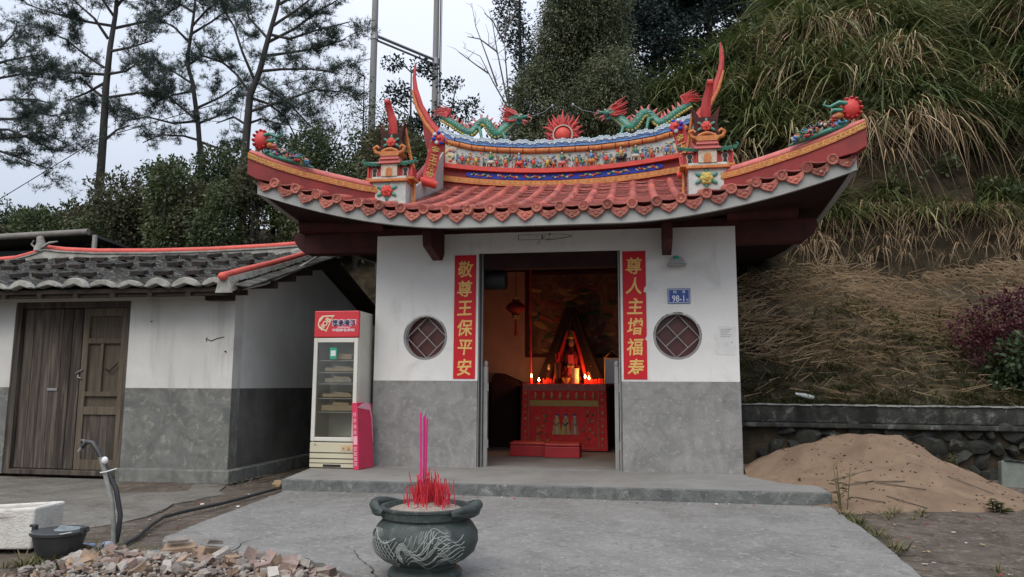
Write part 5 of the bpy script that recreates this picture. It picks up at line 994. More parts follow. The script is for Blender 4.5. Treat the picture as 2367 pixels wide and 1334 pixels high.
for k in range(52):
    y = -1.3+k*.054; vt.cbox((-3.42,y,hz(y)+.0), (.2,.1,.014), 0, (R(24),R(8),0))
vto = part('verge_tiles', vt, RTILE, vo); vto['kind'] = 'stuff'
part('roof_rubble', MB().ell((-3.9,HR-.15,3.22), (.25,.12,.08), 0, 9, 5).ell((-3.62,HR-.2,3.16), (.14,.1,.07), 0, 8, 5), MORT, rmo, smooth=30)
# bricks weighing the tiles down
bk = MB().box((-.105,-.05,0),(.105,.05,.055)).mesh('brick', BRICKD)
for row, y in enumerate((-.72,.08,.86)):
    for k in range(15):
        x = XRt-.55-k*P2*1.0-(.1 if row == 1 else 0)+rng.uniform(-.05,.05)
        if x > -4.0-.1*row or rng.random() < .08: continue
        yy = y+rng.uniform(-.05,.05)
        o = link('brick', bk, None, .004, loc=(x,yy,hz(yy)+.058), rot=(R(17)+rng.uniform(-.05,.05),rng.uniform(-.08,.08),rng.uniform(-.18,.18)), scale=(rng.uniform(.8,1.12),1,1))
        tag(o, ['dark brick in the lowest row on the house roof tiles','dark brick in the middle row on the house roof tiles','dark brick in the top row under the house roof ridge'][row], 'brick', 'bricks on the roof, row %s' % ('low','middle','top')[row])
tag(part('white_cable', MB().tube([(-3.25,1.0,3.28),(-3.35,.5,3.0),(-3.42,-.1,2.7),(-3.48,-.7,2.46),(-3.55,-1.1,2.35),(-3.7,-1.25,2.33)], .016, 6), mat('cable_white', (.45,.44,.41), rough=.6), smooth=60), 'pale cable sagging along the right edge of the house roof', 'cable')
shd = thing('shed', (-10.8,5.4,.05), 'dark lean-to shed roof behind the tiled house', 'shed')
part('roof_sheet', MB().add([(-16,4.35,4.22),(-10.42,4.66,4.42),(-9.6,6.6,4.0),(-16,6.6,3.9),(-16,4.35,4.16),(-10.42,4.66,4.36),(-9.6,6.6,3.94),(-16,6.6,3.84)], [(0,1,2,3),(7,6,5,4),(0,4,5,1),(1,5,6,2),(2,6,7,3),(3,7,4,0)]), mat('shed_sheet', (.05,.05,.05), (.03,.03,.03), 4, .8), shd)
part('edge_pipe', MB().tube([(-16,4.3,4.2),(-10.4,4.62,4.41)], .07, 8), mat('shed_pipe', (.2,.19,.17), (.14,.13,.12), 4, .7), shd, smooth=50)
part('wall', MB().box((-16,4.9,.05),(-10.0,5.1,4.1)), mat('shed_wall', (.03,.05,.045), (.02,.03,.03), 3, .9), shd); part('post', MB().tube([(-10.3,4.7,.05),(-10.3,4.7,4.35)], .05, 8), GREY, shd)

# ------------------------------------------------------------------ foreground left
fb_ = thing('styrofoam_box', (-3.4,-4.4,.066), 'battered white styrofoam box cut off at the left edge', 'box')
fm = MB(); o = [(-.3,-.17),(.27,-.19),(.29,.17),(-.3,.18)]; i_ = [(-.26,-.13),(.225,-.145),(.24,.13),(-.26,.14)]
vs = [(x*.93,y*.93,0) for x, y in o]+[(x,y,.27+.018*math.sin(7*x+3*y)) for x, y in o]+[(x,y,.272+.018*math.sin(7*x+3*y)) for x, y in i_]+[(x*.93,y*.93,.05) for x, y in i_]
fm.add(vs, [(3,2,1,0)]+[(i,(i+1)%4,4+(i+1)%4,4+i) for i in range(4)]+[(4+i,4+(i+1)%4,8+(i+1)%4,8+i) for i in range(4)]+[(8+i,8+(i+1)%4,12+(i+1)%4,12+i) for i in range(4)]+[(12,13,14,15)], 0, Matrix.Translation((-3.42,-4.36,.066)) @ Matrix.Rotation(R(12),4,'Z'))
part('tub', fm, FOAM, fb_, bevel=.014)
part('rim_lip', MB().cbox((-3.42,-4.53,.3), (.5,.035,.05), 0, (0,R(-3),R(12))), FOAM, fb_, bevel=.01)
bu = thing('plastic_bucket', (-2.8,-4.62,.035), 'black plastic bucket standing in front of styrofoam box', 'bucket')
part('shell', MB().lathe([(.115,0),(.12,.01),(.168,.19),(.168,.2),(.158,.2),(.112,.02),(.001,.02)], 28, (-2.8,-4.62,.035)), BPLAST, bu, smooth=40)
part('rim', MB().lathe([(.166,0),(.178,.005),(.178,.022),(.166,.026)], 28, (-2.8,-4.62,.215)), BPLAST, bu, smooth=40)
part('handle', MB().tube([(-2.97+.035*k,-4.78+.01*abs(k-5),.25-.022*math.sin(k/10*math.pi)) for k in range(11)], .004, 5), mat('wire_pale', (.4,.4,.38), rough=.5), bu)
for q in (-1,1): part('handle_lug', MB().cbox((-2.8+q*.185,-4.63,.245), (.03,.03,.045)).cbox((-2.8+q*.2,-4.63,.262), (.04,.025,.018)), BPLAST, bu, bevel=.004)
part('contents', MB().ell((-2.77,-4.6,.215), (.13,.11,.035), 0, 12, 6).cbox((-2.74,-4.6,.235), (.16,.1,.02), 0, (.2,.1,.4)), mat('grey_rag', (.22,.25,.26), (.13,.15,.16), 12, .9), bu, smooth=40)
sp2 = thing('standpipe', (-2.715,-4.15,.05), 'bent black hose standpipe tied to a grey stake', 'pipe')
part('stake', MB().tube([(-2.88,-4.17,.68),(-2.77,-4.17,.39),(-2.735,-4.17,.2),(-2.725,-4.17,.03)], .017, 8), mat('stake_grey', (.26,.26,.24), (.16,.16,.15), 14, .8), sp2, smooth=60)
part('hose', MB().tube([(-3.06,-4.15,.75),(-3.02,-4.15,.79),(-2.975,-4.15,.785),(-2.92,-4.15,.72),(-2.84,-4.15,.595),(-2.75,-4.15,.45),(-2.7,-4.15,.265),(-2.705,-4.15,.15),(-2.72,-4.15,.06)], .018, 8), BPLAST, sp2, smooth=60)
part('tap', MB().tube([(-3.06,-4.15,.75),(-3.085,-4.15,.715)], .012, 8).tube([(-3.04,-4.15,.77),(-3.05,-4.15,.80)], .006, 6).cbox((-3.055,-4.15,.803), (.035,.01,.008)), STEEL, sp2)
part('white_cap', MB().ell((-2.83,-4.19,.66), (.025,.02,.028)), PAPERW, sp2, smooth=60); part('tie', MB().tube([(-2.86,-4.19,.57),(-2.82,-4.195,.575),(-2.74,-4.17,.6)], .005, 5), PAPERW, sp2)
tag(part('black_hose', MB().tube([(-2.74,-4.42,.07),(-2.6,-4.25,.07),(-2.66,-4.0,.075),(-2.86,-3.55,.078),(-2.99,-3.2,.08),(-2.98,-2.9,.08),(-2.9,-2.4,.08),(-2.88,-2.0,.08),(-2.86,-1.6,.085),(-2.83,-1.3,.09),(-2.95,-.6,.09),(-3.3,.4,.09)], .016, 8), BPLAST, smooth=60), 'long black hose running across the yard to the temple step', 'hose')
tag(part('blue_rag', MB().cbox((-2.72,-4.4,.085), (.2,.06,.035), 0, (.1,.05,.35)).ell((-2.63,-4.36,.09), (.05,.035,.03)), mat('rag_blue', (.1,.2,.36), (.3,.36,.42), 14, .8), smooth=40), 'blue plastic rag tied at the end of the black hose', 'rag')
tag(part('yellow_stone', MB().add([(x*.075-2.83,y*.08-1.42,z*.06+.13) for x, y, z in rock(77, (1,1,1), 12).v], rock(77, (1,1,1), 12).f), mat('ochre_stone', (.27,.2,.115), (.2,.14,.085), 12, .9, .6), smooth=25), 'small ochre stone at left end of the temple step', 'stone')
def chunk(seed):
    q = random.Random(seed); mb = MB(); v = [(x+q.uniform(-.2,.2), y+q.uniform(-.16,.16), z+q.uniform(-.14,.14)) for x, y, z in [(-1,-.6,-.5),(1,-.6,-.5),(1,.6,-.5),(-1,.6,-.5),(-1,-.6,.5),(1,-.6,.5),(1,.6,.5),(-1,.6,.5)]]
    return mb.add(v, [(3,2,1,0),(4,5,6,7),(0,1,5,4),(1,2,6,5),(2,3,7,6),(3,0,4,7)])
ckb = [chunk(i).mesh('brick_chunk', (BRICKR, BRICKR, TANB, PLASC, BRICKR, TANB)[i]) for i in range(6)]; ckr = [rock(i, (1,.7,.55)).mesh('rubble_stone', RUBBLE, 25) for i in range(6)]
def hp(x, y):          # height of the rubble heap
    return .035+.06*max(0, 1-((x+1.7)/1.1)**2)*max(0, min(1, (-4.34-y)/.3))
nb = nr = 0
for k in range(560):
    x = rng.uniform(-2.75,-.65); y = rng.uniform(-5.05,-4.32)
    edge = -4.36 if x < -1.6 else -4.36-(x+1.6)*.36
    if y > edge-.03: continue
    s = rng.choice((.012,.015,.018,.022,.026,.03,.036,.045,.058))*rng.uniform(.8,1.2); z = hp(x,y)+s*.35+rng.uniform(0,.02)
    br = rng.random() < .42; me = (ckb if br else ckr)[k % 6]
    o = link('brick_chunk' if br else 'rubble_stone', me, None, .0 if not br else .003, loc=(x,y,z), rot=(rng.uniform(-.5,.5),rng.uniform(-.5,.5),rng.uniform(0,6.3)), scale=(s,s,s*rng.uniform(.7,1)))
    tag(o, 'broken brick or plaster piece in the foreground rubble heap' if br else 'grey mortar lump in the foreground rubble heap', 'brick' if br else 'rubble', 'broken bricks in the rubble' if br else 'mortar lumps in the rubble')
hpo = MB(); N_ = 40; hpo.add([(-3.0+2.8*i/N_, -5.5+1.25*j/20, (hp(-3.0+2.8*i/N_, -5.5+1.25*j/20) if -5.5+1.25*j/20 < -4.3 else .02)-.012+.012*math.sin(i*2.1+j*1.7)) for j in range(21) for i in range(N_+1)], [(j*(N_+1)+i, j*(N_+1)+i+1, (j+1)*(N_+1)+i+1, (j+1)*(N_+1)+i) for j in range(20) for i in range(N_)]); stuff(part('rubble_bed', hpo, DIRT, smooth=60), 'fine brown grit under the rubble heap', 'rubble')
gvl = MB()
for k in range(1500):
    x = rng.uniform(-2.9,-.35); y = rng.uniform(-5.2,-4.36)
    if y > (-4.36 if x < -1.6 else -4.36-(x+1.6)*.36)-.02: continue
    s = rng.uniform(.006,.018); gvl.cbox((x,y,hp(x,y)+s*.4), (s*2,s*rng.uniform(.8,1.6),s), rng.randrange(4), (rng.uniform(-.6,.6),rng.uniform(-.6,.6),rng.uniform(0,3)))
stuff(part('gravel', gvl, [RUBBLE, BRICKR, TANB, PLASC]), 'small brick and mortar crumbs among the rubble', 'gravel')
for k, (x, y, z, L_, b, lab) in enumerate(((-2.02,-4.46,.1,.2,.5,'long tan broken brick lying left on rubble heap'),(-1.7,-4.6,.13,.17,1.2,'tan broken brick standing on top of the rubble heap'),(-2.02,-4.34,.06,.2,.1,'flat grey slab fragment behind the rubble heap'))):
    bo = thing('brick_piece' if k < 2 else 'slab_fragment', (x,y,z-.05), lab, 'brick' if k < 2 else 'slab'); 
    M_ = Matrix.Translation((x,y,z)) @ Euler((.15,.2*k,b)).to_matrix().to_4x4()
    cm_ = chunk(50+k); part('body', MB().add([(a*L_/2,b_*.07,c*.07) for a, b_, c in cm_.v], cm_.f, 0, M_), TANB if k < 2 else CONC, bo, bevel=.006)
    part('mortar_face', MB().add([(a*L_/2*.7,b_*.05,c*.02+.075) for a, b_, c in cm_.v], cm_.f, 0, M_), RUBBLE, bo, bevel=.004)
lit = MB()
for k in range(170):
    if k < 90: x, y = rng.uniform(2.95,6.5), rng.uniform(-4.6,-1.5)
    elif k < 130: x, y = rng.uniform(-3.4,-2.6), rng.uniform(-4.2,-1.6)
    else: x, y = rng.uniform(-2.6,2.9), rng.uniform(-1.62,-1.5)
    a = rng.uniform(0,3.14); s = rng.uniform(.01,.035); z = (.086 if k >= 130 else gz(x,y)+.012)
    lit.cbox((x,y,z), (s,s*rng.uniform(.3,.8),.004), rng.choice((0,0,0,1,2)), (rng.uniform(-.3,.3),rng.uniform(-.3,.3),a))
stuff(part('litter', lit, [mat('dry_leaf', (.3,.22,.13), (.2,.14,.09), 20, .9), PAPERW, mat('firecracker_red', (.4,.04,.05), rough=.8)]), 'scattered dry leaves and paper scraps on the yard', 'litter')
tw = MB()
for k in range(420):
    x, y = rng.uniform(2.95,7), rng.uniform(-4.9,-1.4); a = rng.uniform(0,3.14); L_ = rng.uniform(.03,.16); z = gz(x,y)+.01
    tw.tube([(x,y,z),(x+L_*math.cos(a),y+L_*math.sin(a),z+rng.uniform(0,.012))], .003, 3)
for k in range(120):
    x, y = rng.uniform(-3.6,-2.9), rng.uniform(-1.3,-.2); a = rng.uniform(0,3.14); L_ = rng.uniform(.04,.2); tw.tube([(x,y,.08),(x+L_*math.cos(a),y+L_*math.sin(a),.1)], .003, 3)
stuff(part('dry_twigs', tw, mat('dull_twig', (.14,.115,.085), (.085,.07,.055), 9, .9)), 'dry stems strewn over bare dirt', 'twigs')

# ------------------------------------------------------------------ retaining wall, sand, block
rw_ = thing('retaining_wall', (5.6,1.5,.05), 'mossy stone retaining wall with concrete coping below the bank', 'wall')
part('coping', MB().add([(2.42,1.2,.76),(12,1.1,.72),(12,1.7,.72),(2.42,1.7,.76),(2.42,1.22,1.0),(12,1.12,.965),(12,1.7,.965),(2.42,1.7,1.0)], [(3,2,1,0),(4,5,6,7),(0,1,5,4),(1,2,6,5),(2,3,7,6),(3,0,4,7)]), CONCM, rw_, bevel=.015)
lm_ = MB()
for k in range(70):
    x = 2.45+k*.135; t = (x-2.42)/9.6; lm_.cbox((x,1.21-.1*t,.992-.035*t+rng.uniform(-.006,.003)), (.15,.03,rng.uniform(.012,.024)), 0, (rng.uniform(-.1,.1),rng.uniform(-.05,.05),rng.uniform(-.04,.04)))
stuff(part('lime_edge', lm_, LIMEW, rw_))
part('ledge', MB().add([(2.42,1.08,.70),(12,.98,.645),(12,1.4,.645),(2.42,1.4,.70),(2.42,1.1,.758),(12,1.0,.715),(12,1.4,.715),(2.42,1.4,.758)], [(3,2,1,0),(4,5,6,7),(0,1,5,4),(1,2,6,5),(2,3,7,6),(3,0,4,7)]), CONCM, rw_, bevel=.02)
core = part('core', MB().box((2.42,1.2,.0),(12,1.6,.7)), SOIL, rw_)
stm = [rock(100+i, (1.25,.8,1.05), 12, .38, .75).mesh('stone', STONEW, 30) for i in range(8)]
for row in range(4):
    x = 2.5+.1*row
    while x < 9.5:
        wd = rng.uniform(.13,.42); t = (x-2.42)/9.6
        link('stone', stm[rng.randrange(8)], rw_, loc=(x+wd/2,1.2-.1*t+rng.uniform(-.03,.03),.13+row*.165+rng.uniform(-.04,.04)), rot=(rng.uniform(-.3,.3),rng.uniform(-.6,.6),rng.uniform(-.4,.4)), scale=(wd*.58,.15,rng.uniform(.09,.15))); x += wd*.93
def sandz(x, y):
    a = [(-.1,.0),(2.3,.24),(2.75,.42),(3.05,.56),(3.35,.64),(4.1,.635),(4.4,.47),(4.75,.26),(5.2,.02)]; top = 0
    for (x0, z0), (x1, z1) in zip(a, a[1:]):
        if x0 <= x <= x1: top = z0+(z1-z0)*(x-x0)/(x1-x0)
    d_ = y-.25; f = max(0, 1-abs(d_)/(1.9 if d_ < 0 else 1.6))**1.05
    return top*f+.03+(.012*math.sin(x*9+y*7)+.022*math.sin(x*5.3-y*3.1+2*math.sin(y*2.3))+.014*math.sin(x*13+4*math.sin(y*3+x))*math.sin(y*11))*f+.006*math.sin(x*23-y*17)
sm_ = MB(); nx_, ny_ = 60, 50; sm_.add([(2.3+3.1*i/nx_, -1.9+3.1*j/ny_, sandz(2.3+3.1*i/nx_, -1.9+3.1*j/ny_)) for j in range(ny_+1) for i in range(nx_+1)], [(j*(nx_+1)+i, j*(nx_+1)+i+1, (j+1)*(nx_+1)+i+1, (j+1)*(nx_+1)+i) for j in range(ny_) for i in range(nx_)])
sp_o = tag(part('sand_pile', sm_, SAND, smooth=70), 'pile of tan building sand heaped against the retaining wall', 'sand pile'); sp_o['kind'] = 'thing'
sc3 = MB()
for k in range(220):
    x = rng.uniform(2.6,5.0); y = rng.uniform(-1.4,.3); s = rng.uniform(.006,.016)
    sc3.cbox((x,y,sandz(x,y)+.003), (s*2,s,s*.8), rng.randrange(2), (rng.uniform(-.5,.5),rng.uniform(-.5,.5),rng.uniform(0,3)))
for k in range(7):
    x = rng.uniform(3.0,4.6); y = rng.uniform(-1.3,-.2); a = rng.uniform(-.9,.4); L_ = rng.uniform(.15,.5); sc3.tube([(x,y,sandz(x,y)+.01),(x+L_*math.cos(a),y+L_*math.sin(a),sandz(x+L_*math.cos(a),y+L_*math.sin(a))+.012)], .006, 4, 2)
stuff(part('sand_debris', sc3, [SOIL, mat('sand_clod', (.2,.14,.1), rough=.95), MATS['dull_twig']]), 'dark clods and dry stems scattered on the sand', 'debris')
blk = thing('concrete_block', (5.38,.55,.05), 'grey-green concrete block leaning at the far right by the wall', 'block')
part('block', MB().cbox((5.4,.55,.2), (.27,.2,.32), 0, (R(-8),R(4),R(-12))), mat('green_concrete', (.17,.19,.17), (.12,.135,.12), 7, .9, .4, 50), blk, bevel=.02); part('chipped_top', MB().cbox((5.41,.52,.368), (.22,.15,.02), 0, (R(-8),R(4),R(-12))), CONCM, blk, bevel=.01)
for i, (x, z, lab) in enumerate(((4.75,.2,'dull red brick lying behind the sand pile'),(5.0,.12,'grey rubble lump between sand and concrete block'))):
    b_ = rock(300+i, (.13,.09,.07)); tag(part('stray_brick' if i == 0 else 'stray_lump', MB().add(b_.v, b_.f, 0, Matrix.Translation((x,.6,z))), BRICKR if i == 0 else RUBBLE, smooth=25), lab, 'brick' if i == 0 else 'rubble')
# ------------------------------------------------------------------ hillside
def interp(tab, v):
    if v <= tab[0][0]: return tab[0][1]
    for (a, b), (c, d_) in zip(tab, tab[1:]):
        if v <= c: return b+(d_-b)*(v-a)/(c-a)
    return tab[-1][1]
PR = [(4.2,2.9),(4.55,3.1),(4.75,4.35),(5.45,4.95),(5.65,6.0),(6.5,6.8),(6.7,7.6),(7.5,8.3),(7.65,8.9),(8.6,9.7),(12,12.8),(20,18),(60,34)]
PM = [(4.2,.05),(4.9,.1),(5.4,3.2),(8.1,7.6),(12,9.2),(20,11),(60,22)]
PL = [(4.2,.05),(5.0,.1),(5.7,3.4),(7,4.5),(9,5.2),(14,6.4),(30,9),(60,14)]
CREST = [(-8,30),(-2,9),(-.5,7.3),(1,7.7),(2,8.1),(3,8.6),(4,9.3),(5,10.3),(6,12),(8,18),(12,40)]
def ss(a, b, v): t = max(0, min(1, (v-a)/(b-a))); return t*t*(3-2*t)
def hill(x, y):
    l, m, r_ = interp(PL,y), interp(PM,y), interp(PR,y+.38*math.sin(x*1.35+.7*math.sin(x*2.7))*min(1, max(0,(y-4.75)/.5))); w = ss(-5.5,-.5,x); z = l+(m-l)*w; w2 = ss(1.5,3.6,x); z = z+(r_-z)*w2; z = min(z, interp(CREST,x)+.22*max(0,y-8.4)) if x > -3 else z
    return z+(.12*math.sin(x*1.7+y*.9)*math.sin(y*1.3-x*.6)+.22*math.sin(x*2.9+1.3*math.sin(y*2.1))*math.sin(y*3.1+x)*w2)*min(1, max(0, y-4.6))
hx = [-80,-50,-30]+[-22+i*.6 for i in range(68)]+[22,30,50,80]; hy = [4.2,4.4,4.55,4.7,4.85,5.0,5.2,5.4,5.6,5.8]+[6.1+i*.5 for i in range(24)]+[20,26,34,44,60,90]
nh = len(hx); hb_ = MB(); hb_.add([(x,y,hill(x,min(y,60))) for y in hy for x in hx], [(j*nh+i, j*nh+i+1, (j+1)*nh+i+1, (j+1)*nh+i) for j in range(len(hy)-1) for i in range(nh-1)])
struct(part('hillside', hb_, SOILD, smooth=60))
def bench(x, y): return 1.0-.0036*(x-2.4)+(y-1.5)*.76+.1*math.sin(x*2.3+y)*min(1, max(0, (y-1.5)))
tb_ = MB(); bx = [2.44+i*.3 for i in range(40)]+[18,26,40]; by = [1.3,1.5]+[1.7+i*.25 for i in range(11)]+[4.35]
tb_.add([(x,y,(.94 if y < 1.4 else bench(x,y)) if y < 4.3 else hill(x,4.35)) for y in by for x in bx], [(j*len(bx)+i, j*len(bx)+i+1, (j+1)*len(bx)+i+1, (j+1)*len(bx)+i) for j in range(len(by)-1) for i in range(len(bx)-1)])
tb_.add([(2.44,1.3,.0),(2.44,4.3,.0),(2.44,4.3,3.0),(2.44,1.3,.94)], [(0,1,2,3)])
struct(part('terrain', tb_, SOIL, smooth=60))
# grass tussocks, numpy-built
def tuft_variants(n, blades, L0, L1, spread, lean, wid, droop, seg=4):
    r_ = np.random.default_rng(n*7+blades); out_ = []
    for _ in range(n):
        a = r_.uniform(0, 2*np.pi, blades); q = r_.uniform(0, 1, blades)**.7; L = r_.uniform(L0, L1, blades); el = r_.uniform(.9, 1.5, blades)-q*lean
        d = np.stack([np.cos(a)*np.cos(el), np.sin(a)*np.cos(el), np.sin(el)], 1); root = np.stack([np.cos(a)*q*spread, np.sin(a)*q*spread, np.zeros(blades)], 1)
        s = np.linspace(0, 1, seg+1); side = np.stack([-np.sin(a+r_.uniform(-1,1,blades)), np.cos(a), np.zeros(blades)], 1); dr_ = r_.uniform(.4, 1.2, blades)*droop
        P = root[:,None]+d[:,None]*(L[:,None]*s[None])[:,:,None]; P[:,:,2] -= (dr_*L)[:,None]*s[None]**2.2; P[:,:,:2] += d[:,None,:2]*((dr_*L)[:,None]*s[None]**2*.35)[:,:,None]
        w_ = wid*r_.uniform(.6,1.3,blades)[:,None]*(1-s[None]**1.6*.92)
        V = np.stack([P-side[:,None]*w_[:,:,None], P+side[:,None]*w_[:,:,None]], 2)      # blades,seg+1,2,3
        out_.append(V.reshape(-1, 3))
    idx = np.arange(blades)[:,None,None]*(seg+1)*2+np.arange(seg)[None,:,None]*2; F = (idx+np.array([0,1,3,2])[None,None]).reshape(-1, 4)
    return out_, F
def scatter(name, pts, scales, variants, mat_, lean=(0,0), label=None, cat=None, parent=None):
    Vs, F = variants; out_v = []; out_f = []; o = 0; r_ = np.random.default_rng(3)
    for i, p in enumerate(pts):
        V = Vs[i % len(Vs)]*scales[i]; t = r_.uniform(0, 6.28); c, s = np.cos(t), np.sin(t)
        W = np.stack([V[:,0]*c-V[:,1]*s, V[:,0]*s+V[:,1]*c, V[:,2]], 1); W[:,0] += V[:,2]*lean[0]; W[:,1] += V[:,2]*lean[1]; W += p
        out_v.append(W); out_f.append(F+o); o += len(W)
    ob = raw(name, np.concatenate(out_v), np.concatenate(out_f), mat_, parent)
    if label: stuff(ob, label, cat)
    return ob
gv = tuft_variants(12, 60, .5, 1.2, .13, 1.0, .0165, .85, 5)
pts = []; 
for k in range(9000):
    x = rng.uniform(.2,14); y = 4.75+6.5*rng.random()**1.3
    if x < 2.2 and y < 5.9: continue
    if x > 1.1075+(y+9.3)*.56+1.2: continue
    dens = .5+.5*math.sin(x*1.9+y*.8)*math.sin(y*1.6-x*.7)
    if rng.random() < .9*(1-dens)**1.5: continue
    if x > 6.1 and y < 5.7+.3*math.sin(x*2.3) and rng.random() < .8: continue
    pts.append((x,y,hill(x,y)-.04))
    if len(pts) >= 1500: break
for k in range(150): x = rng.uniform(2.4,12); pts.append((x,4.72+rng.uniform(-.05,.12),hill(x,4.78)-.12))
scatter('hill_grass', pts, [rng.choice((.5,.7,.9,1.1,1.45))*rng.uniform(.85,1.15)*(.45 if p_[1] < 5.15 else 1) for p_ in pts], gv, GRASS, (0,-.3), 'tall drooping green and straw grass covering the hillside', 'grass')
bl = []
for k in range(70):
    x = rng.uniform(2.6,11); y = rng.uniform(4.9,9.0); bl.append(((x,y,hill(x,y)+.3), rng.uniform(.18,.42)))
_bp = np.concatenate([np.array(c)+nrg.normal(0,1,(90,3))*r_*np.array([.6,.5,.55]) for c, r_ in bl]); _bd = nrg.normal(0,1,_bp.shape)+np.array([0,-.6,.3])
BROAD = (_bp, _bd)
# dry hanging stems on the cut face
gh = tuft_variants(6, 40, .6, 1.25, .16, .6, .0125, 1.8, 5); ph = []
for k in range(330):
    x = rng.uniform(2.6,12); y0 = rng.choice((5.62,6.62,7.6)); y = y0-.38*math.sin(x*1.35+.7*math.sin(x*2.7))+rng.uniform(-.05,.3)
    if math.sin(x*3.1+y0*2)+math.sin(x*1.3+y0) > -.3: ph.append((x,y,hill(x,y)+.05))
for k in range(210): x = rng.uniform(2.4,12); y = rng.uniform(4.6,4.82); ph.append((x,y,hill(x,y)))
scatter('hanging_straw', ph, [rng.uniform(.6,1.1)*(.42 if p_[1] < 4.9 else 1) for p_ in ph], gh, STRAWM, (0,-.5), 'dry straw hanging over the dark cut bank', 'straw')
# cut straw lying on the terrace
N = 12000; X = nrg.uniform(2.5,10.5,N); Y = 1.5+2.9*nrg.random(N); keep = nrg.random(N) < np.where(Y > 2.2, .97, .25)*np.where((np.sin(X*2+Y*3) > -.7), 1, .35)
X, Y = X[keep], Y[keep]; N = len(X); Z = np.array([bench(a,b) for a, b in zip(X,Y)])+nrg.uniform(.01,.14,N); A = nrg.uniform(-1.57,1.57,N); L = nrg.uniform(.1,.42,N); T = nrg.normal(0,.25,N)
D = np.stack([np.cos(A)*L, np.sin(A)*L*.7, np.sin(A)*L*.7*.76+T*L*.6], 1); C0 = np.stack([X,Y,Z], 1); wd = nrg.uniform(.006,.012,N)[:,None]; up = np.array([[0,-.5,.86]])
V = np.stack([C0-up*wd, C0+D-up*wd*.6, C0+D+up*wd*.6, C0+up*wd], 1).reshape(-1,3)
stuff(raw('cut_straw', V, np.arange(N*4).reshape(-1,4), STRAWM), 'cut tan straw lying over the terrace slope', 'straw')
hv = tuft_variants(6, 20, .06, .15, .06, .9, .0065, .3, 2); ph = []
for k in range(1700):
    x = rng.uniform(2.5,10.5); y = 1.42+2.0*rng.random()**1.5
    ph.append((x,y,bench(x,y)+.02))
scatter('ground_herbs', ph, [rng.uniform(.6,1.5) for _ in ph], hv, HERB, (0,-.2), 'low green weeds covering the terrace above the wall', 'weeds')
wt = []
for k in range(120):
    x, y = rng.uniform(3.3,7), rng.uniform(-4.4,-1.3)
    if (math.sin(x*2.1+1)*math.sin(y*2.7)) > .35: wt.append((x,y,gz(x,y)))
for k in range(22): wt.append((2.9+rng.uniform(0,.1), rng.uniform(-3.4,-1.7), .05))
for k in range(70): wt.append((rng.uniform(-2.95,-2.2), rng.uniform(-4.95,-4.3), .05))
scatter('yard_weeds', wt, [rng.uniform(.5,1.1) for _ in wt], hv, HERB, (0,0), 'low weeds growing in the dirt beside the slab', 'weeds')
def weed(name, base, stems, h, label, cat='weed', mat_=HERB, lw=.014, ll=.14):
    t = thing(name, base, label, cat); q = random.Random(int(abs(base[0])*100)); st_ = MB(); lf_ = MB()
    for k in range(stems):
        a = q.uniform(0,6.28); hh = h*q.uniform(.6,1); dx, dy = .12*hh*math.cos(a), .12*hh*math.sin(a)+.0; P = [(base[0]+dx*t_+.03*math.cos(a),base[1]+dy*t_+.03*math.sin(a),base[2]-.02+(hh+.02)*t_) for t_ in (0,.3,.6,1)]
        st_.tube(P, [.006,.005,.004,.002], 5)
        for j in range(int(5+hh*9)):
            u = q.uniform(.15,1); p = Vector(P[0]).lerp(Vector(P[3]), u); b = q.uniform(0,6.28); l_ = ll*q.uniform(.5,1.1)*(1.1-.5*u); d_ = Vector((math.cos(b),math.sin(b),.5)); sd = Vector((-math.sin(b),math.cos(b),0))*lw
            m1 = p+d_*l_*.45; e = p+d_*l_-Vector((0,0,l_*.35)); lf_.add([p, m1-sd, e, m1+sd], [(0,1,2,3)])
    part('stem', st_, mat_, t); part('leaves', lf_, mat_, t); return t
weed('tall_weed', (3.0,-1.52,.06), 4, .46, 'tall dry weed at right corner of the temple step', mat_=mat('dry_weed', (.13,.1,.04), (.07,.07,.025), 20, .8))
weed('leafy_weed', (4.35,-1.5,.08), 9, .13, 'leafy green weed at foot of the sand pile', ll=.12, lw=.02)
weed('wall_weed', (4.85,.75,.3), 6, .14, 'small green weed growing at the retaining wall', ll=.1)
bg_ = thing('plastic_bottle', (3.25,1.55,1.05), 'pale plastic bottle lying on the terrace above the wall', 'bottle')
part('body', MB().tube([(3.22,1.5,1.12),(3.3,1.49,1.1),(3.42,1.47,1.07)], [.02,.035,.03], 8), mat('milky_plastic', (.45,.47,.47), rough=.4), bg_, smooth=50); part('cap', MB().tube([(3.19,1.5,1.13),(3.219,1.5,1.121)], .016, 8), PAPERW, bg_)
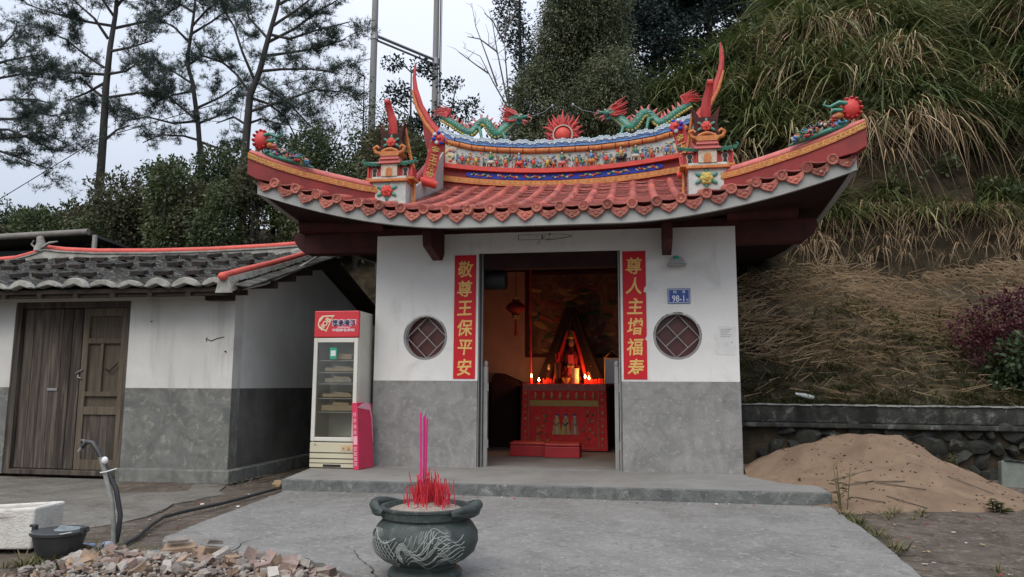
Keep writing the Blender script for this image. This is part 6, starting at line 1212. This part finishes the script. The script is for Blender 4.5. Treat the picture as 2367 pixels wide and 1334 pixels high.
# ------------------------------------------------------------------ leaves
def leaves(name, C, dirs, ln, wd, mat_, parent):          # one rhombic leaf per point
    n = len(C); d = dirs/np.linalg.norm(dirs, axis=1, keepdims=True); rr = nrg.normal(0,1,(n,3)); s = np.cross(d, rr); s /= np.linalg.norm(s, axis=1, keepdims=True)
    l = (ln*nrg.uniform(.6,1.3,n))[:,None]; w_ = (wd*nrg.uniform(.7,1.3,n))[:,None]; nn = np.cross(d, s)
    V = np.stack([C, C+d*l*.45-s*w_+nn*w_*.25, C+d*l, C+d*l*.45+s*w_+nn*w_*.25], 1).reshape(-1,3)
    return raw(name, V, np.arange(n*4).reshape(-1,4), mat_, parent)
def blobs(centres, radii, per, shell=.55):
    P = []; Dr = []
    for c, r_ in zip(centres, radii):
        n = int(per*np.prod(r_)**(2/3)/.4); u = nrg.normal(0,1,(n,3)); u /= np.linalg.norm(u, axis=1, keepdims=True); q = shell+(1-shell)*nrg.random((n,1))**.5
        q *= 1+.22*np.sin(u[:,:1]*7+u[:,1:2]*5+u[:,2:]*6)
        P.append(np.array(c)+u*q*np.array(r_)); Dr.append(u+nrg.normal(0,.7,(n,3))+np.array([0,0,-.15]))
    return np.concatenate(P), np.concatenate(Dr)
def bush(name, base, rx, h, per, label, group, mat_=LEAF, ln=.085, wd=.024, k=7, cat='bush'):
    t = thing(name, base, label, cat, group); cs = []; rs = []
    for i in range(k):
        a = rng.uniform(0,6.28); q = rng.uniform(0,.62)*rx; z = h*rng.uniform(.25,.8); r_ = rx*rng.uniform(.32,.55); cs.append((base[0]+q*math.cos(a),base[1]+q*math.sin(a)*.8,base[2]+z)); rs.append((r_,r_*.9,r_*rng.uniform(.7,1.1)*min(1.4,h/rx)))
    P, Dr = blobs(cs, rs, per); leaves('foliage', P, Dr, ln, wd, mat_, t)
    st_ = MB()
    for c in cs: st_.tube([(base[0],base[1],base[2]-.3),((base[0]*2+c[0])/3,(base[1]*2+c[1])/3,base[2]+(c[2]-base[2])*.5),c], [.03,.02,.008], 5)
    part('stem', st_, BARK, t); return t
rng.seed(77)
for i in range(34):
    x = -16+i*.36*1.05+rng.uniform(-.3,.3); row = i % 2; y = (5.7 if row else 7.0)+rng.uniform(-.2,.5); z = hill(x,y)
    tz = interp([(-16,5.4),(-12.2,5.6),(-10.9,5.95),(-10.1,6.6),(-8,6.5),(-6.5,6.9),(-4,6.9),(-2,6.6)], x)
    h = max(1.1, (tz-z)*(1.05 if not row else .8))*(1.22 if x > -10.8 else 1.0)*rng.uniform(.85,1.2); bush('bank_bush', (x,y,z-.1), rng.uniform(.75,1.05), h, 1500, ('deep green bush','pale green bush','small-leaved green bush','brownish green bush')[i % 4]+(' in the front row' if row else ' in the back row')+' on the bank behind the tiled house', 'bushes along the bank', k=9, mat_=(LEAF, LEAF2, LEAF, LEAF3)[i % 4], ln=(.085,.1,.07,.09)[i % 4])
for i in range(5):
    x = -4.2+i*.75; y = 6.4+rng.uniform(-.2,.4); bush('bank_bush', (x,y,hill(x,y)-.1), .8, 1.3+.15*i, 1300, 'green bush on the bank directly behind the left roof ridge', 'bushes behind the roof ridge')
for i in range(16):
    x = -17+i*.55+rng.uniform(-.2,.2); bush('low_bush', (x,4.95+rng.uniform(0,.35),.6), .7, 3.3 if x < -9.5 else 3.6, 1500, 'dark bush low on bank just behind the tiled house roof', 'low bushes behind the house', mat_=LEAF, k=8)
for i in range(3): x = -3.3+i*.5; bush('low_bush', (x,4.7,.1), .6, 3.2, 1500, 'dark bush added to fill the gap between tiled house and temple', 'added bushes filling the gap', mat_=LEAFD, k=8)  # bushes added only to keep this gap dark
stuff(leaves('slope_weeds', BROAD[0], BROAD[1], .13, .032, LEAF2, None), 'broad-leaved weeds scattered among the hillside grass', 'weeds')
# red shrub
t = thing('red_shrub', (6.1,2.3,1.6), 'dark red leafed shrub at the right edge of the terrace', 'shrub'); P, Dr = blobs([(6.1,2.1,2.2),(5.7,2.05,2.0),(6.5,2.2,2.3),(6.9,2.2,2.25),(6.2,1.9,1.85),(6.6,1.9,1.8),(5.85,1.95,1.75)], [(.45,.35,.32),(.34,.28,.24),(.45,.35,.36),(.45,.35,.35),(.5,.3,.3),(.5,.3,.35),(.3,.25,.25)], 2600); leaves('foliage', P, Dr, .055, .016, REDLEAF, t); part('stem', MB().tube([(6.1,2.3,1.5),(6.15,2.2,1.9),(6.2,2.1,2.2)], .02, 5), BARK, t)
bush('dark_shrub', (6.25,1.9,1.15), .75, .75, 1900, 'dark green shrub below the red shrub on terrace', None, mat_=LEAF, cat='shrub')
# creeper-covered bamboo mass, dark trees, slender trees
t = thing('creeper_tree', (-.15,6.6,4.2), 'tall tree smothered in small-leaved creeper behind the temple ridge', 'tree'); cs, rs = [], []
for i in range(30):
    u = i/29; z = 4.9+6.2*u; wdt = 1.5-.4*abs(u-.25)*1.6; a = rng.uniform(-1,1); cs.append((-.15+a*wdt*.75+.15*math.sin(z*2),6.6+rng.uniform(-.5,.4),z)); r_ = rng.uniform(.45,.75); rs.append((r_,r_,r_*1.15))
P, Dr = blobs(cs, rs, 5600, .35); Dr[:,2] -= .9; leaves('foliage', P, Dr, .078, .014, LEAFB, t); part('trunk', MB().tube([(-.15,6.7,3.6),(-.1,6.7,7),(-.2,6.6,11)], [.14,.1,.05], 8), BARK, t)
t = thing('dark_tree', (-1.35,7.2,5.2), 'narrow dark leafy tree at left edge of the creeper mass', 'tree'); cs = [(-1.55+.25*math.sin(z*1.7),7.1,z) for z in np.linspace(5.6,10.8,13)]; rs = [(.38,.38,.45)]*13
P, Dr = blobs(cs, rs, 1300, .3); leaves('foliage', P, Dr, .08, .022, LEAFD, t); part('trunk', MB().tube([(-1.3,7.2,5),(-1.5,7.1,8),(-1.55,7.1,10.8)], [.07,.05,.02], 6), BARK, t)
def branchy(name, base, top, spread, nl, per, label, mat_, ln, wd, r0=.12, group=None, gap=.7, cat='tree', lrad=(.4,.8), lowest=.3):
    t = thing(name, base, label, cat, group); tr = MB(); b = Vector(base); tp = Vector(top); mid = b.lerp(tp,.5)+Vector((rng.uniform(-.2,.2),0,0)); tr.tube([b-Vector((0,0,.4)), mid, tp], [r0,r0*.7,r0*.25], 7); part('trunk', tr, BARK, t); br = MB(); cs = []; rs = []
    for i in range(nl):
        u = rng.uniform(lowest,1); p = b.lerp(tp,u); a = rng.uniform(0,6.28); l = spread*(1.1-.5*u)*rng.uniform(.5,1); e = p+Vector((math.cos(a)*l,math.sin(a)*l*.8,l*rng.uniform(.1,.6))); br.tube([p, p.lerp(e,.5)+Vector((0,0,.08*l)), e], [r0*.35,r0*.22,r0*.06], 5)
        for q in (.55,.8,1.0): 
            if rng.random() < gap: c = p.lerp(e,q); cs.append(tuple(c+Vector((rng.uniform(-.2,.2),rng.uniform(-.2,.2),rng.uniform(-.1,.2))))); r_ = rng.uniform(*lrad)*spread*.4; rs.append((r_,r_,r_*.6))
    part('branch', br, BARK, t); P, Dr = blobs(cs, rs, per, .2); leaves('foliage', P, Dr, ln, wd, mat_, t); return t
rng.seed(31)
for i, (x, y, h, lab) in enumerate(((.9,12.5,6.5,'dark tree on the crest just right of the creeper mass'),(2.1,13.4,6.0,'dark tree on the crest in the middle of the grove'),(3.4,13.0,5.6,'dark tree on the crest above the right roof horn'),(4.7,14.2,5.2,'dark tree on the crest rightmost of the grove'),(1.6,15,7,'dark tree on crest behind the others, tall'))):
    branchy('crest_tree', (x,y,hill(x,y)-.2), (x+rng.uniform(-.3,.3),y,hill(x,y)+h), 2.1, 40, 420, lab, LEAFD, .13, .032, group='dark trees on the crest', lowest=.12)
branchy('slender_tree', (-5.0,9.0,5.0), (-4.75,9.0,9.5), 1.0, 20, 520, 'slender leafy tree between the two poles', LEAFD, .1, .032, .06, lrad=(.5,.9)); branchy('slender_tree', (-3.9,9.3,5.2), (-3.6,9.3,9.1), .85, 14, 420, 'small leafy tree right of the far pole', LEAFD, .1, .03, .05, lrad=(.5,.9))
branchy('slender_tree', (-6.1,9.6,5.2), (-6.3,9.6,9.8), 1.1, 16, 200, 'thin wispy tree left of the near pole', LEAF, .1, .014, .04, lrad=(.6,1))
BARE = [[(-1.69,6.82,7.36),(-2.07,6.69,8.05),(-2.36,6.61,8.65),(-2.72,6.43,8.8)],[(-1.74,6.78,7.55),(-1.96,6.58,8.71),(-2.05,6.52,9.31),(-2.13,6.4,9.67)],[(-1.96,6.6,8.72),(-2.35,6.52,9.02),(-2.61,6.38,9.03)],[(-1.71,6.8,7.45),(-1.76,6.61,8.4),(-1.78,6.44,9.04),(-1.66,6.3,9.68)],[(-1.81,6.6,8.91),(-2.03,6.43,9.37),(-2.21,6.32,9.53)],[(-2.16,6.62,8.23),(-2.44,6.54,8.42),(-2.82,6.42,8.7)],[(-1.8,6.57,9.11),(-1.56,6.57,9.61),(-1.45,6.5,9.87)],[(-1.97,6.69,7.94),(-2.18,6.47,8.58),(-2.41,6.33,9.24),(-2.48,6.21,9.7)]]
t = thing('bare_tree', (-1.6,6.9,5.0), 'bare leafless branches left of the creeper mass', 'tree'); part('trunk', MB().tube([(-1.55,6.95,4.8),(-1.62,6.88,6.4),(-1.69,6.82,7.36)], [.06,.045,.03], 6), TWIG, t)
for b in BARE:
    bb = MB(); bb.tube(b, [.022,.015,.009,.004][:len(b)], 5)
    for k in range(5): i = rng.randrange(1,len(b)); p = Vector(b[i-1]).lerp(Vector(b[i]), rng.random()); e = p+Vector((rng.uniform(-.35,.3),rng.uniform(-.2,.2),rng.uniform(-.05,.45))); bb.tube([p, p.lerp(e,.5)+Vector((.03,0,.02)), e], [.007,.005,.002], 4)
    part('branch', bb, TWIG, t)
# ------------------------------------------------------------------ utility poles
for i, (x, y, zt, lab) in enumerate(((-7.13,12.5,15.2,'nearer grey concrete utility pole left of the roof horn'),(-5.69,14.65,16.2,'farther grey concrete utility pole right of the roof horn'))):
    p = thing('utility_pole', (x,y,hill(x,y)), lab, 'pole', 'paired utility poles'); part('shaft', MB().tube([(x-.01,y,hill(x,y)-.3),(x,y,zt)], [.125,.095], 14), POLE, p, smooth=50); part('clamp', MB().tube([(x,y,12.2),(x,y,12.42)], .125, 12), STEEL, p)
    if i == 1: part('conduit', MB().tube([(x+.16,y-.05,hill(x,y)),(x+.16,y-.05,zt)], .025, 6).tube([(x+.21,y-.05,hill(x,y)),(x+.21,y-.05,zt)], .012, 5), BPLAST, p)
tag(part('crossbar', MB().tube([(-7.2,12.38,12.36),(-5.62,14.75,12.36)], .05, 6).tube([(-7.1,12.55,12.22),(-5.7,14.7,12.22)], .035, 6), STEEL), 'steel crossbar linking the two utility poles', 'crossbar')
tag(part('power_line', MB().tube([(-30,-2,1.2),(-15.66,7.67,6.08),(-13.01,7.91,7.7),(-7.1,12.5,11.6)], .012, 4), BLACK), 'thin power line slanting across the sky at left', 'wire')
PINES={
'A':([(-14.51, 9.9, 6.2), (-14.33, 9.67, 8.22), (-14.21, 9.48, 9.86), (-14.07, 9.35, 10.99), (-13.89, 9.25, 12.0), (-13.78, 9.12, 13.14)],[
   [(-14.12, 9.31, 11.24), (-14.28, 8.89, 11.68), (-14.69, 8.75, 12.05), (-15.32, 8.88, 12.6)] ,
   [(-13.97, 9.3, 11.55), (-13.28, 9.66, 11.88), (-12.57, 9.5, 11.9), (-11.97, 9.53, 12.26)] ,
   [(-14.26, 9.39, 10.41), (-14.84, 9.27, 10.81), (-15.36, 9.18, 11.23), (-15.59, 8.79, 11.32)] ,
   [(-14.27, 9.42, 10.21), (-14.97, 9.14, 10.19), (-16.0, 9.24, 10.41), (-16.65, 9.32, 10.36)] ,
   [(-14.35, 9.49, 9.58), (-14.8, 9.58, 9.9), (-14.9, 9.28, 10.09), (-15.43, 9.29, 9.99)] ,
   [(-14.2, 9.52, 9.53), (-13.14, 9.34, 9.53), (-12.59, 9.68, 9.68)] ,
   [(-14.18, 9.43, 10.21), (-13.48, 9.35, 10.23), (-13.1, 9.68, 10.81)] ,
   [(-13.93, 9.26, 11.88), (-14.25, 8.98, 12.43), (-15.23, 9.09, 12.84)] ,
   [(-13.91, 9.23, 12.13), (-13.56, 9.34, 12.7), (-12.8, 9.26, 12.72)] ,
   [(-14.22, 9.46, 9.98), (-14.87, 9.52, 9.72), (-15.75, 9.72, 9.58)] ,
   [(-14.36, 9.66, 8.22), (-13.82, 9.57, 8.55), (-13.38, 9.53, 8.65)] ,
   [(-14.13, 9.36, 10.87), (-13.34, 9.24, 10.89), (-12.52, 9.06, 10.94)] ,
   [(-13.97, 9.29, 11.62), (-14.8, 9.2, 11.78), (-15.53, 8.71, 11.86), (-16.37, 8.65, 12.17)] ,
]),
'B':([(-12.64, 12.01, 8.11), (-12.71, 11.83, 9.42), (-12.87, 11.63, 10.79), (-13.04, 11.52, 11.41), (-12.91, 11.44, 12.17), (-12.76, 11.34, 13.13), (-12.68, 11.23, 14.09)],[
   [(-12.71, 11.82, 9.54), (-13.41, 11.97, 10.09), (-13.99, 11.46, 10.61), (-14.68, 11.42, 11.38)] ,
   [(-12.7, 11.83, 9.49), (-11.95, 11.6, 9.58), (-11.51, 11.82, 10.06)] ,
   [(-12.72, 11.89, 8.95), (-13.2, 11.85, 9.1), (-13.74, 11.41, 9.02), (-14.08, 11.08, 8.67)] ,
   [(-12.68, 11.9, 8.9), (-12.23, 12.32, 8.79), (-11.47, 12.26, 8.56)] ,
   [(-12.84, 11.64, 10.72), (-13.66, 11.74, 11.26), (-14.61, 11.84, 11.66)] ,
   [(-13.0, 11.53, 11.34), (-12.46, 11.49, 11.58), (-11.79, 11.65, 11.34)] ,
   [(-12.92, 11.46, 12.03), (-13.29, 11.06, 12.45), (-14.07, 11.06, 12.8)] ,
   [(-12.91, 11.42, 12.3), (-12.36, 11.7, 12.84), (-11.63, 11.46, 13.1)] ,
   [(-12.76, 11.36, 12.99), (-13.27, 10.95, 13.26), (-13.73, 10.73, 13.47)] ,
   [(-12.75, 11.76, 9.97), (-12.15, 12.1, 10.43), (-11.39, 12.05, 10.87)] ,
   [(-12.71, 11.82, 9.56), (-13.52, 11.72, 9.49), (-14.26, 11.44, 9.65), (-14.85, 11.23, 9.47)] ,
   [(-12.84, 11.4, 12.58), (-12.18, 11.16, 12.98), (-11.51, 10.98, 13.27)] ,
   [(-12.8, 11.67, 10.52), (-13.7, 11.88, 10.51), (-14.25, 11.59, 10.14)] ,
]),
'C':([(-9.68, 9.48, 7.92), (-9.54, 9.33, 9.24), (-9.26, 9.29, 9.91), (-9.01, 9.21, 10.81), (-8.76, 9.15, 11.65), (-8.56, 9.06, 12.62)],[
   [(-9.55, 9.31, 9.34), (-9.89, 9.16, 9.81), (-10.23, 9.01, 10.12), (-10.7, 8.6, 10.21)] ,
   [(-9.39, 9.31, 9.61), (-9.56, 8.85, 10.3), (-9.78, 8.72, 11.01), (-10.26, 8.79, 11.72)] ,
   [(-8.99, 9.23, 10.73), (-8.34, 9.45, 11.18), (-7.84, 9.77, 11.81), (-7.3, 9.91, 12.19)] ,
   [(-9.52, 9.39, 8.8), (-8.4, 9.27, 9.02), (-7.59, 9.32, 9.28), (-6.67, 9.25, 9.11)] ,
   [(-9.33, 9.32, 9.61), (-8.46, 9.39, 9.03), (-7.85, 9.55, 8.37), (-7.45, 10.01, 8.11)] ,
   [(-9.59, 9.42, 8.46), (-9.39, 9.76, 8.7), (-8.71, 9.87, 8.51)] ,
   [(-9.14, 9.26, 10.33), (-8.37, 9.52, 10.52), (-7.64, 9.62, 10.64), (-6.86, 9.58, 10.82)] ,
   [(-8.88, 9.19, 11.17), (-8.05, 9.03, 11.53), (-7.41, 8.99, 11.97)] ,
   [(-9.01, 9.21, 10.81), (-9.7, 9.33, 11.56), (-9.91, 9.28, 12.34)] ,
   [(-9.26, 9.29, 9.91), (-8.61, 9.28, 9.92), (-7.66, 9.16, 9.81), (-6.89, 9.15, 9.63)] ,
   [(-9.62, 9.42, 8.4), (-10.14, 9.56, 8.73), (-10.57, 9.41, 8.51)] ,
   [(-9.55, 9.33, 9.18), (-9.13, 9.62, 9.08), (-8.72, 9.86, 8.76), (-8.42, 10.12, 8.07)] ,
   [(-8.69, 9.14, 11.77), (-7.99, 9.12, 12.09), (-7.33, 9.34, 12.41)] ,
   [(-8.95, 9.21, 10.93), (-8.41, 9.31, 10.81), (-7.76, 9.57, 11.14), (-6.85, 9.82, 11.45)] ,
]),
'D':([(-16.48, 7.68, 4.93), (-16.25, 7.33, 7.91), (-16.17, 7.13, 9.63), (-16.04, 7.01, 10.66), (-16.02, 6.88, 11.69)],[
   [(-16.26, 7.36, 7.68), (-15.48, 7.32, 7.63), (-15.01, 7.52, 7.72), (-14.5, 7.56, 7.85), (-14.03, 7.9, 7.62)] ,
   [(-16.25, 7.3, 8.18), (-15.3, 7.66, 8.28), (-14.68, 7.64, 8.39), (-14.18, 7.84, 8.34)] ,
   [(-16.18, 7.2, 9.06), (-15.8, 7.46, 9.38), (-15.02, 7.47, 9.46), (-14.75, 7.76, 9.44)] ,
   [(-16.14, 7.09, 9.98), (-15.7, 7.27, 10.15), (-15.62, 7.56, 10.65), (-15.76, 7.8, 11.16)] ,
   [(-16.17, 7.14, 9.52), (-15.39, 7.26, 9.76), (-14.63, 7.15, 9.78)] ,
   [(-16.26, 7.39, 7.45), (-15.89, 7.77, 7.44), (-15.19, 7.9, 7.2), (-14.72, 8.15, 7.01)] ,
   [(-16.18, 7.26, 8.6), (-15.63, 7.49, 8.78), (-14.65, 7.44, 8.7), (-14.35, 7.69, 8.66)] ,
   [(-16.25, 7.33, 7.91), (-15.5, 7.58, 7.96), (-14.66, 7.71, 7.6), (-14.27, 7.89, 7.4)] ,
]),
}
# ------------------------------------------------------------------ pines
rng.seed(5); nrg = np.random.default_rng(21)
PLAB = {'A':'tall pine with straight trunk at the far left hill','B':'slim pine in the middle between two bigger pines','C':'forked spreading pine behind the left roof corner','D':'pine crown reaching in from the left edge'}
for key, (tr, limbs) in PINES.items():
    base = tr[0]; zb = hill(base[0], base[1]); t = thing('pine_tree', (base[0],base[1],zb), PLAB[key], 'tree', 'pines on the left hill')
    r0 = {'A':.125,'B':.085,'C':.11,'D':.15}[key]; n = len(tr); part('trunk', MB().tube([(base[0],base[1],zb-.4)]+tr, [r0*1.15]+[r0*(1-.62*i/(n-1)) for i in range(n)], 9), BARK, t, smooth=60)
    br = MB(); tips = []
    def grow(p, d, L, r_, lev):
        d = d.normalized(); m_ = p+d*L*.5+Vector((rng.uniform(-.1,.1),rng.uniform(-.1,.1),rng.uniform(-.05,.08)))*L; e = p+d*L+Vector((0,0,.1*L)); br.tube([p,m_,e], [r_,r_*.7,r_*.35], 4)
        k = (5,5,3)[lev]
        for i in range(k):
            u = .3+.7*i/(k-1); q = p.lerp(m_,u*2) if u < .5 else m_.lerp(e,u*2-1)
            if lev > 0: tips.append((q, d))
            if lev < 2 and rng.random() < .85:
                dd = d*.7+Vector((rng.uniform(-1,1),rng.uniform(-1,1),rng.uniform(-.5,.7))); grow(q, dd, L*rng.uniform(.4,.65), r_*.5, lev+1)
    for lb in limbs:
        m_ = len(lb); br.tube(lb, [.045*(1-.65*i/(m_-1)) for i in range(m_)], 6)
        tot = sum((Vector(lb[i+1])-Vector(lb[i])).length for i in range(m_-1)); cnt = max(4, int(tot/.3))
        for i in range(cnt):
            u = (.22+.78*(i+rng.random()*.7)/cnt)*(m_-1); j = min(int(u), m_-2); p = Vector(lb[j]).lerp(Vector(lb[j+1]), u-j); ax = (Vector(lb[j+1])-Vector(lb[j])).normalized()
            d = ax*.8+Vector((rng.uniform(-1,1),rng.uniform(-1,1),rng.uniform(-.5,.75))); grow(p, d, rng.uniform(.4,.85), .011, 0)
    part('branch', br, BARK, t)
    T = np.array([tuple(a) for a, _ in tips]); Dv = np.array([tuple(b) for _, b in tips]); T = T+nrg.normal(0,.03,T.shape); nn = 9
    C0 = np.repeat(T, nn, 0); d = np.repeat(Dv, nn, 0)*.7+nrg.normal(0,.75,(len(C0),3))+np.array([0,0,.25]); d /= np.linalg.norm(d, axis=1, keepdims=True); L = nrg.uniform(.07,.14,(len(C0),1)); s = np.cross(d, nrg.normal(0,1,d.shape)); s /= np.linalg.norm(s, axis=1, keepdims=True)
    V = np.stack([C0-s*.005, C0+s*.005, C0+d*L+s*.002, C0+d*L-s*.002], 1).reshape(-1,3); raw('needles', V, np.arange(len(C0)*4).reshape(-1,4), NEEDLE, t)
